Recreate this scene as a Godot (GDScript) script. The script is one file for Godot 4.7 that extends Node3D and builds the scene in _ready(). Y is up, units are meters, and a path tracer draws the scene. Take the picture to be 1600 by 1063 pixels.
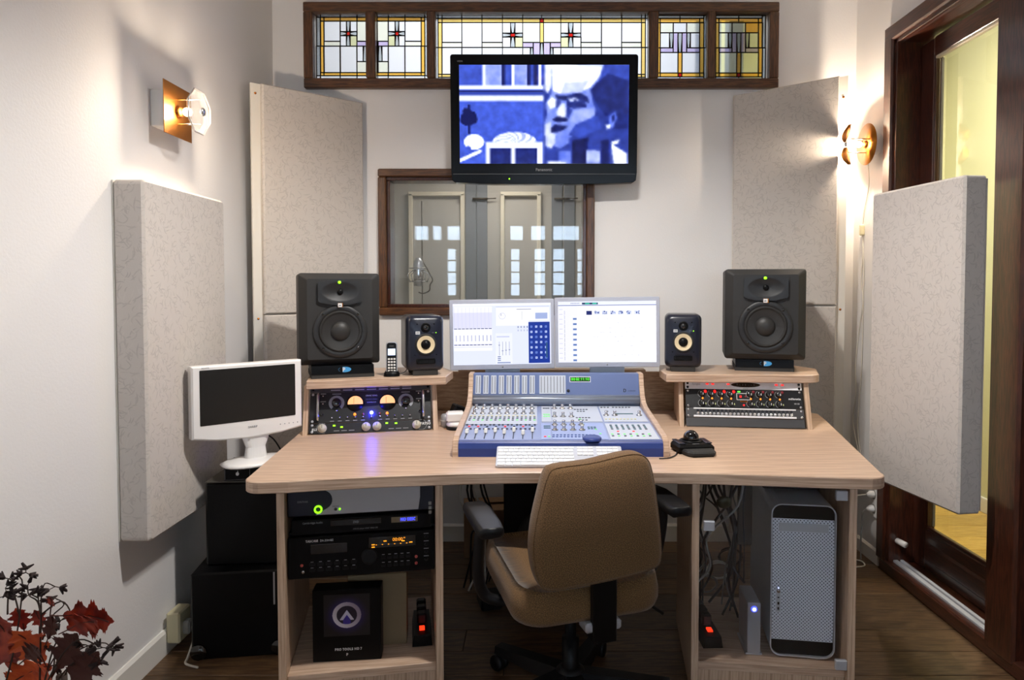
extends Node3D
# A small control room: desk with mixing console, racks and monitors, glass door on the right,
# booth behind a window, leaded lights under the ceiling. Metres, y up, camera near the origin.

const NEAR := 0.05
var M := {}
var names := {}
var rng := RandomNumberGenerator.new()
var cache := {}


func _ready() -> void:
	rng.seed = 7
	setup_camera()
	setup_environment()
	setup_lights()
	make_materials()
	build_room()
	build_rear_room()
	build_booth()
	build_side_hall()
	build_leaded_window()
	build_booth_window()
	build_glass_door()
	build_acoustic_panels()
	build_desk()
	build_console()
	build_speakers()
	build_displays()
	build_racks()
	build_left_cabinet_gear()
	build_right_cabinet_gear()
	build_black_boxes()
	build_desk_items()
	build_chair()
	build_sconces()
	build_under_desk()
	build_plant()


# ---------------------------------------------------------------- camera, sky, light
func setup_camera() -> void:
	var cam := Camera3D.new()
	cam.name = "camera"
	add_child(cam)
	cam.projection = Camera3D.PROJECTION_FRUSTUM
	cam.near = NEAR
	cam.far = 100.0
	cam.size = NEAR * 1063.0 / 1080.0
	cam.frustum_offset = Vector2(-38.0, -43.5) / 1080.0 * NEAR
	cam.position = Vector3(0, 1.35, 0)
	cam.rotation_degrees = Vector3(-2, 0, 0)
	cam.current = true


func setup_environment() -> void:
	var e := Environment.new()
	e.background_mode = Environment.BG_COLOR
	e.background_color = Color(0.82, 0.91, 1.0)
	e.background_energy_multiplier = 11.0
	e.tonemap_mode = Environment.TONE_MAPPER_LINEAR
	e.tonemap_exposure = 1.13
	e.sdfgi_enabled = true
	e.ssao_enabled = true
	e.ssil_enabled = true
	var w := WorldEnvironment.new()
	w.name = "world"
	w.environment = e
	add_child(w)


func omni(at: Vector3, energy: float, color: Color, size: float, parent: Node3D = self) -> void:
	var l := OmniLight3D.new()
	l.name = "lamp_light"
	l.light_energy = energy
	l.light_color = color
	l.light_size = size
	l.omni_range = 12.0
	l.omni_attenuation = 2.0
	l.shadow_enabled = true
	parent.add_child(l, true)
	l.position = at


func spot(at: Vector3, to: Vector3, energy: float, color: Color, size: float, angle: float) -> void:
	var l := SpotLight3D.new()
	l.name = "lamp_light"
	l.light_energy = energy
	l.light_color = color
	l.light_size = size
	l.spot_range = 12.0
	l.spot_attenuation = 2.0
	l.spot_angle = angle
	l.spot_angle_attenuation = 0.6
	l.shadow_enabled = true
	add_child(l, true)
	l.look_at_from_position(at, to, Vector3(0, 0, 1))


func area(at: Vector3, towards: Vector3, size: Vector2, energy: float, color: Color) -> void:
	var l := AreaLight3D.new()
	l.name = "panel_light"
	l.light_energy = energy
	l.light_color = color
	l.area_size = size
	l.area_range = 12.0
	l.shadow_enabled = true
	add_child(l, true)
	var up := Vector3.UP if absf(towards.normalized().y) < 0.9 else Vector3(0, 0, 1)
	l.look_at_from_position(at, at + towards, up)


const WARM := Color(1.0, 0.92, 0.82)
const LAMP_A := Vector3(0.03, 2.66, -2.0)
const LAMP_B := Vector3(0.16, 2.66, -2.0)

func setup_lights() -> void:
	# the twin ceiling spots over the desk (their housings are built in build_room)
	spot(LAMP_A, Vector3(0.03, 0.0, -2.2), 1.8, Color(1.0, 0.985, 0.965), 0.035, 74)
	spot(LAMP_B, Vector3(0.16, 0.0, -2.2), 1.8, Color(1.0, 0.985, 0.965), 0.035, 74)
	# lamp panels of the rooms beyond: vocal booth, side hall, added stand-in for daylight behind the leaded window
	area(Vector3(-0.25, 2.30, -4.5), Vector3.DOWN, Vector2(0.5, 0.3), 0.55, Color(1.0, 0.97, 0.93))
	area(Vector3(2.25, 2.93, -3.2), Vector3.DOWN, Vector2(0.4, 0.4), 4.1, Color(1.0, 0.98, 0.92))
	area(Vector3(-0.1, 4.24, -4.6), Vector3(0, -0.8, -0.6), Vector2(2.4, 0.5), 8.0, Color(0.90, 0.945, 1.0))


# ---------------------------------------------------------------- helpers: nodes
func numbered(called: String) -> String:
	if not names.has(called):
		names[called] = 0
		return called
	names[called] += 1
	return "%s_%03d" % [called, names[called]]


func thing(called: String, label: String, category: String, at := Vector3.ZERO, turn := 0.0, group := "") -> Node3D:
	var o := Node3D.new()
	o.name = numbered(called)
	add_child(o)
	o.position = at
	o.rotation.y = deg_to_rad(turn)
	tag(o, label, category, group)
	return o


func tag(o: Node, label: String, category: String, group := "") -> Node:
	if label != "":
		o.set_meta("label", label)
	if category != "":
		o.set_meta("category", category)
	if group != "":
		o.set_meta("group", group)
	return o


func structure(called: String, label := "") -> Node3D:
	var o := Node3D.new()
	o.name = called
	add_child(o)
	o.set_meta("kind", "structure")
	if label != "":
		o.set_meta("label", label)
	return o


func inst(called: String, mesh: Mesh, material: Material, parent: Node3D = self, at := Vector3.ZERO, basis := Basis()) -> MeshInstance3D:
	var o := MeshInstance3D.new()
	o.name = called
	o.mesh = mesh
	o.material_override = material
	o.cast_shadow = GeometryInstance3D.SHADOW_CASTING_SETTING_ON
	parent.add_child(o, true)
	o.transform = Transform3D(basis, at)
	return o


func obj(called: String, b: MB, material: Material, parent: Node3D = self, at := Vector3.ZERO, basis := Basis()) -> MeshInstance3D:
	return inst(called, b.mesh(), material, parent, at, basis)


func one(called: String, b: MB, material: Material, label: String, category: String, at := Vector3.ZERO, turn := 0.0, group := "") -> MeshInstance3D:
	var o := obj(numbered(called), b, material, self, at, Basis(Vector3.UP, deg_to_rad(turn)))
	tag(o, label, category, group)
	return o


func stuff(o: Node) -> Node:
	o.set_meta("kind", "stuff")
	return o


func bx(size: Vector3, at := Vector3.ZERO, bev := 0.0) -> MB:
	var b := MB.new()
	b.box(at, size, bev)
	return b


func words(text: String, high: float, material: Material, parent: Node3D, at: Vector3, basis := Basis(), bold := false, called := "lettering") -> MeshInstance3D:
	var t := TextMesh.new()
	t.text = text
	var f := SystemFont.new()
	f.font_names = PackedStringArray(["Droid Sans"])
	if bold:
		f.font_weight = 700
	t.font = f
	t.font_size = 32
	t.pixel_size = high / 24.0
	t.depth = 0.0006
	t.curve_step = 4.0
	return inst(called, t, material, parent, at, basis)


# ---------------------------------------------------------------- helpers: mesh builder
class MB:
	extends RefCounted
	var st := SurfaceTool.new()
	var count := 0

	func _init() -> void:
		st.begin(Mesh.PRIMITIVE_TRIANGLES)
		st.set_uv(Vector2.ZERO)
		st.set_smooth_group(-1)

	func mesh() -> ArrayMesh:
		st.generate_normals()
		return st.commit()

	func smooth(on := true) -> MB:
		st.set_smooth_group(0 if on else -1)
		return self

	func tri(a: Vector3, b: Vector3, c: Vector3, out: Vector3) -> void:
		if (b - a).cross(c - a).dot(out) > 0.0:
			var t := b
			b = c
			c = t
		st.set_uv(Vector2.ZERO)
		st.add_vertex(a)
		st.add_vertex(b)
		st.add_vertex(c)

	func quad(a: Vector3, b: Vector3, c: Vector3, d: Vector3, out: Vector3) -> void:
		tri(a, b, c, out)
		tri(a, c, d, out)

	# a picture quad: a top left, b top right, c bottom right, d bottom left
	func picture(a: Vector3, b: Vector3, c: Vector3, d: Vector3) -> MB:
		var p := [a, b, c, a, c, d]
		var u := [Vector2(0, 0), Vector2(1, 0), Vector2(1, 1), Vector2(0, 0), Vector2(1, 1), Vector2(0, 1)]
		for i in 6:
			st.set_uv(u[i])
			st.add_vertex(p[i])
		return self

	func box(at: Vector3, s: Vector3, bev := 0.0, basis := Basis()) -> MB:
		var h := s / 2.0
		var k := minf(bev, minf(h.x, minf(h.y, h.z)) * 0.98)
		var ax := [Vector3.RIGHT, Vector3.UP, Vector3.BACK]
		var hh := [h.x, h.y, h.z]
		for i in 3:
			var j := (i + 1) % 3
			var l := (i + 2) % 3
			for sg in [-1.0, 1.0]:
				var n: Vector3 = ax[i] * sg
				var c: Vector3 = n * hh[i]
				var u: Vector3 = ax[j] * (hh[j] - k)
				var v: Vector3 = ax[l] * (hh[l] - k)
				quad(at + basis * (c - u - v), at + basis * (c + u - v), at + basis * (c + u + v), at + basis * (c - u + v), basis * n)
		if k > 0.0:
			for i in 3:
				var j := (i + 1) % 3
				var l := (i + 2) % 3
				for sj in [-1.0, 1.0]:
					for sl in [-1.0, 1.0]:
						var e: Vector3 = ax[i] * (hh[i] - k)
						var p: Vector3 = ax[j] * sj * hh[j] + ax[l] * sl * (hh[l] - k)
						var q: Vector3 = ax[j] * sj * (hh[j] - k) + ax[l] * sl * hh[l]
						quad(at + basis * (p - e), at + basis * (p + e), at + basis * (q + e), at + basis * (q - e), basis * (ax[j] * sj + ax[l] * sl))
			for sx in [-1.0, 1.0]:
				for sy in [-1.0, 1.0]:
					for sz in [-1.0, 1.0]:
						var d := Vector3(sx, sy, sz)
						tri(at + basis * (d * (h - Vector3(0, k, k))), at + basis * (d * (h - Vector3(k, 0, k))), at + basis * (d * (h - Vector3(k, k, 0))), basis * d)
		return self

	# skin over rings of equal size; ends closed where asked
	func loft(rings: Array, cap0 := true, cap1 := true, closed := true) -> MB:
		var mid := Vector3.ZERO
		var total := 0
		for r in rings:
			for p in r:
				mid += p
				total += 1
		mid /= total
		for i in rings.size() - 1:
			var a: PackedVector3Array = rings[i]
			var b: PackedVector3Array = rings[i + 1]
			var ca := center(a)
			var cb := center(b)
			var n := a.size()
			for j in (n if closed else n - 1):
				var k := (j + 1) % n
				var m := (a[j] + a[k] + b[j] + b[k]) / 4.0
				var out := m - (ca + cb) / 2.0
				quad(a[j], a[k], b[k], b[j], out if out.length() > 1e-7 else m - mid)
		if cap0:
			cap(rings[0], center(rings[0]) - center(rings[1]))
		if cap1:
			cap(rings[-1], center(rings[-1]) - center(rings[-2]))
		return self

	func center(r: PackedVector3Array) -> Vector3:
		var c := Vector3.ZERO
		for p in r:
			c += p
		return c / r.size()

	func cap(r: PackedVector3Array, out: Vector3) -> void:
		var c := center(r)
		for j in r.size():
			tri(c, r[j], r[(j + 1) % r.size()], out)

	# polygon in the plane of x and y axes given, drawn out along z axis from w0 to w1, edges eased by bev
	func prism(poly: PackedVector2Array, w0: float, w1: float, bev := 0.0, at := Vector3.ZERO, basis := Basis()) -> MB:
		var inner := poly
		if bev > 0.0:
			inner = MB.inset(poly, bev)
		var idx := Geometry2D.triangulate_polygon(inner)
		for side in 2:
			var w := w0 if side == 0 else w1
			var n: Vector3 = basis.z * (signf(w0 - w1) if side == 0 else signf(w1 - w0))
			for t in range(0, idx.size(), 3):
				tri(put(inner[idx[t]], w, at, basis), put(inner[idx[t + 1]], w, at, basis), put(inner[idx[t + 2]], w, at, basis), n)
		var s := signf(w1 - w0) * bev
		var ccw := not Geometry2D.is_polygon_clockwise(poly)
		for i in poly.size():
			var k := (i + 1) % poly.size()
			var d := poly[k] - poly[i]
			var o2 := Vector2(d.y, -d.x) * (1.0 if ccw else -1.0)
			var o := basis.x * o2.x + basis.y * o2.y
			quad(put(poly[i], w0 + s, at, basis), put(poly[k], w0 + s, at, basis), put(poly[k], w1 - s, at, basis), put(poly[i], w1 - s, at, basis), o)
			if bev > 0.0:
				quad(put(inner[i], w0, at, basis), put(inner[k], w0, at, basis), put(poly[k], w0 + s, at, basis), put(poly[i], w0 + s, at, basis), o.normalized() - basis.z * signf(w1 - w0))
				quad(put(inner[i], w1, at, basis), put(inner[k], w1, at, basis), put(poly[k], w1 - s, at, basis), put(poly[i], w1 - s, at, basis), o.normalized() + basis.z * signf(w1 - w0))
		return self

	func put(p: Vector2, w: float, at: Vector3, basis: Basis) -> Vector3:
		return at + basis * Vector3(p.x, p.y, w)

	static func inset(poly: PackedVector2Array, d: float) -> PackedVector2Array:
		var out := PackedVector2Array()
		var n := poly.size()
		var sg := 1.0 if not Geometry2D.is_polygon_clockwise(poly) else -1.0
		for i in n:
			var a := (poly[i] - poly[(i + n - 1) % n]).normalized()
			var b := (poly[(i + 1) % n] - poly[i]).normalized()
			var na := Vector2(-a.y, a.x) * sg
			var nb := Vector2(-b.y, b.x) * sg
			var m := (na + nb)
			m = m / maxf(0.5, m.dot(na) if m.length() > 0.01 else 1.0)
			out.append(poly[i] + m * d)
		return out

	# profile of (radius, height) points turned round the y axis of basis
	func lathe(profile: Array, n := 20, at := Vector3.ZERO, basis := Basis()) -> MB:
		smooth(true)
		for i in profile.size() - 1:
			var p: Vector2 = profile[i]
			var q: Vector2 = profile[i + 1]
			var slope := Vector2(q.y - p.y, -(q.x - p.x))
			for j in n:
				var a := TAU * j / n
				var b := TAU * (j + 1) / n
				var da := Vector3(cos(a), 0, sin(a))
				var db := Vector3(cos(b), 0, sin(b))
				var dm := (da + db).normalized()
				var out := basis * (dm * slope.x + Vector3.UP * slope.y)
				var p0 := at + basis * (da * p.x + Vector3.UP * p.y)
				var p1 := at + basis * (db * p.x + Vector3.UP * p.y)
				var q0 := at + basis * (da * q.x + Vector3.UP * q.y)
				var q1 := at + basis * (db * q.x + Vector3.UP * q.y)
				if p.x > 1e-6:
					tri(p0, p1, q1 if q.x > 1e-6 else q0, out)
				if q.x > 1e-6:
					tri(p0, q1, q0, out)
		smooth(false)
		return self

	func tube(path: PackedVector3Array, r: float, n := 6, r2 := -1.0) -> MB:
		var rings := []
		var side := Vector3.ZERO
		for i in path.size():
			var d := (path[mini(i + 1, path.size() - 1)] - path[maxi(i - 1, 0)]).normalized()
			if side == Vector3.ZERO:
				side = d.cross(Vector3.UP if absf(d.y) < 0.9 else Vector3.RIGHT).normalized()
			side = (side - d * side.dot(d)).normalized()
			var up := side.cross(d)
			var rr := r if r2 < 0.0 else lerpf(r, r2, float(i) / (path.size() - 1))
			var ring := PackedVector3Array()
			for j in n:
				var a := TAU * j / n
				ring.append(path[i] + (side * cos(a) + up * sin(a)) * rr)
			rings.append(ring)
		smooth(true)
		loft(rings)
		smooth(false)
		return self

	func ball(at: Vector3, r: Vector3, n := 14) -> MB:
		smooth(true)
		var h := n / 2
		for i in h:
			for j in n:
				var p := []
				for k in [[0, 0], [1, 0], [1, 1], [0, 1]]:
					var t: float = PI * (i + k[0]) / h
					var f: float = TAU * (j + k[1]) / n
					p.append(at + Vector3(sin(t) * cos(f), cos(t), sin(t) * sin(f)) * r)
				var m: Vector3 = (p[0] + p[1] + p[2] + p[3]) / 4.0 - at
				if i > 0:
					tri(p[0], p[2], p[3], m)
				if i < h - 1:
					tri(p[0], p[1], p[2], m)
		smooth(false)
		return self


static func rrect(w: float, h: float, r: float, n := 4, at := Vector2.ZERO) -> PackedVector2Array:
	var out := PackedVector2Array()
	var c := [Vector2(w / 2 - r, h / 2 - r), Vector2(-w / 2 + r, h / 2 - r), Vector2(-w / 2 + r, -h / 2 + r), Vector2(w / 2 - r, -h / 2 + r)]
	for q in 4:
		for i in n + 1:
			var a := PI / 2 * q + PI / 2 * i / n
			out.append(at + c[q] + Vector2(cos(a), sin(a)) * r)
	return out


static func ring3(poly: PackedVector2Array, z: float) -> PackedVector3Array:
	var out := PackedVector3Array()
	for p in poly:
		out.append(Vector3(p.x, p.y, z))
	return out


static func curve(pts: Array, steps := 6) -> PackedVector3Array:
	var out := PackedVector3Array()
	for i in pts.size() - 1:
		var a: Vector3 = pts[maxi(i - 1, 0)]
		var b: Vector3 = pts[i]
		var c: Vector3 = pts[i + 1]
		var d: Vector3 = pts[mini(i + 2, pts.size() - 1)]
		for s in steps:
			out.append(b.cubic_interpolate(c, a, d, float(s) / steps))
	out.append(pts[-1])
	return out


const FACE := Basis(Vector3(1, 0, 0), Vector3(0, 0, 1), Vector3(0, -1, 0))  # turns a lathe's y axis to +z


# ---------------------------------------------------------------- materials
func c8(r: int, g: int, b: int) -> Color:
	return Color8(r, g, b)


func mat(key: String, color: Color, rough := 0.6, metal := 0.0) -> StandardMaterial3D:
	var m := StandardMaterial3D.new()
	m.resource_name = key
	m.albedo_color = color
	m.roughness = rough
	m.metallic = metal
	M[key] = m
	return m


func glow(key: String, color: Color, energy: float) -> StandardMaterial3D:
	var m := mat(key, color, 0.4)
	m.emission_enabled = true
	m.emission = color
	m.emission_energy_multiplier = energy
	return m


func noise_tex(seed_: int, freq: float, stops: Array, octaves := 4, size := 512, warp := 0.0, kind := FastNoiseLite.TYPE_SIMPLEX_SMOOTH) -> NoiseTexture2D:
	var n := FastNoiseLite.new()
	n.seed = seed_
	n.noise_type = kind
	n.frequency = freq
	n.fractal_octaves = octaves
	if warp > 0.0:
		n.domain_warp_enabled = true
		n.domain_warp_amplitude = warp
		n.domain_warp_frequency = freq
	var t := NoiseTexture2D.new()
	t.width = size
	t.height = size
	t.seamless = true
	t.noise = n
	if stops.size():
		var g := Gradient.new()
		var offs := PackedFloat32Array()
		var cols := PackedColorArray()
		for s in stops:
			offs.append(s[0])
			cols.append(s[1])
		g.offsets = offs
		g.colors = cols
		t.color_ramp = g
	return t


func tri_map(m: StandardMaterial3D, scale: Vector3, world := false) -> void:
	m.uv1_triplanar = true
	m.uv1_world_triplanar = world
	m.uv1_scale = scale
	m.uv1_triplanar_sharpness = 6.0


func wood(key: String, seed_: int, dark: Color, mid: Color, light: Color, rough: float, scale: Vector3, coat := 0.0) -> StandardMaterial3D:
	var m := mat(key, Color.WHITE, rough)
	m.albedo_texture = noise_tex(seed_, 0.012, [[0.0, dark], [0.32, dark.lerp(mid, 0.6)], [0.5, mid], [0.68, light], [0.8, mid], [1.0, light]], 5, 512, 12.0)
	tri_map(m, scale)
	if coat > 0.0:
		m.clearcoat_enabled = true
		m.clearcoat = coat
		m.clearcoat_roughness = 0.15
	return m


func fabric_image() -> ImageTexture:
	# pale cloth printed with short crossing crescents
	var n := 768
	var im := Image.create(n, n, false, Image.FORMAT_RGB8)
	var r := RandomNumberGenerator.new()
	r.seed = 21
	im.fill(c8(203, 195, 184))
	var grain := FastNoiseLite.new()
	grain.frequency = 0.35
	for y in n:
		for x in n:
			var g := grain.get_noise_2d(x, y) * 0.03
			im.set_pixel(x, y, Color(0.782 + g, 0.750 + g, 0.720 + g))
	for k in 900:
		var p := Vector2(r.randf() * n, r.randf() * n)
		var a := r.randf() * TAU
		var bend := r.randf_range(-0.07, 0.07)
		var steps := r.randi_range(20, 40)
		var shade := r.randf_range(0.925, 0.97) if k % 3 else r.randf_range(1.015, 1.035)
		for s in steps:
			var wide := 3.0 * sin(PI * s / steps) + 0.4
			for oy in range(-3, 4):
				for ox in range(-3, 4):
					if Vector2(ox, oy).length() <= wide:
						var x := posmod(int(p.x) + ox, n)
						var y := posmod(int(p.y) + oy, n)
						im.set_pixel(x, y, Color(0.770 * shade, 0.738 * shade, 0.708 * shade))
			a += bend
			p += Vector2(cos(a), sin(a)) * 1.6
	return ImageTexture.create_from_image(im)


func make_materials() -> void:
	var m: StandardMaterial3D
	m = mat("plaster", c8(226, 223, 221), 0.75)
	m.heightmap_enabled = true
	m.heightmap_texture = noise_tex(3, 0.06, [], 4, 512)
	m.heightmap_scale = 0.025
	tri_map(m, Vector3(2.5, 2.5, 2.5), true)
	m = mat("ceiling", c8(236, 232, 226), 0.85)
	m = mat("skirting", c8(226, 222, 214), 0.35)
	m = mat("yellow_wall", c8(220, 217, 174), 0.8)
	m = mat("booth_wall", c8(188, 186, 180), 0.7)
	m = mat("booth_dark", c8(128, 134, 142), 0.7)
	m = mat("white_trim", c8(232, 226, 208), 0.4)
	m = mat("fabric", Color.WHITE, 0.95)
	m.albedo_texture = fabric_image()
	tri_map(m, Vector3(2.1, 2.1, 2.1))
	m = mat("board_white", c8(222, 217, 208), 0.5)
	wood("oak", 5, c8(164, 134, 110), c8(194, 164, 140), c8(210, 182, 158), 0.38, Vector3(0.5, 15, 15))
	wood("oak_up", 6, c8(164, 134, 108), c8(192, 162, 136), c8(208, 180, 154), 0.42, Vector3(15, 0.5, 15))
	wood("oak_end", 8, c8(150, 116, 84), c8(178, 144, 108), c8(194, 162, 126), 0.5, Vector3(1.5, 12, 12))
	wood("brown_frame", 9, c8(50, 28, 13), c8(80, 48, 24), c8(102, 64, 34), 0.4, Vector3(1.2, 14, 14), 0.2)
	wood("brown_frame_up", 10, c8(50, 28, 13), c8(80, 48, 24), c8(102, 64, 34), 0.4, Vector3(14, 1.2, 14), 0.2)
	wood("mahogany", 11, c8(38, 17, 10), c8(62, 29, 18), c8(80, 40, 25), 0.3, Vector3(14, 1.3, 14), 0.5)
	wood("mahogany_flat", 12, c8(38, 17, 10), c8(62, 29, 18), c8(80, 40, 25), 0.3, Vector3(14, 14, 1.3), 0.5)
	for i in 4:
		var k := 0.86 + 0.09 * i
		wood("plank_%d" % i, 20 + i, Color(0.25 * k, 0.185 * k, 0.125 * k), Color(0.35 * k, 0.262 * k, 0.178 * k), Color(0.42 * k, 0.325 * k, 0.225 * k), 0.42, Vector3(1.0, 10, 10))
	for i in 3:
		var k := 0.95 + 0.05 * i
		wood("hall_plank_%d" % i, 30 + i, Color(0.66 * k, 0.52 * k, 0.25 * k), Color(0.75 * k, 0.61 * k, 0.31 * k), Color(0.81 * k, 0.68 * k, 0.37 * k), 0.4, Vector3(1.0, 10, 10))
	m = mat("chair_cloth", Color.WHITE, 0.95)
	m.albedo_texture = noise_tex(40, 0.25, [[0.0, c8(52, 35, 16)], [0.45, c8(98, 71, 40)], [0.6, c8(112, 82, 48)], [1.0, c8(160, 124, 80)]], 2, 512)
	m.rim_enabled = true
	m.rim = 0.25
	m.rim_tint = 0.6
	tri_map(m, Vector3(2.2, 2.2, 2.2))
	m = mat("black_plastic", c8(20, 20, 22), 0.42)
	m.metallic_specular = 0.35
	m = mat("black_soft", c8(30, 29, 28), 0.7)
	m = mat("black_gloss", c8(10, 11, 14), 0.08)
	m.clearcoat_enabled = true
	m.clearcoat = 0.6
	m.clearcoat_roughness = 0.05
	m = mat("tv_black", c8(7, 7, 9), 0.22)
	m.metallic_specular = 0.3
	m = mat("black_satin", c8(10, 10, 11), 0.38)
	m.metallic_specular = 0.28
	m = mat("speaker_black", c8(38, 37, 36), 0.6)
	m.heightmap_enabled = true
	m.heightmap_texture = noise_tex(50, 0.3, [], 2, 256)
	m.heightmap_scale = 0.03
	tri_map(m, Vector3(6, 6, 6))
	m = mat("cone_black", c8(40, 39, 38), 0.5)
	m = mat("horn_black", c8(34, 34, 35), 0.45)
	m = mat("krk_body", c8(26, 30, 44), 0.28)
	m = mat("kevlar", c8(228, 208, 168), 0.6)
	m = mat("foam", c8(52, 50, 48), 0.95)
	m = mat("chrome", c8(205, 205, 208), 0.2, 1.0)
	m = mat("steel", c8(184, 187, 194), 0.35, 0.5)
	m = mat("aluminium", c8(204, 207, 214), 0.4, 0.35)
	m = mat("brass", c8(158, 100, 38), 0.28, 1.0)
	m = mat("copper", c8(170, 104, 48), 0.25, 1.0)
	m = mat("silver_plastic", c8(176, 176, 180), 0.35, 0.3)
	m = mat("display_frame", c8(178, 180, 192), 0.4, 0.2)
	m = mat("white_plastic", c8(236, 233, 230), 0.25)
	m = mat("white_matt", c8(226, 224, 220), 0.5)
	m = mat("beige_plastic", c8(206, 196, 160), 0.45)
	m = mat("key_white", c8(240, 240, 242), 0.4)
	m = mat("print_white", c8(225, 225, 225), 0.6)
	m = mat("print_grey", c8(140, 140, 142), 0.6)
	m = mat("print_dark", c8(30, 34, 44), 0.6)
	m = mat("screen_off", c8(12, 12, 10), 0.45)
	m = mat("console_top", c8(144, 155, 188), 0.4, 0.2)
	m = mat("console_bridge", c8(104, 120, 164), 0.35, 0.2)
	m = mat("console_roll", c8(126, 134, 150), 0.28, 0.3)
	m = mat("console_lip", c8(38, 58, 128), 0.4)
	m = mat("console_panel", c8(186, 192, 204), 0.5)
	m = mat("console_panel_blue", c8(150, 164, 206), 0.5)
	m = mat("meter_strip", c8(190, 196, 208), 0.5)
	m = mat("button_dark", c8(60, 66, 78), 0.5)
	m = mat("button_blue", c8(70, 92, 150), 0.5)
	m = mat("button_teal", c8(60, 100, 108), 0.5)
	m = mat("button_cream", c8(212, 206, 160), 0.5)
	glow("led_green", Color(0.35, 0.95, 0.25), 1.1)
	glow("button_green_light", Color(0.45, 0.8, 0.45), 0.5)
	glow("button_red_light", Color(0.9, 0.25, 0.25), 0.6)
	glow("led_red", Color(1.0, 0.12, 0.12), 1.5)
	glow("led_blue", Color(0.2, 0.25, 1.0), 4.0)
	glow("led_blue_core", Color(0.75, 0.8, 1.0), 3.0)
	glow("led_lime", Color(0.55, 1.0, 0.1), 1.6)
	glow("led_orange", Color(1.0, 0.55, 0.15), 1.2)
	glow("led_amber", Color(1.0, 0.62, 0.12), 1.3)
	glow("meter_light", Color(1.0, 0.74, 0.48), 0.9)
	glow("switch_red_light", Color(1.0, 0.2, 0.08), 1.6)
	glow("bulb_light", Color(1.0, 0.86, 0.62), 16.0)
	glow("spot_bulb_light", Color(1.0, 0.86, 0.68), 20.0)
	glow("lamp_panel_light", Color(1.0, 0.95, 0.86), 2.0)
	m = mat("rack_black", c8(20, 20, 22), 0.4)
	m = mat("rack_grey", c8(70, 70, 72), 0.5, 0.3)
	m = mat("rack_silver", c8(228, 228, 230), 0.45, 0.0)
	m = mat("knob_cream", c8(196, 190, 172), 0.5)
	m = mat("dial_grey", c8(150, 152, 158), 0.5)
	m = mat("amp_silver", c8(176, 172, 172), 0.4, 0.5)
	m = mat("navy", c8(18, 22, 38), 0.4)
	m = mat("cable", c8(16, 16, 18), 0.5)
	m = mat("cable_grey", c8(140, 138, 132), 0.5)
	m = mat("cable_white", c8(214, 208, 196), 0.5)
	m = mat("cardboard", c8(150, 118, 86), 0.85)
	m = mat("olive", c8(60, 64, 40), 0.8)
	m = mat("leaf_red", Color.WHITE, 0.6)
	m.albedo_texture = noise_tex(60, 0.02, [[0.0, c8(92, 22, 12)], [0.5, c8(140, 40, 20)], [1.0, c8(176, 66, 28)]], 4, 256)
	tri_map(m, Vector3(5, 5, 5))
	m.backlight_enabled = true
	m.backlight = Color(0.35, 0.12, 0.06)
	m = mat("leaf_orange", Color.WHITE, 0.6)
	m.albedo_texture = noise_tex(61, 0.02, [[0.0, c8(150, 50, 18)], [0.5, c8(198, 82, 34)], [1.0, c8(214, 112, 52)]], 4, 256)
	tri_map(m, Vector3(5, 5, 5))
	m.backlight_enabled = true
	m.backlight = Color(0.4, 0.16, 0.06)
	m = mat("leaf_brown", c8(74, 30, 18), 0.7)
	m = mat("twig", c8(52, 36, 26), 0.8)
	m = mat("seed_head", c8(34, 18, 16), 0.85)
	m = mat("ceramic", c8(120, 108, 96), 0.4)
	m = mat("lead", c8(46, 34, 24), 0.6, 0.2)
	m = mat("cream_paint", c8(206, 196, 172), 0.5)
	m = mat("hook_steel", c8(90, 84, 76), 0.4, 0.6)
	# clear panes, tinted leaded glass, smoked cupboard door
	m = mat("pane_clear", Color(0.9, 0.95, 0.93, 0.03), 0.0)
	m.transparency = BaseMaterial3D.TRANSPARENCY_ALPHA
	m = mat("pane_smoked", Color(0.03, 0.035, 0.04, 0.14), 0.02)
	m.transparency = BaseMaterial3D.TRANSPARENCY_ALPHA
	m = mat("crystal", Color(1.0, 0.98, 0.95, 0.10), 0.02)
	m.transparency = BaseMaterial3D.TRANSPARENCY_ALPHA
	for g in [["glass_white", Color(0.93, 0.95, 1.0)], ["glass_cream", Color(0.93, 0.95, 0.92)], ["glass_gold", Color(0.95, 0.75, 0.34)], ["glass_pale_gold", Color(0.95, 0.83, 0.50)], ["glass_violet", Color(0.78, 0.74, 0.92)], ["glass_red", Color(0.75, 0.10, 0.08)], ["glass_grey", Color(0.72, 0.76, 0.80)], ["glass_amber", Color(0.93, 0.70, 0.22)], ["glass_smoke", Color(0.22, 0.17, 0.15)], ["glass_sage", Color(0.85, 0.87, 0.72)]]:
		m = mat(g[0], Color(g[1].r, g[1].g, g[1].b, 0.0), 0.06)
		m.transparency = BaseMaterial3D.TRANSPARENCY_ALPHA
		m.refraction_enabled = true
		m.refraction_scale = 0.05
	m = mat("glass_solid", Color(1, 1, 1, 0.0), 0.0)


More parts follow.
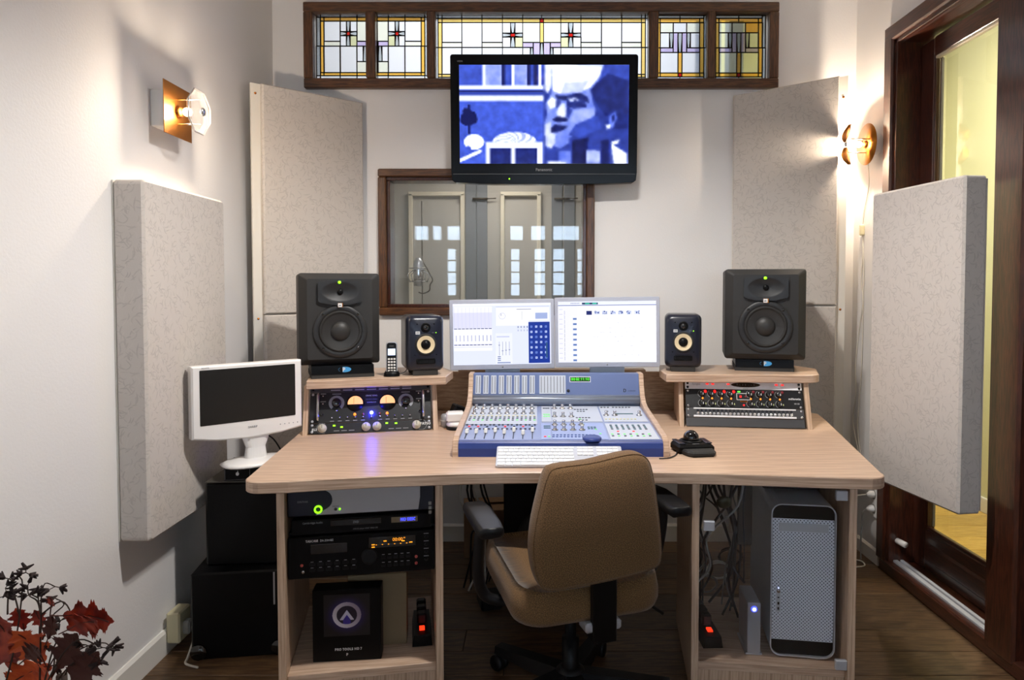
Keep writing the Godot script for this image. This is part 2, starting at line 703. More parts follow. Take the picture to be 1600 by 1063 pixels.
# leaded lights: left, bottom, right, top in millimetres and the kind of glass, section by section
const PANES := [
	[[-1148,2764,-1127,2783,"y"], [-1127,2764,-1024,2783,"y"], [-1024,2764,-936,2783,"y"], [-936,2764,-879,2783,"y"], [-1151,2444,-1131,2462,"w"], [-1130,2444,-1027,2462,"w"], [-1027,2444,-939,2462,"w"], [-939,2444,-882,2462,"w"], [-1148,2615,-1129,2764,"y"], [-1150,2462,-1130,2615,"y"], [-1127,2744,-1109,2764,"g"], [-1109,2744,-1024,2764,"g"], [-1024,2744,-937,2764,"g"], [-936,2744,-879,2764,"g"], [-1127,2615,-1110,2744,"g"], [-1129,2478,-1112,2615,"g"], [-1130,2462,-1112,2478,"g"], [-1112,2462,-1027,2478,"g"], [-1027,2462,-939,2478,"g"], [-939,2462,-882,2478,"g"], [-1109,2640,-1025,2744,"w"], [-1110,2615,-1025,2640,"c"], [-1110,2478,-1027,2615,"w"], [-1024,2690,-992,2744,"w"], [-972,2690,-937,2744,"w"], [-1025,2615,-993,2669,"w"], [-973,2615,-938,2669,"s"], [-992,2690,-973,2744,"D"], [-993,2615,-974,2669,"U"], [-1025,2669,-993,2690,"X"], [-973,2669,-937,2690,"Y"], [-992,2669,-973,2690,"r"], [-1025,2478,-939,2615,"w"], [-937,2640,-880,2744,"c"], [-938,2615,-885,2640,"v"], [-885,2478,-881,2640,"v"], [-938,2535,-906,2615,"w"], [-906,2535,-886,2615,"U"], [-939,2478,-886,2535,"c"]],
	[[-582,2764,-562,2783,"y"], [-686,2764,-583,2783,"y"], [-773,2764,-686,2783,"y"], [-831,2764,-773,2783,"y"], [-584,2444,-564,2462,"w"], [-688,2444,-584,2462,"w"], [-776,2444,-688,2462,"w"], [-833,2444,-776,2462,"w"], [-583,2615,-563,2764,"y"], [-583,2462,-564,2615,"y"], [-601,2744,-583,2764,"g"], [-686,2744,-601,2764,"g"], [-773,2744,-686,2764,"g"], [-831,2744,-773,2764,"g"], [-601,2615,-583,2744,"g"], [-602,2478,-584,2615,"g"], [-603,2462,-584,2478,"g"], [-688,2462,-603,2478,"g"], [-775,2462,-688,2478,"g"], [-833,2462,-776,2478,"g"], [-686,2640,-602,2744,"w"], [-687,2615,-602,2640,"c"], [-687,2478,-603,2615,"w"], [-718,2690,-686,2744,"w"], [-773,2690,-738,2744,"w"], [-719,2615,-687,2669,"w"], [-774,2615,-739,2669,"s"], [-738,2690,-719,2744,"D"], [-738,2615,-719,2669,"U"], [-719,2669,-687,2690,"Y"], [-774,2669,-738,2690,"X"], [-738,2669,-719,2690,"r"], [-774,2478,-688,2615,"w"], [-831,2640,-774,2744,"c"], [-827,2615,-774,2640,"v"], [-832,2478,-828,2640,"v"], [-807,2535,-775,2615,"w"], [-827,2535,-807,2615,"U"], [-828,2478,-775,2535,"c"]],
	[[-492,2758,-389,2781,"y"], [-492,2737,-389,2758,"p"], [-494,2454,-390,2469,"p"], [-494,2443,-390,2454,"w"], [-389,2758,-284,2781,"y"], [-389,2737,-284,2758,"p"], [-390,2454,-284,2469,"p"], [-390,2443,-284,2454,"w"], [-284,2758,-177,2781,"y"], [-284,2737,-177,2758,"p"], [-284,2454,-177,2469,"p"], [-284,2443,-177,2454,"w"], [-176,2758,-71,2781,"y"], [-177,2737,-71,2758,"p"], [-177,2454,-71,2469,"p"], [-177,2443,-71,2454,"w"], [-71,2758,28,2781,"y"], [-71,2737,19,2758,"p"], [-71,2454,28,2469,"p"], [-71,2443,28,2454,"w"], [-526,2758,-513,2781,"y"], [-513,2758,-492,2781,"y"], [-526,2608,-514,2758,"w"], [-527,2443,-514,2608,"w"], [-513,2737,-492,2758,"p"], [-513,2608,-493,2737,"p"], [-514,2469,-494,2608,"p"], [-514,2454,-494,2469,"p"], [-514,2443,-494,2454,"w"], [-492,2634,-389,2737,"w"], [-493,2608,-389,2634,"c"], [-493,2469,-390,2608,"w"], [-284,2634,-177,2737,"w"], [-284,2608,-177,2634,"c"], [-284,2469,-177,2608,"w"], [-389,2608,-284,2737,"w"], [-389,2469,-284,2608,"w"], [-177,2469,-71,2608,"w"], [-177,2682,-135,2737,"w"], [-111,2682,-71,2737,"w"], [-177,2608,-135,2662,"w"], [-111,2608,-71,2662,"s"], [-135,2682,-111,2737,"D"], [-135,2608,-111,2662,"U"], [-177,2662,-135,2682,"X"], [-111,2662,-71,2682,"Y"], [-135,2662,-111,2682,"r"], [-71,2634,19,2737,"c"], [-71,2608,-17,2634,"v"], [-71,2547,-32,2608,"w"], [-32,2547,-15,2608,"U"], [-15,2547,19,2634,"v"], [-71,2469,19,2547,"c"], [445,2758,549,2781,"y"], [446,2737,549,2758,"p"], [447,2454,551,2469,"p"], [447,2443,551,2454,"w"], [340,2758,446,2781,"y"], [340,2737,446,2758,"p"], [341,2454,447,2469,"p"], [341,2443,447,2454,"w"], [233,2758,340,2781,"y"], [233,2737,340,2758,"p"], [234,2454,341,2469,"p"], [234,2443,341,2454,"w"], [128,2758,233,2781,"y"], [128,2737,233,2758,"p"], [128,2454,234,2469,"p"], [128,2443,234,2454,"w"], [28,2758,128,2781,"y"], [38,2737,128,2758,"p"], [28,2454,128,2469,"p"], [28,2443,128,2454,"w"], [569,2758,583,2781,"y"], [549,2758,570,2781,"y"], [570,2608,584,2758,"w"], [570,2443,584,2608,"w"], [549,2737,570,2758,"p"], [549,2608,570,2737,"p"], [550,2469,571,2608,"p"], [550,2454,571,2469,"p"], [551,2443,571,2454,"w"], [446,2634,550,2737,"w"], [446,2608,550,2634,"c"], [446,2469,550,2608,"w"], [233,2634,341,2737,"w"], [233,2608,341,2634,"c"], [234,2469,341,2608,"w"], [340,2608,446,2737,"w"], [341,2469,447,2608,"w"], [128,2469,234,2608,"w"], [192,2682,233,2737,"w"], [128,2682,168,2737,"w"], [192,2608,234,2662,"w"], [128,2608,168,2662,"s"], [167,2682,192,2737,"D"], [168,2608,192,2662,"U"], [192,2662,233,2682,"Y"], [128,2662,168,2682,"X"], [168,2662,192,2682,"r"], [38,2634,128,2737,"c"], [74,2608,128,2634,"v"], [89,2547,128,2608,"w"], [72,2547,89,2608,"U"], [38,2547,72,2634,"v"], [38,2469,128,2547,"c"], [19,2737,38,2758,"r"], [19,2632,38,2737,"p"], [19,2547,38,2632,"U"], [19,2469,38,2547,"p"]],
	[[628,2736,647,2758,"g"], [628,2606,648,2736,"g"], [629,2476,649,2606,"g"], [630,2456,649,2476,"g"], [853,2736,875,2758,"g"], [853,2606,876,2736,"g"], [854,2476,877,2606,"g"], [855,2456,878,2476,"g"], [647,2736,750,2758,"g"], [750,2736,853,2758,"g"], [649,2456,743,2476,"g"], [762,2456,856,2476,"g"], [742,2456,762,2476,"r"], [628,2758,750,2773,"y"], [750,2758,875,2773,"y"], [630,2439,752,2456,"w"], [752,2439,878,2456,"w"], [875,2606,887,2773,"y"], [876,2439,889,2606,"y"], [647,2684,716,2736,"c"], [715,2684,786,2736,"w"], [785,2684,854,2736,"c"], [648,2606,696,2684,"w"], [696,2606,716,2684,"D"], [716,2582,741,2684,"v"], [740,2582,762,2684,"D"], [762,2582,787,2684,"v"], [786,2606,806,2684,"D"], [805,2606,854,2684,"w"], [648,2582,716,2606,"v"], [786,2582,855,2606,"v"], [648,2476,742,2582,"w"], [741,2476,763,2582,"g"], [762,2476,855,2582,"w"]],
	[[936,2736,954,2758,"g"], [937,2606,955,2736,"g"], [938,2476,957,2606,"g"], [939,2456,957,2476,"g"], [1160,2736,1180,2758,"g"], [1160,2606,1182,2736,"g"], [1162,2476,1183,2606,"g"], [1163,2456,1183,2476,"g"], [954,2736,1057,2758,"g"], [1057,2736,1160,2758,"g"], [957,2456,1050,2476,"g"], [1070,2456,1163,2476,"g"], [1050,2456,1070,2476,"r"], [936,2758,1057,2773,"y"], [1057,2758,1180,2773,"y"], [939,2439,1060,2456,"w"], [1060,2439,1183,2456,"w"], [923,2606,938,2773,"y"], [925,2439,939,2606,"y"], [1180,2606,1197,2773,"y"], [1182,2439,1199,2606,"y"], [954,2684,1023,2736,"c"], [1022,2684,1093,2736,"c"], [1092,2684,1161,2736,"g"], [955,2606,1004,2684,"c"], [1003,2606,1023,2684,"D"], [1023,2582,1048,2684,"v"], [1047,2582,1070,2684,"D"], [1069,2582,1094,2684,"v"], [1093,2606,1113,2684,"D"], [1113,2606,1162,2684,"c"], [955,2582,1024,2606,"v"], [1094,2582,1162,2606,"v"], [956,2476,1049,2582,"c"], [1048,2476,1071,2582,"g"], [1070,2476,1163,2582,"c"]],
]


# ---------------------------------------------------------------- room shell
const XL := -1.375
const XR := 1.67
const ZB := -3.65
const ZR := 2.6
const TOP := 3.05
const XW := -2.8


# a wall in its own x-y plane, front at z = 0, t thick behind; holes are Rect2 in that plane
func wall(b: MB, x0: float, x1: float, y0: float, y1: float, holes: Array, t: float, at := Vector3.ZERO, basis := Basis()) -> void:
	var xs := [x0, x1]
	for h in holes:
		for v in [h.position.x, h.end.x]:
			if v > x0 and v < x1 and not xs.has(v):
				xs.append(v)
	xs.sort()
	for i in xs.size() - 1:
		var mid: float = (xs[i] + xs[i + 1]) / 2.0
		var cuts := []
		for h in holes:
			if h.position.x < mid and h.end.x > mid:
				cuts.append([h.position.y, h.end.y])
		cuts.sort_custom(func(a, c): return a[0] < c[0])
		var y := y0
		for c in cuts + [[y1, y1]]:
			if c[0] - y > 0.0005:
				var s := Vector3(xs[i + 1] - xs[i], c[0] - y, t)
				b.box(at + basis * Vector3(mid, (y + c[0]) / 2.0, -t / 2.0), s, 0.0, basis)
			y = c[1]


const FACING_RIGHT := Basis(Vector3(0, 0, -1), Vector3(0, 1, 0), Vector3(1, 0, 0))   # local x runs to -z
const FACING_LEFT := Basis(Vector3(0, 0, 1), Vector3(0, 1, 0), Vector3(-1, 0, 0))    # local x runs to +z
const FACING_FRONT := Basis(Vector3(1, 0, 0), Vector3(0, 1, 0), Vector3(0, 0, 1))
const FACING_REAR := Basis(Vector3(-1, 0, 0), Vector3(0, 1, 0), Vector3(0, 0, -1))   # local x runs to -x


func shell(called: String, b: MB, material: Material) -> MeshInstance3D:
	var o := obj(called, b, material)
	o.set_meta("kind", "structure")
	return o


func build_room() -> void:
	var b := MB.new()
	wall(b, XL - 0.15, XR + 0.15, 0.0, TOP, [Rect2(-0.79, 1.235, 1.06, 0.70), Rect2(-1.165, 2.43, 2.38, 0.365)], 0.14, Vector3(0, 0, ZB))
	shell("wall_back", b, M.plaster)
	b = MB.new()
	wall(b, -0.3, 3.65, 0.0, TOP, [], 0.15, Vector3(XL, 0, 0), FACING_RIGHT)
	shell("wall_left", b, M.plaster)
	b = MB.new()
	wall(b, -3.65, ZR, 0.0, TOP, [Rect2(-3.25, 0.0, 2.0, 2.51)], 0.16, Vector3(XR, 0, 0), FACING_LEFT)
	shell("wall_right", b, M.plaster)
	b = MB.new()
	b.box(Vector3(-0.48, TOP + 0.05, -0.5), Vector3(4.7, 0.1, 6.6))
	shell("ceiling", b, M.ceiling)
	# floor: dark bed with single boards on it
	var floor_node := structure("floor", "dark brown oak floorboards running across the room")
	obj("bed", bx(Vector3(4.7, 0.1, 6.7), Vector3(-0.48, -0.066, -0.55)), M.black_soft, floor_node)
	var r := RandomNumberGenerator.new()
	r.seed = 11
	var z := -3.65
	var row := 0
	while z < ZR:
		var x := XL if z < 0.3 else XW
		x -= r.randf() * 0.8
		while x < XR + 0.02:
			var length := r.randf_range(1.1, 2.0)
			var a := maxf(x, XL if z < 0.3 else XW)
			var e := minf(x + length, XR + 0.02)
			if e - a > 0.05:
				obj("plank", bx(Vector3(e - a - 0.0025, 0.016, 0.158), Vector3.ZERO, 0.0018), M["plank_%d" % r.randi_range(0, 3)], floor_node, Vector3((a + e) / 2, -0.008 - r.randf() * 0.0006, z + 0.08))
			x += length
		z += 0.1608
		row += 1
	# skirting
	b = MB.new()
	b.prism(PackedVector2Array([Vector2(0, 0), Vector2(0.014, 0), Vector2(0.014, 0.082), Vector2(0.006, 0.092), Vector2(0, 0.092)]), -0.3, 3.64, 0.0, Vector3(XL, 0, 0), Basis(Vector3(1, 0, 0), Vector3(0, 1, 0), Vector3(0, 0, -1)))
	shell("baseboard_left", b, M.skirting)
	b = MB.new()
	b.prism(PackedVector2Array([Vector2(0, 0), Vector2(-0.014, 0), Vector2(-0.014, 0.062), Vector2(-0.006, 0.07), Vector2(0, 0.07)]), 3.312, 3.64, 0.0, Vector3(XR, 0, 0), Basis(Vector3(1, 0, 0), Vector3(0, 1, 0), Vector3(0, 0, -1)))
	shell("baseboard_right", b, M.skirting)
	b = MB.new()
	b.prism(PackedVector2Array([Vector2(0, 0), Vector2(0.014, 0), Vector2(0.014, 0.082), Vector2(0.006, 0.092), Vector2(0, 0.092)]), XL + 0.02, XR - 0.02, 0.0, Vector3(0, 0, ZB), Basis(Vector3(0, 0, 1), Vector3(0, 1, 0), Vector3(1, 0, 0)))
	shell("baseboard_back", b, M.skirting)
	# ceiling fixture: canopy, rod, bar and two halogen heads
	var t := thing("ceiling_spotlight", "brass ceiling fixture with two halogen spots hanging over the desk", "lamp", Vector3(0.095, TOP, -2.0))
	obj("canopy", MB.new().lathe([Vector2(0, 0), Vector2(0.055, 0), Vector2(0.05, -0.025), Vector2(0, -0.03)], 20), M.brass, t)
	obj("rod", MB.new().tube(PackedVector3Array([Vector3(0, -0.02, 0), Vector3(0, -0.33, 0)]), 0.007, 8), M.brass, t)
	obj("bar", bx(Vector3(0.16, 0.012, 0.014), Vector3(0, -0.33, 0), 0.002), M.brass, t)
	for s in [-0.065, 0.065]:
		var head := obj("spot_head", MB.new().lathe([Vector2(0.012, 0.045), Vector2(0.02, 0.04), Vector2(0.034, 0.0), Vector2(0.032, 0.0), Vector2(0.016, 0.036), Vector2(0, 0.038)], 18), M.brass, t, Vector3(s, -0.375, 0))
		obj("spot_bulb", MB.new().lathe([Vector2(0.0, 0.012), Vector2(0.022, 0.008), Vector2(0.022, 0.004), Vector2(0, 0.0)], 16), M.spot_bulb_light, head)


func build_rear_room() -> void:
	# wall behind the camera: glazed doors and lights above them, daylight outside
	var upper := [[-1.76, -1.56], [-1.50, -1.37], [-1.29, -1.10], [-0.38, -0.19], [-0.08, 0.13], [0.24, 0.62]]
	var lower := [[-1.29, -1.16], [-0.37, -0.24], [-0.03, 0.13], [0.24, 0.41], [0.59, 0.72]]
	var holes := []
	for u in upper:
		holes.append(Rect2(-u[1], 2.04, u[1] - u[0], 0.21))
	for l in lower:
		holes.append(Rect2(-l[1], 1.24, l[1] - l[0], 0.68))
	var tall := [[-2.55, -2.15], [0.98, 1.38]]  # tall windows added only as daylight fill from behind
	for w in tall:
		holes.append(Rect2(-w[1], 1.15, w[1] - w[0], 1.1))
	var b := MB.new()
	wall(b, -XR - 0.15, -XW + 0.15, 0.0, TOP, holes, 0.12, Vector3(0, 0, ZR), FACING_REAR)
	shell("wall_rear", b, M.plaster)
	b = MB.new()
	wall(b, -ZR, -0.3, 0.0, TOP, [], 0.12, Vector3(XW, 0, 0), FACING_RIGHT)
	shell("wall_rear_left", b, M.plaster)
	b = MB.new()
	wall(b, XW - 0.1, XL, 0.0, TOP, [], 0.12, Vector3(0, 0, 0.3), FACING_FRONT)
	shell("wall_return", b, M.plaster)
	var n := 3
	for set_ in [[upper, 2.04, 2.25, 1], [lower, 1.24, 1.92, 4], [tall, 1.15, 2.25, 3]]:
		for u in set_[0]:
			n += 1
			var w := structure("window_%d" % n, "white framed window behind the camera, tall ones added for daylight fill")
			var wd: float = u[1] - u[0]
			var hg: float = set_[2] - set_[1]
			var fr := MB.new()
			wall(fr, -wd / 2 - 0.02, wd / 2 + 0.02, -hg / 2 - 0.02, hg / 2 + 0.02, [Rect2(-wd / 2 + 0.006, -hg / 2 + 0.006, wd - 0.012, hg - 0.012)], 0.02, Vector3.ZERO, FACING_REAR)
			for k in range(1, set_[3]):
				fr.box(Vector3(0, -hg / 2 + hg * k / set_[3], 0.05), Vector3(wd, 0.022, 0.03))
			w.position = Vector3((u[0] + u[1]) / 2, (set_[1] + set_[2]) / 2, ZR - 0.003)
			obj("window_frame", fr, M.white_trim, w)
			obj("pane", bx(Vector3(wd + 0.004, hg + 0.004, 0.004), Vector3(0, 0, 0.07)), M.pane_clear, w)


func build_booth() -> void:
	# vocal booth behind the window in the back wall
	var y1 := 2.345
	var b := MB.new()
	b.box(Vector3(-0.25, y1 + 0.03, -4.47), Vector3(2.5, 0.06, 1.36))
	shell("booth_ceiling", b, M.ceiling)
	b = MB.new()
	wall(b, -1.5, 1.0, 0.0, y1, [], 0.08, Vector3(0, 0, -5.05))
	shell("booth_wall_back", b, M.booth_wall)
	b = MB.new()
	wall(b, 3.79, 5.13, 0.0, y1, [], 0.08, Vector3(-1.4, 0, 0), FACING_RIGHT)
	shell("booth_wall_left", b, M.booth_wall)
	b = MB.new()
	wall(b, -5.13, -3.79, 0.0, y1, [], 0.08, Vector3(0.95, 0, 0), FACING_LEFT)
	shell("booth_wall_right", b, M.booth_wall)
	b = MB.new()
	b.box(Vector3(-0.25, -0.03, -4.47), Vector3(2.5, 0.06, 1.36))
	shell("booth_floor", b, M.booth_dark)
	var t := thing("booth_lamp", "flat white ceiling lamp of the booth", "lamp", Vector3(-0.25, 2.345, -4.5))
	obj("diffuser", bx(Vector3(0.5, 0.02, 0.3), Vector3(0, -0.012, 0), 0.004), M.lamp_panel_light, t)
	# panelled doors on the booth's far wall
	for d in [[-0.925, -0.52, "cream framed door behind the microphone in the booth"], [-0.26, 0.035, "cream framed door right of the grey boards in the booth"]]:
		var w: float = d[1] - d[0]
		var door := thing("panel_door", d[2], "door", Vector3((d[0] + d[1]) / 2, 0, -5.05))
		obj("leaf", bx(Vector3(w - 0.06, 1.95, 0.02), Vector3(0, 0.985, 0.012)), M.booth_wall, door)
		for s in [-1, 1]:
			obj("frame_post", bx(Vector3(0.03, 2.03, 0.04), Vector3(s * (w / 2 - 0.015), 1.015, 0.021), 0.004), M.white_trim, door)
		obj("frame_head", bx(Vector3(w, 0.03, 0.04), Vector3(0, 2.03, 0.021), 0.004), M.white_trim, door)
	for x in [-0.475, -0.395, 0.15, 0.24]:
		var pb := one("wall_board", bx(Vector3(0.078, 2.2, 0.014), Vector3(0, 1.1, 0.008), 0.003), M.booth_dark, "%s tall grey board on the booth's far wall" % {-0.475: "first", -0.395: "second", 0.15: "third", 0.24: "fourth"}[x], "board", Vector3(x, 0, -5.05), 0.0, "grey boards in the booth")
		pb.set_meta("kind", "")
		pb.remove_meta("kind")
	for x in [-0.40, 0.19]:
		t = thing("door_closer", "thin steel spring closer above the %s boards in the booth" % ("left grey" if x < 0 else "right grey"), "door closer", Vector3(x, 1.995, -5.03))
		obj("spring", MB.new().tube(PackedVector3Array([Vector3(-0.06, 0, 0.015), Vector3(0.05, 0, 0.015)]), 0.008, 8), M.hook_steel, t)
		obj("arm", MB.new().tube(PackedVector3Array([Vector3(0.05, 0, 0.015), Vector3(0.11, 0.004, 0.012)]), 0.004, 6), M.hook_steel, t)
	# microphone hanging in its cradle from a stand
	t = thing("studio_microphone", "silver studio microphone in a wire cradle behind the glass", "microphone", Vector3(-0.715, 0, -4.2))
	obj("stand", MB.new().tube(PackedVector3Array([Vector3(0.018, 0.0, -0.03), Vector3(0.018, 1.88, -0.03)]), 0.004, 8), M.hook_steel, t)
	obj("stand_foot", MB.new().lathe([Vector2(0, 0), Vector2(0.13, 0), Vector2(0.12, 0.02), Vector2(0, 0.03)], 20), M.black_satin, t, Vector3(0.018, 0, -0.03))
	obj("capsule", MB.new().lathe([Vector2(0, 0.0), Vector2(0.028, 0.004), Vector2(0.03, 0.07), Vector2(0.03, 0.11), Vector2(0.026, 0.15), Vector2(0.012, 0.17), Vector2(0, 0.172)], 16), M.chrome, t, Vector3(0, 1.36, 0))
	obj("grille", MB.new().lathe([Vector2(0.031, 0.1), Vector2(0.031, 0.125), Vector2(0.027, 0.152), Vector2(0.012, 0.173), Vector2(0, 0.174)], 16), M.steel, t, Vector3(0, 1.36, 0))
	for k in 6:
		var a := TAU * k / 6.0
		var o := Vector3(cos(a), 0, sin(a))
		obj("cradle_wire", MB.new().tube(PackedVector3Array([o * 0.052 + Vector3(0, 1.385, 0), o * 0.068 + Vector3(0, 1.43, 0), o * 0.03 + Vector3(0, 1.46, 0)]), 0.0028, 5), M.chrome, t)
	for y in [1.39, 1.47]:
		var ring := PackedVector3Array()
		for k in 17:
			ring.append(Vector3(cos(TAU * k / 16) * 0.055, y, sin(TAU * k / 16) * 0.055))
		obj("cradle_ring", MB.new().tube(ring, 0.003, 5), M.chrome, t)
	obj("yoke", MB.new().tube(curve([Vector3(0.018, 1.52, -0.03), Vector3(0.06, 1.45, -0.01), Vector3(0.085, 1.40, 0), Vector3(0.07, 1.37, 0), Vector3(0.065, 1.335, 0), Vector3(0.03, 1.318, 0.0), Vector3(0.0, 1.325, 0)]), 0.004, 6), M.hook_steel, t)
	# daylight room above and behind the booth
	b = MB.new()
	wall(b, -3.2, 1.34, 0.0, 4.3, [], 0.1, Vector3(0, 0, -5.9))
	shell("wall_far", b, M.ceiling)
	b = MB.new()
	wall(b, 3.79, 6.0, 0.0, 4.3, [], 0.1, Vector3(-3.1, 0, 0), FACING_RIGHT)
	shell("wall_far_left", b, M.ceiling)
	b = MB.new()
	wall(b, -3.2, 2.9, TOP - 0.02, 4.3, [], 0.14, Vector3(0, 0, ZB))
	wall(b, -3.2, XL - 0.14, 0.0, TOP, [], 0.14, Vector3(0, 0, ZB))
	shell("wall_far_front", b, M.ceiling)
	b = MB.new()
	b.box(Vector3(-0.15, 4.35, -4.85), Vector3(6.1, 0.1, 2.5))
	shell("ceiling_far", b, M.ceiling)
	b = MB.new()
	b.box(Vector3(-0.85, -0.05, -4.9), Vector3(4.6, 0.1, 2.3))
	shell("floor_far", b, M.ceiling)
	t = thing("added_daylight_panel", "unseen glowing panel added to stand in for daylight behind the leaded window", "lamp", Vector3(-0.1, 4.3, -4.6))  # glowing panel added in place of daylight, no ceiling lamp known there
	obj("diffuser", bx(Vector3(2.4, 0.03, 0.5), Vector3(0, -0.02, 0), 0.004), M.lamp_panel_light, t)


func build_side_hall() -> void:
	# hall behind the glass door, painted pale yellow
	var b := MB.new()
	wall(b, -4.7, -0.9, 0.0, 4.3, [], 0.1, Vector3(2.7, 0, 0), FACING_LEFT)
	shell("hall_wall_right", b, M.yellow_wall)
	b = MB.new()
	wall(b, 1.24, 2.8, 0.0, 4.3, [], 0.1, Vector3(0, 0, -4.6))
	shell("hall_wall_back", b, M.yellow_wall)
	b = MB.new()
	wall(b, 1.8, 2.8, 0.0, 3.5, [], 0.1, Vector3(0, 0, -0.9), Basis(Vector3(-1, 0, 0), Vector3(0, 1, 0), Vector3(0, 0, -1)) * Basis())
	b.box(Vector3(2.25, 1.5, -0.88), Vector3(0.95, 3.0, 0.05))
	shell("hall_wall_front", b, M.yellow_wall)
	b = MB.new()
	b.box(Vector3(2.26, 3.0, -2.35), Vector3(0.88, 0.08, 2.9))
	shell("hall_ceiling", b, M.ceiling)
	b = MB.new()
	wall(b, -6.0, -4.7, 0.0, 4.3, [], 0.1, Vector3(1.34, 0, 0), FACING_LEFT)
	b.box(Vector3(1.285, 2.15, -4.55), Vector3(0.095, 4.3, 0.1), 0.004)
	shell("wall_divider", b, M.booth_dark)
	var fl := structure("hall_floor", "yellow pine floorboards behind the glass door")
	obj("bed", bx(Vector3(1.9, 0.06, 3.8), Vector3(1.95, -0.05, -2.75)), M.black_soft, fl)
	var r := RandomNumberGenerator.new()
	r.seed = 5
	for i in 20:
		var z := -4.52 + i * 0.182
		var x0 := 1.03 if z < -3.85 else 1.845
		obj("plank", bx(Vector3(2.69 - x0, 0.016, 0.179), Vector3((2.69 + x0) / 2, -0.008, z), 0.0015), M["hall_plank_%d" % r.randi_range(0, 2)], fl)
	b = MB.new()
	b.box(Vector3(2.692, 0.045, -2.75), Vector3(0.016, 0.09, 3.6), 0.003)
	shell("baseboard_hall", b, M.skirting)
	var t := thing("hall_lamp", "square white ceiling lamp in the yellow hall", "lamp", Vector3(2.25, 2.955, -3.2))
	obj("diffuser", bx(Vector3(0.4, 0.02, 0.4), Vector3(0, -0.008, 0), 0.004), M.lamp_panel_light, t)


# ---------------------------------------------------------------- windows and door
func build_leaded_window() -> void:
	var w := structure("window_1", "wide leaded window with gold, violet and red glass under the ceiling")
	var x0 := -1.204
	var x1 := 1.254
	var y0 := 2.387
	var y1 := 2.826
	var cx := (x0 + x1) / 2
	obj("frame_rail", bx(Vector3(x1 - x0, 0.05, 0.07), Vector3(cx, y1 - 0.025, ZB), 0.004), M.brown_frame, w)
	obj("frame_rail", bx(Vector3(x1 - x0, 0.05, 0.07), Vector3(cx, y0 + 0.025, ZB), 0.004), M.brown_frame, w)
	for x in [x0 + 0.024, x1 - 0.024]:
		obj("frame_post", bx(Vector3(0.048, y1 - y0 - 0.1, 0.07), Vector3(x, (y0 + y1) / 2, ZB), 0.004), M.brown_frame_up, w)
	for m in [[-0.881, -0.831], [-0.566, -0.522], [0.581, 0.632], [0.886, 0.926]]:
		obj("mullion", bx(Vector3(m[1] - m[0], y1 - y0 - 0.098, 0.075), Vector3((m[0] + m[1]) / 2, (y0 + y1) / 2, ZB + 0.004), 0.006), M.brown_frame_up, w)
	var kind := {"w": M.glass_white, "c": M.glass_cream, "g": M.glass_gold, "p": M.glass_pale_gold, "v": M.glass_violet, "r": M.glass_red, "y": M.glass_grey, "s": M.glass_sage}
	var zc := ZB - 0.012
	for s in 5:
		var lead := MB.new()
		for p in PANES[s]:
			var a := Vector2(p[0], p[1]) / 1000.0
			var e := Vector2(p[2], p[3]) / 1000.0
			var g := 0.0023
			lead.box(Vector3((a.x + e.x) / 2, a.y, zc), Vector3(e.x - a.x, 2 * g, 0.007))
			lead.box(Vector3((a.x + e.x) / 2, e.y, zc), Vector3(e.x - a.x, 2 * g, 0.007))
			lead.box(Vector3(a.x, (a.y + e.y) / 2, zc), Vector3(2 * g, e.y - a.y, 0.007))
			lead.box(Vector3(e.x, (a.y + e.y) / 2, zc), Vector3(2 * g, e.y - a.y, 0.007))
			var k: String = p[4]
			if kind.has(k):
				var gm: Material = kind[k]
				if s == 4 and k in ["c", "w", "v"]:
					gm = {"c": M.glass_cream, "w": M.glass_white, "v": M.glass_violet}[k]
				var b := bx(Vector3(e.x - a.x - g, e.y - a.y - g, 0.004), Vector3((a.x + e.x) / 2, (a.y + e.y) / 2, zc))
				obj("pane", b, gm, w)
			else:
				# tapered ray: a wedge of pale glass between two leaded wedges
				var q: PackedVector2Array
				var t := 0.14
				match k:
					"U": q = PackedVector2Array([a, Vector2(e.x, a.y), Vector2(lerpf(a.x, e.x, 1 - 0.5 + t), e.y), Vector2(lerpf(a.x, e.x, 0.5 - t), e.y)])
					"D": q = PackedVector2Array([Vector2(lerpf(a.x, e.x, 0.5 - t), a.y), Vector2(lerpf(a.x, e.x, 0.5 + t), a.y), e, Vector2(a.x, e.y)])
					"X": q = PackedVector2Array([a, Vector2(e.x, lerpf(a.y, e.y, 0.5 - t)), Vector2(e.x, lerpf(a.y, e.y, 0.5 + t)), Vector2(a.x, e.y)])
					_: q = PackedVector2Array([Vector2(a.x, lerpf(a.y, e.y, 0.5 - t)), Vector2(e.x, a.y), e, Vector2(a.x, lerpf(a.y, e.y, 0.5 + t))])
				obj("pane", MB.new().prism(q, zc - 0.002, zc + 0.002), M.glass_grey, w)
				match k:
					"U", "D":
						lead.prism(PackedVector2Array([a, q[0], q[3], Vector2(a.x, e.y)]), zc - 0.003, zc + 0.003)
						lead.prism(PackedVector2Array([q[1], Vector2(e.x, a.y), e, q[2]]), zc - 0.003, zc + 0.003)
					_:
						lead.prism(PackedVector2Array([a, Vector2(e.x, a.y), q[1], q[0]]), zc - 0.003, zc + 0.003)
						lead.prism(PackedVector2Array([q[3], q[2], e, Vector2(a.x, e.y)]), zc - 0.003, zc + 0.003)
		obj("lead_came", lead, M.lead, w)


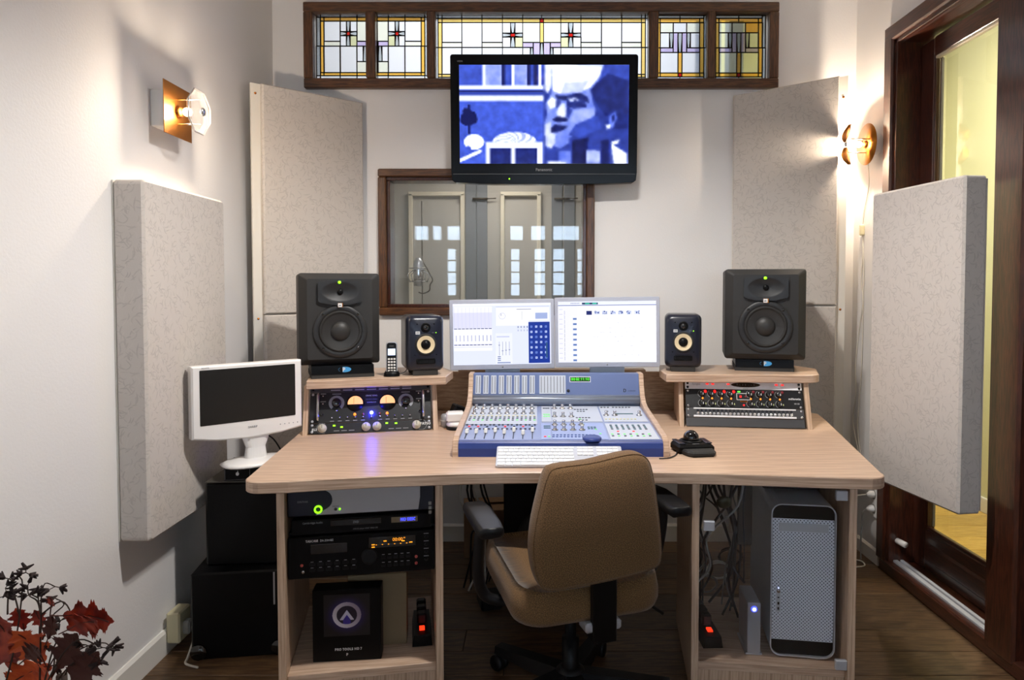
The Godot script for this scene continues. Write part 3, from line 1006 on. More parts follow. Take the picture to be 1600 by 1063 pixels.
func build_booth_window() -> void:
	var w := structure("window_2", "brown wooden framed window into the booth")
	var x0 := -0.826
	var x1 := 0.304
	var y0 := 1.206
	var y1 := 1.972
	var cx := (x0 + x1) / 2
	var cy := (y0 + y1) / 2
	for y in [y0 + 0.021, y1 - 0.021]:
		obj("frame_rail", bx(Vector3(x1 - x0, 0.042, 0.04), Vector3(cx, y, ZB + 0.012), 0.006), M.brown_frame, w)
		obj("inner_rail", bx(Vector3(x1 - x0 - 0.08, 0.018, 0.12), Vector3(cx, y + (0.029 if y < cy else -0.029), ZB - 0.05), 0.003), M.mahogany_flat, w)
	for x in [x0 + 0.021, x1 - 0.021]:
		obj("frame_post", bx(Vector3(0.042, y1 - y0 - 0.084, 0.04), Vector3(x, cy, ZB + 0.012), 0.006), M.brown_frame_up, w)
		obj("inner_post", bx(Vector3(0.018, y1 - y0 - 0.12, 0.12), Vector3(x + (0.029 if x < cx else -0.029), cy, ZB - 0.05), 0.003), M.mahogany, w)
	for z in [ZB - 0.025, ZB - 0.095]:
		obj("pane", MB.new().picture(Vector3(x0 + 0.05, y1 - 0.05, z), Vector3(x1 - 0.05, y1 - 0.05, z), Vector3(x1 - 0.05, y0 + 0.05, z), Vector3(x0 + 0.05, y0 + 0.05, z)), M.pane_clear, w)


func build_glass_door() -> void:
	var d := structure("door_1", "dark mahogany glazed door in the right wall")
	# casing on the wall face
	obj("casing_post", bx(Vector3(0.035, 2.47, 0.075), Vector3(XR - 0.008, 1.285, -3.275), 0.008), M.mahogany, d)
	obj("casing_head", bx(Vector3(0.035, 0.075, 2.1), Vector3(XR - 0.008, 2.535, -2.262), 0.008), M.mahogany_flat, d)
	obj("jamb", bx(Vector3(0.17, 2.5, 0.03), Vector3(XR + 0.075, 1.25, -3.232), 0.002), M.mahogany, d)
	obj("jamb_head", bx(Vector3(0.17, 0.03, 2.0), Vector3(XR + 0.075, 2.495, -2.25), 0.002), M.mahogany_flat, d)
	var bead := MB.new().tube(PackedVector3Array([Vector3(XR + 0.012, 2.486, -3.24), Vector3(XR + 0.012, 2.486, -1.3)]), 0.009, 8)
	obj("head_bead", bead, M.mahogany_flat, d)
	# sill and threshold strips
	obj("sill", bx(Vector3(0.18, 0.06, 2.06), Vector3(XR + 0.07, 0.03, -2.26), 0.006), M.mahogany_flat, d)
	obj("threshold", bx(Vector3(0.022, 0.012, 0.71), Vector3(XR + 0.022, 0.064, -2.86), 0.002), M.aluminium, d)
	obj("threshold", bx(Vector3(0.016, 0.012, 0.71), Vector3(XR + 0.052, 0.064, -2.86), 0.002), M.aluminium, d)
	obj("stop_bolt", MB.new().tube(PackedVector3Array([Vector3(1.70, 0.16, -3.215), Vector3(1.71, 0.16, -3.16)]), 0.014, 10), M.white_plastic, d)
	# glazed leaf
	var x := 1.795
	obj("stile", bx(Vector3(0.045, 2.40, 0.105), Vector3(x, 1.265, -3.165), 0.006), M.mahogany, d)
	obj("stile", bx(Vector3(0.045, 2.40, 0.105), Vector3(x, 1.265, -2.43), 0.006), M.mahogany, d)
	obj("top_rail", bx(Vector3(0.045, 0.09, 0.64), Vector3(x, 2.425, -2.797), 0.006), M.mahogany_flat, d)
	obj("bottom_rail", bx(Vector3(0.045, 0.19, 0.64), Vector3(x, 0.16, -2.797), 0.006), M.mahogany_flat, d)
	obj("bottom_moulding", bx(Vector3(0.02, 0.085, 0.56), Vector3(x - 0.022, 0.155, -2.797), 0.01), M.mahogany_flat, d)
	obj("glazing_bead", bx(Vector3(0.02, 0.014, 0.62), Vector3(x - 0.012, 0.262, -2.797), 0.003), M.mahogany_flat, d)
	obj("glazing_bead", bx(Vector3(0.02, 0.014, 0.62), Vector3(x - 0.012, 2.375, -2.797), 0.003), M.cream_paint, d)
	obj("glazing_bead", bx(Vector3(0.02, 2.10, 0.012), Vector3(x - 0.012, 1.32, -3.107), 0.003), M.mahogany, d)
	obj("glazing_seal", bx(Vector3(0.01, 2.10, 0.006), Vector3(x + 0.006, 1.32, -3.098), 0.0), M.cable_grey, d)
	var p := MB.new().picture(Vector3(x + 0.006, 2.385, -2.485), Vector3(x + 0.006, 2.385, -3.112), Vector3(x + 0.006, 0.25, -3.112), Vector3(x + 0.006, 0.25, -2.485))
	obj("pane", p, M.pane_clear, d)
	# thick post and the neighbouring boarded leaf
	obj("post", bx(Vector3(0.17, 2.47, 0.16), Vector3(XR + 0.06, 1.27, -2.425), 0.01), M.mahogany, d)
	for i in 3:
		obj("board", bx(Vector3(0.05, 2.42, 0.35), Vector3(x - 0.03, 1.27, -2.165 + i * 0.355), 0.006), M.mahogany, d)


# ---------------------------------------------------------------- acoustic panels
func build_acoustic_panels() -> void:
	# left wall panel: foam under printed cloth, slightly rounded edges
	var t := thing("acoustic_panel", "tall printed beige acoustic panel on the left wall below the square sconce", "acoustic panel", Vector3(XL, 0.513, -2.535), 90, "cloth acoustic panels")
	obj("cloth_cover", MB.new().prism(rrect(0.58, 1.19, 0.016, 3, Vector2(0, 0.595)), 0.004, 0.105, 0.008), M.fabric, t)
	obj("backing", bx(Vector3(0.575, 1.185, 0.005), Vector3(0, 0.595, 0.003)), M.board_white, t)
	# right panel: hangs before the glass door
	t = thing("acoustic_panel", "tall printed beige acoustic panel hanging before the glass door", "acoustic panel", Vector3(1.508, 0.535, -2.675), 0, "cloth acoustic panels")
	var dir := Vector3(1.492 - 1.417, 0, -2.42 + 2.93).normalized()
	var nrm := Vector3.UP.cross(dir)
	t.basis = Basis(dir, Vector3.UP, -nrm)
	t.position = Vector3((1.492 + 1.417) / 2, 0.545, (-2.42 - 2.93) / 2)
	obj("cloth_cover", MB.new().prism(rrect(0.515, 1.2, 0.01, 3, Vector2(0, 0.6)), 0.0, -0.09, 0.008), M.fabric, t)
	obj("backing", bx(Vector3(0.5, 1.18, 0.006), Vector3(0, 0.6, -0.093)), M.board_white, t)
	for y in [0.25, 0.95]:
		for s in [-0.2, -0.06]:
			obj("hanger", bx(Vector3(0.02, 0.03, 0.14), Vector3(s, y, -0.165)), M.steel, t)
	# corner traps: white board with an upper and a lower cloth panel
	corner_trap("left", Vector3(-0.915, 0, ZB + 0.012), Vector3(-1.327, 0, -3.245), 2.312, 2.305, 1.225)
	corner_trap("right", Vector3(1.548, 0, -3.468), Vector3(1.022, 0, ZB + 0.022), 2.405, 2.345, 1.262)


func corner_trap(side: String, a: Vector3, e: Vector3, ya: float, ye: float, seam: float) -> void:
	# a is the right end, e the left end as seen from the room
	var dir := (a - e).normalized()
	var nrm := dir.cross(Vector3.UP)
	var long := (a - e).length()
	var t := thing("corner_trap", "tall diagonal cloth acoustic panel across the %s back corner" % side, "acoustic panel", e, 0, "diagonal corner panels")
	t.basis = Basis(dir, Vector3.UP, nrm if nrm.z > 0 else -nrm)
	var yl := ye
	var yr := ya
	obj("board", MB.new().prism(PackedVector2Array([Vector2(0, 0), Vector2(long, 0), Vector2(long, yr), Vector2(0, yl)]), -0.012, 0.0), M.board_white, t)
	var strip := 0.042
	var p0 := strip if side == "left" else 0.004
	var p1 := long - 0.004 if side == "left" else long - strip
	var top0 := lerpf(yl, yr, p0 / long) - 0.002
	var top1 := lerpf(yl, yr, p1 / long) - 0.002
	obj("upper_cloth", MB.new().prism(PackedVector2Array([Vector2(p0, seam + 0.003), Vector2(p1, seam + 0.003), Vector2(p1, top1), Vector2(p0, top0)]), 0.0, 0.03, 0.006), M.fabric, t)
	obj("lower_cloth", MB.new().prism(PackedVector2Array([Vector2(p0, 0.06), Vector2(p1, 0.06), Vector2(p1, seam - 0.003), Vector2(p0, seam - 0.003)]), 0.0, 0.03, 0.006), M.fabric, t)
	for y in [0.4, seam - 0.02, ye - 0.045]:
		obj("screw", MB.new().lathe([Vector2(0.006, 0), Vector2(0.005, 0.002), Vector2(0, 0.003)], 8), M.copper, t, Vector3(strip / 2 if side == "left" else long - strip / 2, y, 0.0), FACE)


# ---------------------------------------------------------------- desk
const FLAT := Basis(Vector3(1, 0, 0), Vector3(0, 0, 1), Vector3(0, 1, 0))   # polygon (x, z), drawn out upwards
const SIDE := Basis(Vector3(0, 0, -1), Vector3(0, 1, 0), Vector3(1, 0, 0))  # polygon (depth, height), drawn out along x


func arc(c: Vector2, r: float, a0: float, a1: float, n := 6) -> PackedVector2Array:
	var out := PackedVector2Array()
	for i in n + 1:
		var a := deg_to_rad(lerpf(a0, a1, float(i) / n))
		out.append(c + Vector2(cos(a), sin(a)) * r)
	return out


func build_desk() -> void:
	var t := thing("studio_desk", "wide light oak studio desk with curved front, raised shelves and two cupboards", "desk")
	var top := PackedVector2Array()
	top.append_array(arc(Vector2(-0.862, -2.172), 0.055, 185, 90))
	for p in [[-0.772, -2.127], [-0.667, -2.153], [-0.502, -2.184], [-0.366, -2.203], [-0.24, -2.218], [-0.11, -2.229], [0.08, -2.235], [0.25, -2.236], [0.43, -2.231], [0.589, -2.218], [0.773, -2.196], [0.952, -2.173]]:
		top.append(Vector2(p[0], p[1]))
	top.append_array(arc(Vector2(1.062, -2.222), 0.06, 90, -5))
	for p in [[1.316, -3.118], [1.345, -3.28], [1.2, -3.42], [-0.9, -3.42], [-1.02, -3.25], [-0.984, -2.853]]:
		top.append(Vector2(p[0], p[1]))
	obj("desktop", MB.new().prism(top, 0.712, 0.75, 0.003, Vector3.ZERO, FLAT), M.oak, t)
	# raised shelves
	var left := PackedVector2Array([Vector2(-0.928, -2.778), Vector2(-0.384, -2.922), Vector2(-0.376, -3.11), Vector2(-0.45, -3.28), Vector2(-0.97, -3.22), Vector2(-0.985, -3.0)])
	obj("raised_shelf", MB.new().prism(left, 0.94, 0.975, 0.003, Vector3.ZERO, FLAT), M.oak, t)
	var right := PackedVector2Array([Vector2(0.566, -2.997), Vector2(1.165, -2.968)])
	right.append_array(arc(Vector2(1.175, -3.035), 0.066, 85, 5))
	right.append_array(PackedVector2Array([Vector2(1.30, -3.20), Vector2(1.24, -3.36), Vector2(0.60, -3.36), Vector2(0.566, -3.17)]))
	obj("raised_shelf", MB.new().prism(right, 0.94, 0.975, 0.003, Vector3.ZERO, FLAT), M.oak, t)
	# rack cheeks under them
	for r in [[Vector3(-0.6835, 0.75, -2.8475), 12.3, 0.272], [Vector3(0.895, 0.75, -2.939), -7.1, 0.275]]:
		for s in [-1, 1]:
			var b := MB.new()
			b.prism(PackedVector2Array([Vector2(0, 0), Vector2(0.34, 0), Vector2(0.34, 0.19), Vector2(0.085, 0.19)]), -0.010, 0.010, 0.0015, Vector3(s * (r[2] - 0.008), 0, 0), SIDE)
			obj("rack_cheek", b, M.oak_up, t, r[0], Basis(Vector3.UP, deg_to_rad(r[1])))
	# riser board and ledge behind the console
	obj("riser_board", bx(Vector3(1.34, 0.19, 0.02), Vector3(0.095, 0.845, -3.385), 0.002), M.oak_end, t)
	obj("riser_ledge", bx(Vector3(0.90, 0.018, 0.07), Vector3(0.075, 0.949, -3.34), 0.002), M.oak_end, t)
	# cupboards
	for c in [[Vector3(-0.56, 0, -2.19), 10.5], [Vector3(0.768, 0, -2.212), -6.3]]:
		var bs := Basis(Vector3.UP, deg_to_rad(c[1]))
		for s in [-1, 1]:
			obj("cupboard_side", bx(Vector3(0.024, 0.712, 0.52), Vector3(s * 0.247, 0.356, -0.26), 0.0015), M.oak_up, t, c[0], bs)
		obj("cupboard_floor", bx(Vector3(0.47, 0.028, 0.50), Vector3(0, 0.098, -0.265), 0.002), M.oak, t, c[0], bs)
		obj("cupboard_plinth", bx(Vector3(0.47, 0.084, 0.02), Vector3(0, 0.042, -0.03), 0.001), M.oak_up, t, c[0], bs)
	# smoked glass door of the right cupboard with its steel clips
	var door := Node3D.new()
	door.name = "cupboard_door"
	t.add_child(door)
	door.position = Vector3(0.768, 0, -2.212)
	door.rotation.y = deg_to_rad(-6.3)
	var z := 0.004
	obj("pane", MB.new().picture(Vector3(-0.232, 0.708, z), Vector3(0.232, 0.708, z), Vector3(0.232, 0.116, z), Vector3(-0.232, 0.116, z)), M.pane_smoked, door)
	for h in [[-0.205, 0.575], [0.214, 0.138], [0.208, 0.688]]:
		obj("clip", bx(Vector3(0.036, 0.032, 0.016), Vector3(h[0], h[1], z), 0.002), M.steel, door)


# ---------------------------------------------------------------- mixing console
func surf(u: float, v: float, lift := 0.0) -> Vector3:
	# point on the console's work surface: u across in metres, v 0 at the front to 1 at the back
	return Vector3(u, 0.0555 + 0.031 * v + lift, -0.012 - 0.55 * v)


func fr(f: float) -> float:
	return -0.364 + 0.728 * f


func build_console() -> void:
	var t := thing("mixing_console", "blue grey mixing console with wooden cheeks in the middle of the desk", "mixing console", Vector3(0.087, 0.75, -2.435))
	var tilt := Basis(Vector3.RIGHT, atan2(0.031, 0.55))
	# body and lip
	obj("body", MB.new().prism(PackedVector2Array([Vector2(0.012, 0.0), Vector2(0.012, 0.055), Vector2(0.565, 0.086), Vector2(0.565, 0.0)]), -0.364, 0.364, 0.0, Vector3.ZERO, SIDE), M.console_top, t)
	obj("front_lip", MB.new().prism(PackedVector2Array([Vector2(0.0, 0.0), Vector2(0.0, 0.03), Vector2(0.006, 0.048), Vector2(0.016, 0.057), Vector2(0.022, 0.057), Vector2(0.022, 0.0)]), -0.364, 0.364, 0.0, Vector3.ZERO, SIDE), M.console_lip, t)
	var cheek := PackedVector2Array([Vector2(-0.005, 0), Vector2(-0.004, 0.02), Vector2(0.012, 0.055), Vector2(0.04, 0.068), Vector2(0.47, 0.098), Vector2(0.52, 0.108), Vector2(0.555, 0.13), Vector2(0.58, 0.165), Vector2(0.605, 0.222), Vector2(0.68, 0.222), Vector2(0.68, 0)])
	for s in [-1, 1]:
		obj("wooden_cheek", MB.new().prism(cheek, -0.0105, 0.0105, 0.002, Vector3(s * 0.375, 0, 0), SIDE), M.oak, t)
	# meter bridge with its rolled lower edge
	var roll := PackedVector2Array([Vector2(0.56, 0.084)])
	for i in 9:
		var a := deg_to_rad(-70 + 160.0 * i / 8)
		roll.append(Vector2(0.578 - cos(a) * 0.026, 0.108 + sin(a) * 0.025))
	roll.append(Vector2(0.62, 0.135))
	roll.append(Vector2(0.62, 0.084))
	obj("bridge_roll", MB.new().smooth().prism(roll, -0.364, 0.364, 0.0, Vector3.ZERO, SIDE), M.console_roll, t)
	obj("meter_bridge", MB.new().prism(PackedVector2Array([Vector2(0.575, 0.132), Vector2(0.605, 0.221), Vector2(0.66, 0.221), Vector2(0.66, 0.132)]), -0.364, 0.364, 0.0, Vector3.ZERO, SIDE), M.console_bridge, t)
	var lean := Basis(Vector3.RIGHT, -atan2(0.03, 0.089))
	for i in 8:
		var x := fr(0.03 + 0.0465 * i)
		var strip := obj("meter_strip", bx(Vector3(0.023, 0.082, 0.002)), M.meter_strip, t, Vector3(x, 0.176, -0.588), lean)
		for s in [-0.006, 0.006]:
			obj("meter_slot", bx(Vector3(0.0022, 0.072, 0.002), Vector3(s, 0, 0.0006)), M.button_dark, strip)
	var grp := obj("meter_group", bx(Vector3(0.115, 0.082, 0.002)), M.meter_strip, t, Vector3(fr(0.478), 0.176, -0.588), lean)
	for i in 8:
		obj("meter_slot", bx(Vector3(0.0022, 0.072, 0.002), Vector3(-0.049 + i * 0.014, 0, 0.0006)), M.button_dark, grp)
	var win := obj("clock_window", bx(Vector3(0.094, 0.026, 0.002)), M.meter_strip, t, Vector3(fr(0.645), 0.198, -0.5962), lean)
	obj("clock_glass", bx(Vector3(0.086, 0.018, 0.001), Vector3(0, 0, 0.0014)), M.black_gloss, win)
	words("00:02:11:10", 0.0115, M.led_green, win, Vector3(0, 0, 0.0026), Basis(), false, "clock_digits")
	obj("talkback_grille", MB.new().lathe([Vector2(0.0068, 0), Vector2(0.0065, 0.001), Vector2(0, 0.0012)], 14), M.print_dark, t, Vector3(fr(0.573), 0.150, -0.580), lean * FACE)
	words("D", 0.016, M.print_dark, t, Vector3(fr(0.912), 0.151, -0.5805), lean, true, "badge")
	words("COMMAND", 0.005, M.print_dark, t, Vector3(fr(0.955), 0.149, -0.5805), lean, false, "badge")
	words("digidesign", 0.0055, M.print_white, t, surf(fr(0.07), 0.03, 0.0006), Basis(Vector3.RIGHT, -PI / 2) , false, "badge")
	# pale section plates
	for p in [[0.0, 0.385, 0.42, 0.985, 0], [0.405, 0.455, 0.03, 0.44, 1], [0.41, 0.465, 0.49, 0.975, 0], [0.468, 0.742, 0.49, 0.975, 0], [0.46, 0.738, 0.03, 0.44, 1], [0.75, 0.99, 0.49, 0.975, 0], [0.748, 0.99, 0.03, 0.44, 2]]:
		var c := surf(fr((p[0] + p[1]) / 2), (p[2] + p[3]) / 2, 0.0006)
		obj("section_plate", bx(Vector3(0.728 * (p[1] - p[0]), 0.0014, 0.55 * (p[3] - p[2])), Vector3.ZERO, 0.0004), [M.console_panel, M.console_panel_blue, M.console_panel][p[4]], t, c, tilt)
	# rotary encoders
	var knob := MB.new().lathe([Vector2(0.011, 0), Vector2(0.0105, 0.002), Vector2(0.0065, 0.004), Vector2(0.006, 0.013), Vector2(0.0072, 0.016), Vector2(0.006, 0.0185), Vector2(0, 0.019)], 12).mesh()
	var skirt := MB.new().lathe([Vector2(0.0125, 0), Vector2(0.0125, 0.0015), Vector2(0.0, 0.0018)], 12).mesh()
	var spots := []
	for i in 8:
		spots.append([0.028 + 0.0467 * i, 0.90])
		spots.append([0.028 + 0.0467 * i, 0.74])
	for i in 3:
		spots.append([0.486 + 0.047 * i, 0.90])
		spots.append([0.483 + 0.047 * i, 0.64])
	for i in 4:
		spots.append([0.479 + 0.047 * i, 0.40])
		spots.append([0.477 + 0.047 * i, 0.26])
	spots.append_array([[0.774, 0.68], [0.822, 0.68], [0.96, 0.68]])
	for s in spots:
		var at := surf(fr(s[0]), s[1], 0.0014)
		var k := inst("encoder", knob, M.chrome, t, at, tilt)
		inst("knob_skirt", skirt, M.button_dark, k)
	# faders
	for i in 8:
		var u := fr(0.026 + 0.0478 * i)
		obj("fader_slot", bx(Vector3(0.0035, 0.0012, 0.115)), M.print_dark, t, surf(u, 0.155, 0.0006), tilt)
		var v: float = [0.195, 0.195, 0.205, 0.225, 0.185, 0.235, 0.165, 0.235][i]
		var capo := obj("fader_cap", MB.new().prism(PackedVector2Array([Vector2(-0.014, 0), Vector2(0.014, 0), Vector2(0.009, 0.012), Vector2(0.002, 0.009), Vector2(-0.002, 0.009), Vector2(-0.009, 0.012)]), -0.006, 0.006, 0.001, Vector3.ZERO, SIDE), M.white_matt, t, surf(u, v, 0.002), tilt)
		obj("cap_line", bx(Vector3(0.0122, 0.0008, 0.0012), Vector3(0, 0.0094, 0)), M.print_dark, capo)
	# push buttons too small to tell apart
	var groups := {"button_dark": [], "button_teal": [], "button_green_light": [], "button_red_light": [], "button_cream": [], "button_blue": []}
	for i in 8:
		var f := 0.026 + 0.0475 * i
		for k in 3:
			groups["button_dark"].append([f - 0.012, 0.62 - k * 0.045])
			groups["button_dark" if k == 0 else "button_green_light" if k == 2 else "button_teal"].append([f + 0.012, 0.62 - k * 0.045])
		for k in 2:
			groups["button_cream"].append([f - 0.01 + k * 0.02, 0.66])
		groups["button_dark"].append_array([[f - 0.014, 0.40], [f + 0.014, 0.40], [f - 0.012, 0.29], [f + 0.012, 0.29]])
		groups["button_red_light" if i in [0, 1, 4, 6] else "button_dark"].append([f, 0.355])
	for k in 5:
		groups["button_dark"].append_array([[0.605 + k * 0.017, 0.86], [0.605 + k * 0.017, 0.60]])
		if k < 3:
			groups["button_dark"].append_array([[0.62 + k * 0.017, 0.80], [0.615 + k * 0.02, 0.53]])
			groups["button_teal"].append_array([[0.655 + k * 0.016, 0.33], [0.655 + k * 0.016, 0.29]])
	for k in 12:
		groups["button_blue"].append_array([[0.468 + k * 0.0185, 0.13], [0.466 + k * 0.0185, 0.085]])
	for k in 3:
		groups["button_green_light"].append_array([[0.425 + k * 0.013, 0.70], [0.425 + k * 0.013, 0.64]])
		groups["button_teal"].append_array([[0.425 + k * 0.012, 0.36], [0.425 + k * 0.012, 0.31]])
		groups["button_dark"].append([0.425 + k * 0.013, 0.90])
	groups["button_red_light"].append_array([[0.425, 0.09], [0.80, 0.22], [0.88, 0.22]])
	groups["button_green_light"].append_array([[0.445, 0.09], [0.62, 0.56], [0.705, 0.16], [0.69, 0.27]])
	for k in 9:
		groups["button_dark"].append([0.765 + k * 0.019 + (0.012 if k > 2 else 0.0), 0.93])
		groups["button_teal"].append([0.84 + k * 0.012, 0.72] if k < 8 else [0.79, 0.8])
		groups["button_cream"].append([0.765 + k * 0.02, 0.56])
	for col in 7:
		for row in 4:
			groups["button_teal" if (col + row) % 3 else "button_dark"].append([0.775 + col * 0.0295, 0.385 - row * 0.035])
			if row < 2:
				groups["button_dark" if (col + row) % 2 else "button_green_light"].append([0.765 + col * 0.031, 0.15 - row * 0.045])
	for key in groups:
		var b := MB.new()
		for s in groups[key]:
			b.box(surf(fr(s[0]), s[1], 0.002), Vector3(0.0085, 0.003, 0.0085), 0.0)
		stuff(obj("push_buttons", b, M[key], t))
	obj("scroll_wheel", MB.new().lathe([Vector2(0.034, 0), Vector2(0.034, 0.006), Vector2(0.03, 0.009), Vector2(0, 0.009)], 24), M.console_lip, t, surf(fr(0.655), 0.03, 0.001), tilt)


# ---------------------------------------------------------------- loudspeakers
func build_big_monitor(label: String, at: Vector3, turn: float, size := 1.0) -> void:
	var t := thing("studio_loudspeaker", label, "loudspeaker", at, turn, "large black loudspeakers")
	t.scale = Vector3.ONE * size
	var w := 0.328
	var h := 0.382
	var back := rrect(w, h, 0.012, 3, Vector2(0, h / 2))
	var rings := [ring3(back, -0.27), ring3(back, -0.028), ring3(rrect(w - 0.004, h - 0.004, 0.014, 3, Vector2(0, h / 2)), -0.024), ring3(rrect(w - 0.066, h - 0.048, 0.008, 3, Vector2(0, h / 2)), 0.0)]
	obj("cabinet", MB.new().loft(rings), M.speaker_black, t)
	# woofer
	var cy := 0.140
	obj("woofer_frame", MB.new().lathe([Vector2(0.111, 0), Vector2(0.110, 0.005), Vector2(0.106, 0.008), Vector2(0.090, 0.010), Vector2(0.086, 0.007)], 40), M.horn_black, t, Vector3(0, cy, 0), FACE)
	obj("surround", MB.new().lathe([Vector2(0.087, 0.006), Vector2(0.085, 0.012), Vector2(0.080, 0.014), Vector2(0.075, 0.011), Vector2(0.073, 0.007)], 36), M.black_soft, t, Vector3(0, cy, 0), FACE)
	obj("cone", MB.new().lathe([Vector2(0.074, 0.009), Vector2(0.05, 0.003), Vector2(0.036, 0.001)], 36), M.cone_black, t, Vector3(0, cy, 0), FACE)
	obj("dust_cap", MB.new().lathe([Vector2(0.041, 0.001), Vector2(0.038, 0.006), Vector2(0.03, 0.013), Vector2(0.018, 0.018), Vector2(0, 0.020)], 30), M.cone_black, t, Vector3(0, cy, 0), FACE)
	for k in 4:
		var a := PI / 4 + PI / 2 * k
		obj("frame_screw", MB.new().lathe([Vector2(0.006, 0), Vector2(0.005, 0.002), Vector2(0, 0.001)], 10), M.black_gloss, t, Vector3(cos(a) * 0.099, cy + sin(a) * 0.099, 0.0085), FACE)
	# wave guide: plate with a flared hollow
	var gw := 0.178
	var gh := 0.108
	var g := MB.new().smooth()
	var nx := 36
	var ny := 26
	var pts := []
	for j in ny + 1:
		var row := []
		for i in nx + 1:
			var p := Vector2(-gw / 2 + gw * i / nx, -gh / 2 + gh * j / ny)
			var limit := gh / 2 - 0.016 * pow(absf(p.x) / (gw / 2), 2.0)
			p.y = clampf(p.y, -limit, limit)
			var e := Vector2(p.x / 0.062, (p.y - 0.002) / 0.034).length()
			var z := 0.013 - 0.0115 * pow(clampf(1.15 - e, 0.0, 1.0), 0.8)
			row.append(Vector3(p.x, p.y, z))
		pts.append(row)
	for j in ny:
		for i in nx:
			g.quad(pts[j][i], pts[j][i + 1], pts[j + 1][i + 1], pts[j + 1][i], Vector3(0, 0, 1))
	g.smooth(false)
	for i in nx:
		for j in [0, ny]:
			var a: Vector3 = pts[j][i]
			var e: Vector3 = pts[j][i + 1]
			g.quad(a, e, Vector3(e.x, e.y, 0), Vector3(a.x, a.y, 0), Vector3(0, -1 if j == 0 else 1, 0))
	for j in ny:
		for i in [0, nx]:
			var a: Vector3 = pts[j][i]
			var e: Vector3 = pts[j + 1][i]
			g.quad(a, e, Vector3(e.x, e.y, 0), Vector3(a.x, a.y, 0), Vector3(-1 if i == 0 else 1, 0, 0))
	var horn := obj("wave_guide", g, M.horn_black, t, Vector3(0, 0.302, 0))
	obj("tweeter", MB.new().ball(Vector3(0, 0.002, 0.006), Vector3(0.012, 0.012, 0.007), 16), M.black_satin, horn)
	obj("power_led", MB.new().ball(Vector3(-0.003, 0.042, 0.012), Vector3(0.007, 0.006, 0.004), 12), M.led_lime, horn)
	var badge := obj("badge", bx(Vector3(0.021, 0.018, 0.003), Vector3(0, 0, 0.0015)), M.copper, t, Vector3(0, 0.249, 0.0132))
	obj("badge_plate", bx(Vector3(0.016, 0.016, 0.001), Vector3(-0.002, 0, 0.0034)), M.print_white, badge)
	words("JBL", 0.0055, M.print_dark, badge, Vector3(-0.002, -0.001, 0.0042), Basis(), true, "badge_print")


func build_isolation_pad(label: String, at: Vector3, turn: float) -> void:
	var t := thing("isolation_pad", label, "speaker pad", at, turn, "speaker pads on the raised shelves")
	obj("foam_base", MB.new().prism(PackedVector2Array([Vector2(0.0, 0), Vector2(0.24, 0), Vector2(0.24, 0.022), Vector2(0.004, 0.022)]), -0.128, 0.128, 0.002, Vector3.ZERO, SIDE), M.foam, t)
	obj("steel_plate", MB.new().prism(PackedVector2Array([Vector2(0.001, 0.016), Vector2(0.003, 0.052), Vector2(0.24, 0.055), Vector2(0.24, 0.022), Vector2(0.004, 0.022)]), -0.126, 0.126, 0.001, Vector3.ZERO, SIDE), M.black_satin, t)
	var logo := PackedVector2Array()
	for i in 24:
		logo.append(Vector2(cos(TAU * i / 24) * 0.026, sin(TAU * i / 24) * 0.0115))
	var lo := obj("logo", MB.new().prism(logo, 0.0, 0.001), mat_once("logo_blue", c8(70, 160, 220), 0.4), t, Vector3(0.006, 0.035, 0.0012))
	obj("logo_black", MB.new().prism(PackedVector2Array([Vector2(-0.026, 0), Vector2(-0.018, 0.0085), Vector2(-0.010, 0.0108), Vector2(-0.004, 0.0), Vector2(-0.010, -0.0108), Vector2(-0.018, -0.0085)]), 0.001, 0.0016), M.black_gloss, lo)  # black half of the printed logo
	words("P", 0.017, M.print_white, lo, Vector3(-0.004, 0, 0.0016), Basis(), true, "logo_letter")


func mat_once(key: String, color: Color, rough := 0.6, metal := 0.0) -> StandardMaterial3D:
	return M[key] if M.has(key) else mat(key, color, rough, metal)


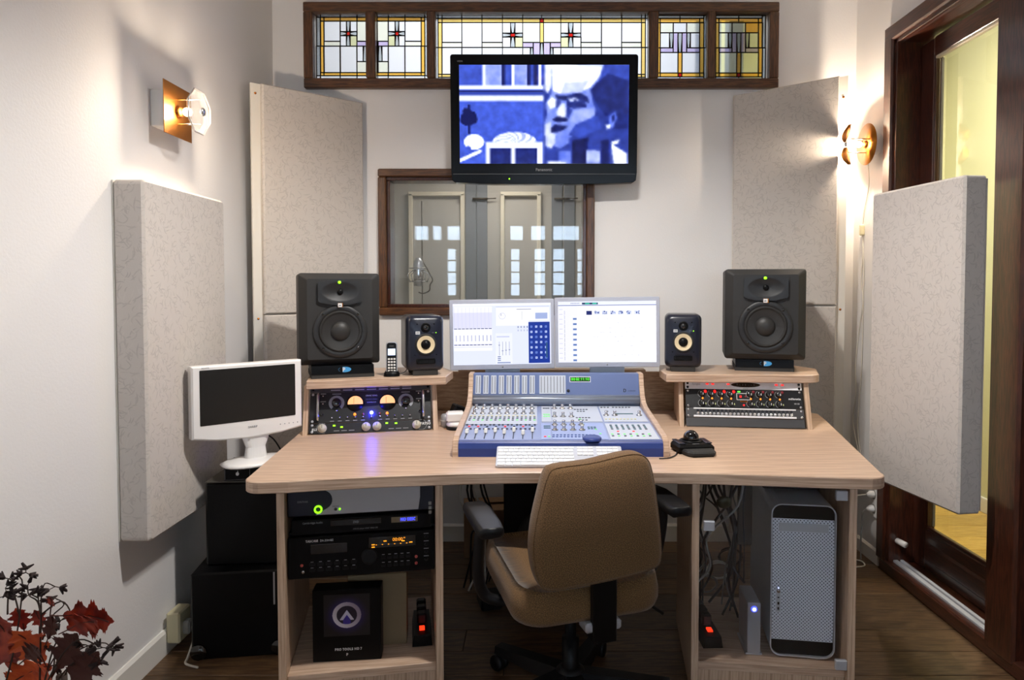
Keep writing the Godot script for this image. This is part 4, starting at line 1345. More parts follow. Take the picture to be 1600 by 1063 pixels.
func build_small_monitor(label: String, at: Vector3, turn: float) -> void:
	var t := thing("small_loudspeaker", label, "loudspeaker", at, turn, "small blue black loudspeakers")
	obj("foam_base", bx(Vector3(0.108, 0.026, 0.15), Vector3(0, 0.013, -0.085), 0.002), M.foam, t)
	var h := 0.236
	var rings := []
	for k in [[-0.19, 0.0, 0.02], [-0.03, 0.0, 0.02], [-0.008, 0.006, 0.024], [0.0, 0.016, 0.026]]:
		var poly := PackedVector2Array()
		for p in rrect(0.170 - 2 * k[1], h - 2 * k[1], k[2], 5, Vector2(0, h / 2)):
			var f: float = (p.y - h / 2) / (h / 2)
			poly.append(Vector2(p.x * (1.0 - 0.075 * f * f), p.y + 0.02 + (0.004 * (1.0 - pow(p.x / 0.085, 2)) * signf(f) if absf(f) > 0.9 else 0.0)))
		rings.append(ring3(poly, k[0]))
	obj("cabinet", MB.new().smooth().loft(rings), M.krk_body, t)
	var cy := 0.134
	obj("tweeter_ring", MB.new().lathe([Vector2(0.021, 0), Vector2(0.019, 0.003), Vector2(0.013, 0.001)], 24), M.black_satin, t, Vector3(0, 0.206, 0.0005), FACE)
	obj("tweeter", MB.new().ball(Vector3(0, 0.206, 0.001), Vector3(0.013, 0.013, 0.008), 16), M.black_gloss, t)
	obj("woofer_ring", MB.new().lathe([Vector2(0.047, 0), Vector2(0.045, 0.004), Vector2(0.040, 0.006), Vector2(0.037, 0.003)], 32), M.black_soft, t, Vector3(0, cy, 0.0005), FACE)
	obj("woofer_cone", MB.new().lathe([Vector2(0.038, 0.005), Vector2(0.02, 0.001)], 32), M.kevlar, t, Vector3(0, cy, 0.0005), FACE)
	obj("dust_cap", MB.new().lathe([Vector2(0.021, 0.001), Vector2(0.016, 0.009), Vector2(0.008, 0.013), Vector2(0, 0.014)], 24), M.black_satin, t, Vector3(0, cy, 0.0005), FACE)
	obj("port_rim", MB.new().prism(rrect(0.082, 0.023, 0.005, 3), 0.0, 0.004, 0.001), M.black_satin, t, Vector3(0, 0.062, 0.0005))
	obj("port_mouth", MB.new().prism(rrect(0.072, 0.014, 0.003, 3), 0.0035, 0.0045), M.black_gloss, t, Vector3(0, 0.062, 0.0005))
	var plate := obj("badge", bx(Vector3(0.018, 0.012, 0.001)), M.print_white, t, Vector3(-0.034, 0.184, 0.0008))
	words("KRK", 0.006, M.print_dark, plate, Vector3(0, 0, 0.0008), Basis(), true, "badge_print")
	words("VXT4", 0.004, M.print_grey, t, Vector3(0.032, 0.184, 0.0006), Basis(), false, "model_print")
	obj("status_led", MB.new().ball(Vector3(0.044, 0.184, 0.001), Vector3(0.0022, 0.0022, 0.0015), 8), M.led_lime, t)
	for p in [[-0.036, 0.222], [0.036, 0.222], [-0.046, 0.09], [0.046, 0.09]]:
		obj("screw", MB.new().lathe([Vector2(0.003, 0), Vector2(0.0025, 0.001), Vector2(0, 0.0012)], 8), M.black_satin, t, Vector3(p[0], p[1], 0.0004), FACE)


func build_speakers() -> void:
	build_isolation_pad("black speaker pad under the left large loudspeaker", Vector3(-0.806, 0.975, -2.875), 21)
	build_big_monitor("large black loudspeaker on the left raised shelf beside the handset", Vector3(-0.817, 1.030, -2.878), 21)
	build_isolation_pad("black speaker pad under the right large loudspeaker", Vector3(1.028, 0.975, -3.105), -13)
	build_big_monitor("large black loudspeaker on the right raised shelf near the round sconce", Vector3(1.02, 1.030, -3.075), -13, 1.06)
	build_small_monitor("small dark loudspeaker with yellow cone between handset and computer screen", Vector3(-0.472, 0.975, -2.945), 18)
	build_small_monitor("small dark loudspeaker with yellow cone right of the computer screens", Vector3(0.655, 0.975, -3.075), -10)


# ---------------------------------------------------------------- screens
func tone(l: float) -> Color:
	l = clampf(l, 0.0, 1.0)
	var navy := Color(0.03, 0.04, 0.22)
	var blue := Color(0.26, 0.36, 0.82)
	return navy.lerp(blue, l * 2.0) if l < 0.5 else blue.lerp(Color(0.97, 0.98, 1.0), l * 2.0 - 1.0)


func film_picture() -> ImageTexture:
	# blue tinted film still: a house front on the left, an old bearded man on the right, painted window reflections below
	var w := 240
	var h := 140
	var im := Image.create(w, h, false, Image.FORMAT_RGB8)
	var n := FastNoiseLite.new()
	n.seed = 4
	n.frequency = 0.06
	# patches of one lightness laid over each other, corners in thousandths of the picture
	var patches := [[0.30, [494, 0, 1000, 0, 1000, 1007, 494, 1007]],
		[0.95, [506, 0, 543, 0, 543, 223, 518, 291, 506, 250]],
		[0.64, [542, 0, 850, 0, 826, 155, 771, 250, 794, 412, 818, 480, 794, 601, 676, 709, 597, 791, 518, 845, 502, 601, 518, 493, 510, 385, 542, 291, 542, 182]],
		[1.00, [542, 0, 846, 7, 826, 115, 771, 230, 708, 274, 597, 288, 549, 264, 548, 115]],
		[0.84, [621, 182, 763, 155, 723, 274, 597, 288]],
		[0.36, [850, 0, 996, 0, 996, 250, 818, 169]],
		[0.17, [818, 169, 874, 88, 996, 155, 996, 642, 913, 642, 905, 480, 866, 520, 826, 439, 794, 331, 771, 250]],
		[0.28, [810, 412, 866, 520, 874, 628, 818, 655, 794, 547]],
		[0.12, [561, 301, 628, 311, 708, 280, 755, 320, 767, 385, 708, 355, 644, 364, 581, 347]],
		[0.20, [632, 331, 739, 355, 751, 426, 676, 442, 632, 412]],
		[0.80, [638, 339, 684, 328, 711, 358, 660, 374]],
		[0.10, [676, 347, 693, 347, 693, 372, 676, 372]],
		[0.97, [518, 372, 548, 324, 575, 355, 567, 428, 534, 446]],
		[0.25, [573, 347, 597, 358, 593, 412, 572, 439]],
		[0.93, [597, 392, 622, 382, 633, 480, 622, 536, 581, 523, 572, 482]],
		[0.30, [633, 412, 668, 453, 648, 536, 628, 520]],
		[0.06, [548, 550, 581, 520, 636, 534, 643, 564, 581, 582]],
		[0.72, [664, 464, 787, 436, 804, 493, 708, 601, 660, 574]],
		[0.38, [684, 604, 818, 507, 842, 642, 708, 736, 644, 709]],
		[0.10, [534, 645, 565, 601, 646, 622, 597, 672, 542, 685]],
		[0.86, [502, 601, 542, 574, 543, 682, 581, 709, 567, 791, 542, 847, 510, 820]],
		[0.62, [567, 709, 644, 709, 646, 791, 597, 847, 559, 820]],
		[0.08, [668, 764, 763, 736, 747, 1007, 668, 1007]],
		[0.58, [589, 872, 660, 872, 660, 1000, 589, 1000]],  # room window mirrored in the screen, painted into the picture
		[0.78, [749, 865, 834, 869, 834, 993, 749, 993]],  # another mirrored pane, reflection painted as a pale patch
		[0.12, [838, 764, 881, 750, 889, 1007, 843, 1007]],
		[0.55, [888, 520, 921, 464, 930, 534, 907, 642, 880, 618]],
		[0.20, [899, 520, 917, 491, 918, 547, 904, 596]],
		[0.95, [864, 608, 893, 601, 891, 642, 872, 647]],
		[1.00, [897, 791, 992, 899, 994, 1004, 913, 1004, 905, 885]],
		[0.97, [901, 774, 945, 757, 941, 793, 905, 807]],
		[0.95, [518, 977, 628, 984, 628, 1007, 530, 1007]]]
	var shapes := []
	for p in patches:
		var poly := PackedVector2Array()
		for i in range(0, p[1].size(), 2):
			poly.append(Vector2(p[1][i], p[1][i + 1]) / 1000.0)
		shapes.append(poly)
	for y in h:
		for x in w:
			var u := (x + 0.5) / w
			var v := (y + 0.5) / h
			var g := n.get_noise_2d(x, y) * 0.10
			var l := 0.0
			if u < 0.497:
				l = 0.46 + g
				if v < 0.205:
					l = 0.42 + g
					for c in [[0.155, 0.255, 0.70], [0.325, 0.40, 0.68]]:
						if u > c[0] and u < c[1]:
							l = c[2] + g
					for c in [0.26, 0.41, 0.45]:
						if absf(u - c) < 0.012:
							l = 0.12
					for c in [0.145, 0.318, 0.475, 0.51]:
						if absf(u - c) < 0.008:
							l = 0.95
				elif v < 0.245:
					l = 0.97
				elif v < 0.27:
					l = 0.6 if v < 0.258 else 0.12
				elif v < 0.31:
					l = 0.33
				elif v < 0.365:
					l = 0.95 - 0.2 * absf(g) * 5.0
				if Vector2((u - 0.055) / 0.045, (v - 0.53) / 0.09).length() < 1.0 + g * 4.0 or (absf(u - 0.055) < 0.006 and v > 0.4 and v < 0.7):
					l = 0.08
				var fan := Vector2((u - 0.325) / 0.13, (v - 0.78) / 0.105).length()
				if fan < 1.0 and v < 0.78:
					l = 0.95 if int(fan * 7.0 + atan2(v - 0.78, u - 0.325) * 6.0) % 3 else 0.75
				if v > 0.775 and u > 0.155 and u < 0.49:
					l = 0.92
					if v > 0.84 and ((u > 0.178 and u < 0.305) or (u > 0.33 and u < 0.46)):
						l = 0.18 + g
				if Vector2((u - 0.085) / 0.06, (v - 0.78) / 0.08).length() < 1.0 and Vector2((u - 0.048) / 0.018, (v - 0.85) / 0.03).length() > 1.0:
					l = 0.97
				if v > 0.86 and absf(v - (0.97 - u * 0.8)) < 0.02 and u < 0.13:
					l = 0.95
			else:
				for k in shapes.size():
					if Geometry2D.is_point_in_polygon(Vector2(u, v), shapes[k]):
						l = patches[k][0]
				l += g * 0.9
			im.set_pixel(x, y, tone(l))
	im.resize(120, 70, Image.INTERPOLATE_BILINEAR)
	var soft: Image = im.duplicate()
	soft.resize(60, 35, Image.INTERPOLATE_BILINEAR)
	soft.resize(480, 280, Image.INTERPOLATE_CUBIC)
	im.resize(480, 280, Image.INTERPOLATE_CUBIC)
	for y in 280:
		for x in range(236, 480):
			im.set_pixel(x, y, im.get_pixel(x, y).lerp(soft.get_pixel(x, y), 0.6))
	return ImageTexture.create_from_image(im)


func mixer_picture() -> ImageTexture:
	var im := Image.create(640, 400, false, Image.FORMAT_RGB8)
	im.fill(Color(0.86, 0.88, 0.97))
	im.fill_rect(Rect2i(0, 0, 640, 14), Color(0.97, 0.97, 1.0))
	im.fill_rect(Rect2i(4, 18, 250, 290), Color(0.93, 0.93, 0.98))
	im.fill_rect(Rect2i(4, 58, 250, 100), Color(0.85, 0.85, 0.95))
	for i in 10:
		im.fill_rect(Rect2i(8 + i * 25, 26, 1, 130), Color(0.7, 0.72, 0.82))
		im.fill_rect(Rect2i(6 + i * 25, 160, 20, 5), Color(0.28, 0.32, 0.5))
		im.fill_rect(Rect2i(18 + i * 25, 206, 3, 38), Color(0.4, 0.45, 0.65) if i < 6 else Color(0.2, 0.3, 0.6))
		im.fill_rect(Rect2i(6 + i * 25, 266, 20, 5), Color(0.2, 0.26, 0.5))
	im.fill_rect(Rect2i(4, 282, 250, 2), Color(0.72, 0.75, 0.85))
	im.fill_rect(Rect2i(280, 26, 350, 120), Color(0.95, 0.95, 0.99))
	im.fill_rect(Rect2i(280, 20, 350, 6), Color(0.78, 0.80, 0.9))
	im.fill_rect(Rect2i(372, 48, 160, 78), Color(1, 1, 1))
	im.fill_rect(Rect2i(450, 52, 2, 60), Color(0.5, 0.52, 0.62))
	im.fill_rect(Rect2i(415, 38, 96, 3), Color(0.35, 0.38, 0.5))
	im.fill_rect(Rect2i(538, 64, 80, 40), Color(0.62, 0.68, 0.85))
	for k in 60:
		var a := TAU * k / 60
		for q in 3:
			im.set_pixel(320 + int(cos(a) * (20 + q)), 82 + int(sin(a) * (20 + q)), Color(0.5, 0.53, 0.65))
	im.fill_rect(Rect2i(312, 66, 3, 16), Color(0.35, 0.38, 0.5))
	for i in 5:
		im.fill_rect(Rect2i(420 + i * 20, 150, 8, 12), Color(0.55, 0.58, 0.7))
		im.fill_rect(Rect2i(420 + i * 20, 172, 8, 12), Color(0.72, 0.74, 0.84))
	im.fill_rect(Rect2i(275, 195, 110, 200), Color(0.90, 0.91, 0.98))
	im.fill_rect(Rect2i(282, 214, 84, 8), Color(0.76, 0.78, 0.9))
	for i in 4:
		im.fill_rect(Rect2i(298 + i * 22, 250, 2, 90), Color(0.4, 0.43, 0.55))
		im.fill_rect(Rect2i(294 + i * 22, 270 + (i * 37) % 40, 10, 6), Color(0.55, 0.58, 0.7))
	for i in 3:
		im.fill_rect(Rect2i(288, 346 + i * 12, 20, 6), Color(0.45, 0.5, 0.65))
	im.fill_rect(Rect2i(286, 384, 86, 8), Color(0.55, 0.6, 0.75))
	im.fill_rect(Rect2i(492, 124, 140, 270), Color(0.12, 0.22, 0.58))
	im.fill_rect(Rect2i(492, 112, 140, 12), Color(0.86, 0.88, 0.96))
	for r in 7:
		for c in 4:
			var col := Color(0.75, 0.80, 0.98) if (r * 4 + c) % 3 else Color(0.42, 0.52, 0.82)
			im.fill_rect(Rect2i(504 + c * 32, 148 + r * 34, 14, 14), col)
			im.fill_rect(Rect2i(508 + c * 32, 152 + r * 34, 5, 5), Color(0.2, 0.3, 0.62))
	im.fill_rect(Rect2i(606, 260, 10, 100), Color(0.2, 0.34, 0.5))
	return ImageTexture.create_from_image(im)


func edit_picture() -> ImageTexture:
	var im := Image.create(640, 400, false, Image.FORMAT_RGB8)
	im.fill(Color(0.985, 0.985, 1.0))
	im.fill_rect(Rect2i(0, 0, 640, 24), Color(0.90, 0.91, 0.98))
	im.fill_rect(Rect2i(0, 24, 640, 4), Color(0.25, 0.33, 0.62))
	im.fill_rect(Rect2i(158, 8, 104, 12), Color(0.10, 0.20, 0.36))
	im.fill_rect(Rect2i(178, 10, 30, 8), Color(0.2, 0.75, 0.62))
	im.fill_rect(Rect2i(226, 10, 28, 8), Color(0.25, 0.8, 0.68))
	for i in 6:
		im.fill_rect(Rect2i(84 + i * 10, 8, 6, 8), Color(0.65, 0.67, 0.76))
	im.fill_rect(Rect2i(0, 30, 126, 370), Color(0.92, 0.92, 0.98))
	for i in 11:
		im.fill_rect(Rect2i(8, 50 + i * 32, 22, 3), Color(0.75, 0.75, 0.84))
		im.fill_rect(Rect2i(42, 60 + i * 30, 2, 26), Color(0.5, 0.52, 0.6))
		if i > 1:
			im.fill_rect(Rect2i(98, 40 + i * 34, 24, 12), Color(0.42, 0.50, 0.72))
			im.fill_rect(Rect2i(102, 44 + i * 34, 16, 5), Color(0.3, 0.48, 0.7))
	var r := RandomNumberGenerator.new()
	r.seed = 3
	for i in 7:
		var x := 186 + i * 52
		im.fill_rect(Rect2i(x, 62, 36, 26), Color(0.14, 0.18, 0.42) if i == 0 else Color(0.86, 0.88, 0.96))
		if i > 0:
			for k in 14:
				im.fill_rect(Rect2i(x + r.randi_range(0, 28), 62 + r.randi_range(0, 18), r.randi_range(3, 9), r.randi_range(3, 8)), Color(0.2, 0.28, 0.55) if k % 2 else Color(0.6, 0.66, 0.85))
	for i in 9:
		im.fill_rect(Rect2i(200 + (i * 17) % 40, 112 + i * 30, 300 + (i * 53) % 90, 1), Color(0.82, 0.83, 0.88))
		for k in 24:
			im.fill_rect(Rect2i(220 + r.randi_range(0, 330), 112 + i * 30 + r.randi_range(-3, 3), r.randi_range(4, 14), 1), Color(0.75, 0.76, 0.80))
	return ImageTexture.create_from_image(im)


func lit_picture(key: String, tex: Texture2D, energy: float, gloss := 0.08) -> StandardMaterial3D:
	var m := mat(key, c8(4, 4, 6), gloss)
	m.emission_enabled = true
	m.emission = Color.WHITE
	m.emission_operator = BaseMaterial3D.EMISSION_OP_MULTIPLY
	m.emission_texture = tex
	m.emission_energy_multiplier = energy
	return m


func screen_quad(w: float, h: float, z: float) -> MB:
	return MB.new().picture(Vector3(-w / 2, h / 2, z), Vector3(w / 2, h / 2, z), Vector3(w / 2, -h / 2, z), Vector3(-w / 2, -h / 2, z))


func build_displays() -> void:
	# television on the back wall, leaning forward on its bracket
	var t := thing("wall_television", "large black flat television over the booth window showing a blue film picture", "television", Vector3(0.039, 1.875, -3.515))
	t.rotation.x = deg_to_rad(3.0)
	var W := 0.938
	var H := 0.625
	obj("bezel", MB.new().prism(rrect(W, H - 0.03, 0.012, 3, Vector2(0, 0.045 + (H - 0.03) / 2)), -0.07, 0.0, 0.004), M.tv_black, t)
	obj("chin", MB.new().prism(PackedVector2Array([Vector2(-W / 2 + 0.002, 0.05), Vector2(-W / 2 + 0.006, 0.018), Vector2(-W / 2 + 0.02, 0.008), Vector2(-0.25, 0.0), Vector2(0.25, 0.0), Vector2(W / 2 - 0.02, 0.008), Vector2(W / 2 - 0.006, 0.018), Vector2(W / 2 - 0.002, 0.05)]), -0.07, 0.006, 0.002), M.tv_black, t)
	obj("chin_line", bx(Vector3(W - 0.02, 0.003, 0.003), Vector3(0, 0.05, 0.006)), M.rack_grey, t)
	obj("screen", screen_quad(0.848, 0.485, 0.0012), lit_picture("tv_screen", film_picture(), 1.25), t, Vector3(0, 0.345, 0))
	words("Panasonic", 0.014, M.print_grey, t, Vector3(0.0, 0.072, 0.0008))
	words("VIERA", 0.008, M.print_grey, t, Vector3(-0.42, 0.605, 0.0008))
	obj("power_led", MB.new().ball(Vector3(-0.175, 0.026, 0.008), Vector3(0.004, 0.004, 0.002), 8), M.led_lime, t)
	obj("wall_bracket", bx(Vector3(0.3, 0.3, 0.07), Vector3(0, 0.33, -0.1)), M.black_soft, t)
	area(Vector3(0.039, 2.2, -3.47), Vector3(0, -0.05, 1), Vector2(0.84, 0.48), 0.10, Color(0.55, 0.65, 1.0))
	# pair of aluminium computer screens side by side
	var pics := [lit_picture("mixer_screen", mixer_picture(), 1.05), lit_picture("edit_screen", edit_picture(), 1.05)]
	for i in 2:
		var lab: String = ["aluminium computer display showing a mixer window, left of the pair", "aluminium computer display showing a white edit window, right of the pair"][i]
		t = thing("computer_display", lab, "computer screen", Vector3([-0.152, 0.322][i], 0.981 + [0.0, 0.010][i], -3.125), [4.0, -4.0][i], "computer displays over the console")
		t.rotation.z = deg_to_rad(0.7)
		var w := 0.474
		obj("frame", MB.new().prism(rrect(w, 0.318, 0.006, 2, Vector2(0, 0.159)), -0.022, 0.0, 0.002), M.display_frame, t)
		obj("screen", screen_quad(0.442, 0.277, 0.0008), pics[i], t, Vector3(0, 0.161, 0))
		obj("logo", MB.new().lathe([Vector2(0.004, 0), Vector2(0.004, 0.0006), Vector2(0, 0.0008)], 12), M.print_grey, t, Vector3(0, 0.0115, 0.0), FACE)
		obj("stand_neck", bx(Vector3(0.16, 0.34, 0.008), Vector3(0, -0.06, -0.05), 0.002), M.aluminium, t)
		obj("stand_foot", bx(Vector3(0.16, 0.008, 0.16), Vector3(0, -0.223 - [0.0, 0.010][i], -0.09), 0.002), M.aluminium, t)
	area(Vector3(-0.15, 1.14, -3.09), Vector3(0, 0, 1), Vector2(0.44, 0.27), 0.035, Color(0.75, 0.82, 1.0))
	area(Vector3(0.32, 1.15, -3.09), Vector3(0, 0, 1), Vector2(0.44, 0.27), 0.035, Color(0.75, 0.82, 1.0))


# ---------------------------------------------------------------- racks on the desk
func rack_unit(called: String, label: String, origin: Vector3, turn: float, y: float, h: float, face: Material) -> Node3D:
	var lean := atan2(0.085, 0.19)
	var t := thing(called, label, "rack unit", origin, turn)
	t.basis = Basis(Vector3.UP, deg_to_rad(turn)) * Basis(Vector3.RIGHT, -lean)
	t.position = origin + t.basis * Vector3(0, y + h / 2, -0.006)
	obj("face_plate", bx(Vector3(0.496, h - 0.001, 0.004), Vector3(0, 0, 0), 0.0008), face, t)
	var deep := 0.12 if y > 0.06 else 0.02
	obj("chassis", bx(Vector3(0.43, h * 0.6, deep), Vector3(0, h * 0.15, -0.002 - deep / 2)), M.rack_black, t)
	return t


func rack_screws(t: Node3D, h: float, material: Material) -> void:
	for sx in [-0.237, 0.237]:
		for sy in ([-h / 2 + 0.008, h / 2 - 0.008] if h > 0.03 else [0.0]):
			obj("rack_screw", MB.new().lathe([Vector2(0.0055, 0), Vector2(0.005, 0.002), Vector2(0.002, 0.003), Vector2(0, 0.002)], 10), material, t, Vector3(sx, sy, 0.002), FACE)


func disc(r: float, h: float, n := 16) -> MB:
	return MB.new().lathe([Vector2(r, 0), Vector2(r * 0.96, h), Vector2(0, h)], n)


func half_ring(r0: float, r1: float, a0: float, a1: float, n := 14) -> PackedVector2Array:
	var out := PackedVector2Array()
	for i in n + 1:
		var a := deg_to_rad(lerpf(a0, a1, float(i) / n))
		out.append(Vector2(cos(a), sin(a)) * r1)
	for i in n + 1:
		var a := deg_to_rad(lerpf(a1, a0, float(i) / n))
		out.append(Vector2(cos(a), sin(a)) * r0)
	return out


func build_racks() -> void:
	var ol := Vector3(-0.6835, 0.7555, -2.8475)
	var t := rack_unit("compressor_unit", "black rack unit with four cream knobs at the bottom of the left rack", ol, 12.3, 0.0, 0.043, M.rack_black)
	rack_screws(t, 0.043, M.steel)
	for x in [-0.197, -0.022, 0.022, 0.185]:
		var kb := obj("knob", MB.new().lathe([Vector2(0.018, 0), Vector2(0.018, 0.005), Vector2(0.014, 0.007), Vector2(0.013, 0.016), Vector2(0, 0.017)], 20), M.knob_cream, t, Vector3(x, 0, 0.002), FACE)
		obj("knob_line", bx(Vector3(0.002, 0.001, 0.012), Vector3(0, 0.0172, -0.005)), M.print_dark, kb)
	for s in [-1, 1]:
		for p in [[-0.150, 0.010], [-0.120, 0.003], [0.062, 0.012], [0.100, 0.010]]:
			if signf(p[0]) == s:
				obj("status_led", bx(Vector3(0.010, 0.006, 0.002), Vector3(p[0], p[1], 0.003)), M.led_lime, t)
		for k in 3:
			obj("label_print", bx(Vector3(0.022, 0.003, 0.0006), Vector3(s * 0.11 - 0.03 + k * 0.03, -0.012, 0.0024)), M.print_grey, t)
		var frame := MB.new().prism(half_ring(0.021, 0.0225, 60, 300) if s < 0 else half_ring(0.021, 0.0225, -120, 120), 0.0, 0.0008)
		obj("outline_print", frame, M.print_grey, t, Vector3(-0.197 if s < 0 else 0.205, 0, 0.0022))
	words("FATSO", 0.011, M.print_white, t, Vector3(0.222, 0.004, 0.0022), Basis(), true)
	words("ELI", 0.010, M.print_white, t, Vector3(-0.228, -0.004, 0.0022), Basis(), true)

	t = rack_unit("dual_meter_unit", "tall black rack unit with two amber meters and a bright blue lamp", ol, 12.3, 0.0435, 0.130, M.rack_black)
	rack_screws(t, 0.13, M.steel)
	for s in [-1, 1]:
		obj("handle", MB.new().tube(curve([Vector3(s * 0.214, -0.05, 0.0), Vector3(s * 0.214, -0.046, 0.028), Vector3(s * 0.214, 0.046, 0.028), Vector3(s * 0.214, 0.05, 0.0)], 5), 0.0055, 8), M.chrome, t)
		var dial := obj("gain_dial", MB.new().prism(half_ring(0.020, 0.032, -50, 230), 0.0, 0.001), M.dial_grey, t, Vector3(s * 0.142, 0.018, 0.0022))
		obj("gain_knob", MB.new().lathe([Vector2(0.019, 0), Vector2(0.018, 0.016), Vector2(0.012, 0.020), Vector2(0, 0.020)], 18), M.black_gloss, dial, Vector3(0, 0, 0), FACE)
		obj("dial_nut", disc(0.004, 0.003), M.chrome, dial, Vector3(0, -0.032, 0), FACE)
		var rim := obj("meter_rim", disc(0.036, 0.004, 28), M.black_satin, t, Vector3(s * 0.066, 0.016, 0.002), FACE)
		var face := PackedVector2Array()
		face.append_array(arc(Vector2(0, 0), 0.031, -8, 188, 18))
		obj("meter_face_light", MB.new().prism(face, 0.0, 0.001), M.meter_light, t, Vector3(s * 0.066, 0.014, 0.0062))
		obj("meter_needle", bx(Vector3(0.001, 0.026, 0.0006), Vector3(s * 0.066 - 0.006, 0.024, 0.0076)), M.print_dark, t)
		for p in [[0.196, 0.045], [0.196, 0.012]]:
			obj("toggle", MB.new().tube(PackedVector3Array([Vector3(s * p[0], p[1], 0.002), Vector3(s * p[0], p[1] + 0.004, 0.013)]), 0.0032, 8), M.chrome, t)
			obj("label_print", bx(Vector3(0.022, 0.004, 0.0006), Vector3(s * p[0], p[1] + 0.014, 0.0022)), M.print_grey, t)
		obj("label_print", bx(Vector3(0.036, 0.004, 0.0006), Vector3(s * 0.142, 0.057, 0.0022)), M.print_grey, t)
		obj("jack_hole", disc(0.006, 0.002), M.black_gloss, t, Vector3(s * 0.2, -0.03, 0.002), FACE)
		obj("orange_lamp_led", disc(0.006, 0.004, 12), M.led_orange, t, Vector3(s * (0.064 if s > 0 else 0.068), -0.033, 0.002), FACE)
		obj("dim_lamp", disc(0.005, 0.004, 12), mat_once("lamp_dim", c8(120, 60, 50), 0.4), t, Vector3(s * 0.034, -0.033, 0.002), FACE)
		for k in 5:
			obj("toggle", MB.new().tube(PackedVector3Array([Vector3(s * (0.035 + k * 0.031), -0.048, 0.002), Vector3(s * (0.035 + k * 0.031), -0.044, 0.012)]), 0.003, 8), M.chrome, t)
			obj("label_print", bx(Vector3(0.016, 0.003, 0.0006), Vector3(s * (0.035 + k * 0.031), -0.058, 0.0022)), M.print_grey, t)
	obj("blue_lamp_led", MB.new().lathe([Vector2(0.0075, 0), Vector2(0.007, 0.006), Vector2(0, 0.009)], 14), M.led_blue_core, t, Vector3(0, -0.028, 0.002), FACE)
	omni(Vector3(0, -0.028, 0.022), 0.012, Color(0.12, 0.15, 1.0), 0.008, t)
	obj("toggle", MB.new().tube(PackedVector3Array([Vector3(0, -0.049, 0.002), Vector3(0, -0.045, 0.012)]), 0.0035, 8), M.chrome, t)
	words("CRANE SONG", 0.006, M.print_white, t, Vector3(0, 0.046, 0.0022))
	words("DISCRETE STEREO", 0.0045, M.print_grey, t, Vector3(0, 0.030, 0.0022))
	words("COMPRESSOR", 0.0045, M.print_white, t, Vector3(0, 0.017, 0.0022))

	t = rack_unit("vent_panel", "dark grey slotted vent panel at the top of the left rack", ol, 12.3, 0.174, 0.026, M.rack_grey)
	for k in 7:
		for y in [-0.005, 0.005]:
			obj("vent_slot", bx(Vector3(0.038, 0.004, 0.001), Vector3(-0.147 + k * 0.049, y, 0.0022)), M.steel, t)
	rack_screws(t, 0.026, M.black_satin)

	var orr := Vector3(0.895, 0.7555, -2.939)
	t = rack_unit("blank_panel", "plain dark blank panel at the bottom of the right rack", orr, -7.1, 0.0, 0.038, M.rack_grey)
	t = rack_unit("patch_bay", "silver edged patch bay with a row of jacks in the right rack", orr, -7.1, 0.0385, 0.044, M.rack_grey)
	rack_screws(t, 0.044, M.chrome)
	obj("edge_strip", bx(Vector3(0.43, 0.008, 0.006), Vector3(0, -0.016, 0.003), 0.001), M.rack_silver, t)
	obj("edge_strip", bx(Vector3(0.43, 0.006, 0.006), Vector3(0, 0.018, 0.003), 0.001), M.rack_silver, t)
	var jack := MB.new().lathe([Vector2(0.0062, 0), Vector2(0.0062, 0.003), Vector2(0.0035, 0.003), Vector2(0.003, 0.0005), Vector2(0, 0.0005)], 10).mesh()
	for k in 24:
		inst("jack", jack, M.chrome, t, Vector3(-0.196 + k * 0.01705, -0.004, 0.002), FACE)
		inst("jack", jack, M.print_dark, t, Vector3(-0.196 + k * 0.01705, 0.009, 0.002), FACE)
	t = rack_unit("preamp_unit", "black rack unit with two rows of knobs and red lamps in the right rack", orr, -7.1, 0.083, 0.083, M.rack_black)
	rack_screws(t, 0.083, M.chrome)
	var kn := MB.new().lathe([Vector2(0.0135, 0), Vector2(0.012, 0.012), Vector2(0.009, 0.015), Vector2(0, 0.015)], 14).mesh()
	for k in 8:
		var x := -0.178 + (k % 4) * 0.0405 + (0.0 if k < 4 else 0.205)
		for y in [0.021, -0.021]:
			var nb := inst("knob", kn, M.black_gloss, t, Vector3(x, y, 0.002), FACE)
			obj("scale_print", MB.new().prism(half_ring(0.0150, 0.0165, 120, 250, 8), 0.0, 0.0006, 0.0, Vector3.ZERO, FACE.inverse()), M.print_grey, nb)
			obj("knob_line", bx(Vector3(0.002, 0.001, 0.009), Vector3(0.005, 0.0155, 0.004)), M.print_white, nb)
		obj("peak_lamp_led", disc(0.0065, 0.003, 12), M.led_red if k < 4 else mat_once("lamp_dull_red", c8(130, 30, 40), 0.4), t, Vector3(x + 0.016, 0.031, 0.002), FACE)
		obj("amber_lamp_led", disc(0.004, 0.003, 10), M.led_orange, t, Vector3(x + 0.004, 0.0, 0.002), FACE)
		obj("gain_lamp_led", bx(Vector3(0.003, 0.008, 0.001), Vector3(x + 0.017, -0.024, 0.0025)), mat_once("lamp_pale", c8(210, 220, 150), 0.4), t)
	obj("centre_plate", MB.new().prism(half_frame(0.058, 0.030, 0.002), 0.0, 0.001), M.print_white, t, Vector3(0.0, 0.010, 0.0022))
	obj("centre_lamp_led", bx(Vector3(0.008, 0.008, 0.002), Vector3(-0.012, 0.010, 0.003)), M.led_red, t)
	obj("centre_lamp_led", bx(Vector3(0.008, 0.006, 0.002), Vector3(0.010, 0.011, 0.003)), mat_once("lamp_dull_red", c8(130, 30, 40)), t)
	obj("copper_badge", bx(Vector3(0.03, 0.006, 0.001), Vector3(0, -0.012, 0.0026)), M.copper, t)
	obj("green_lamp_led", bx(Vector3(0.012, 0.006, 0.002), Vector3(-0.018, 0.032, 0.003)), M.led_green, t)
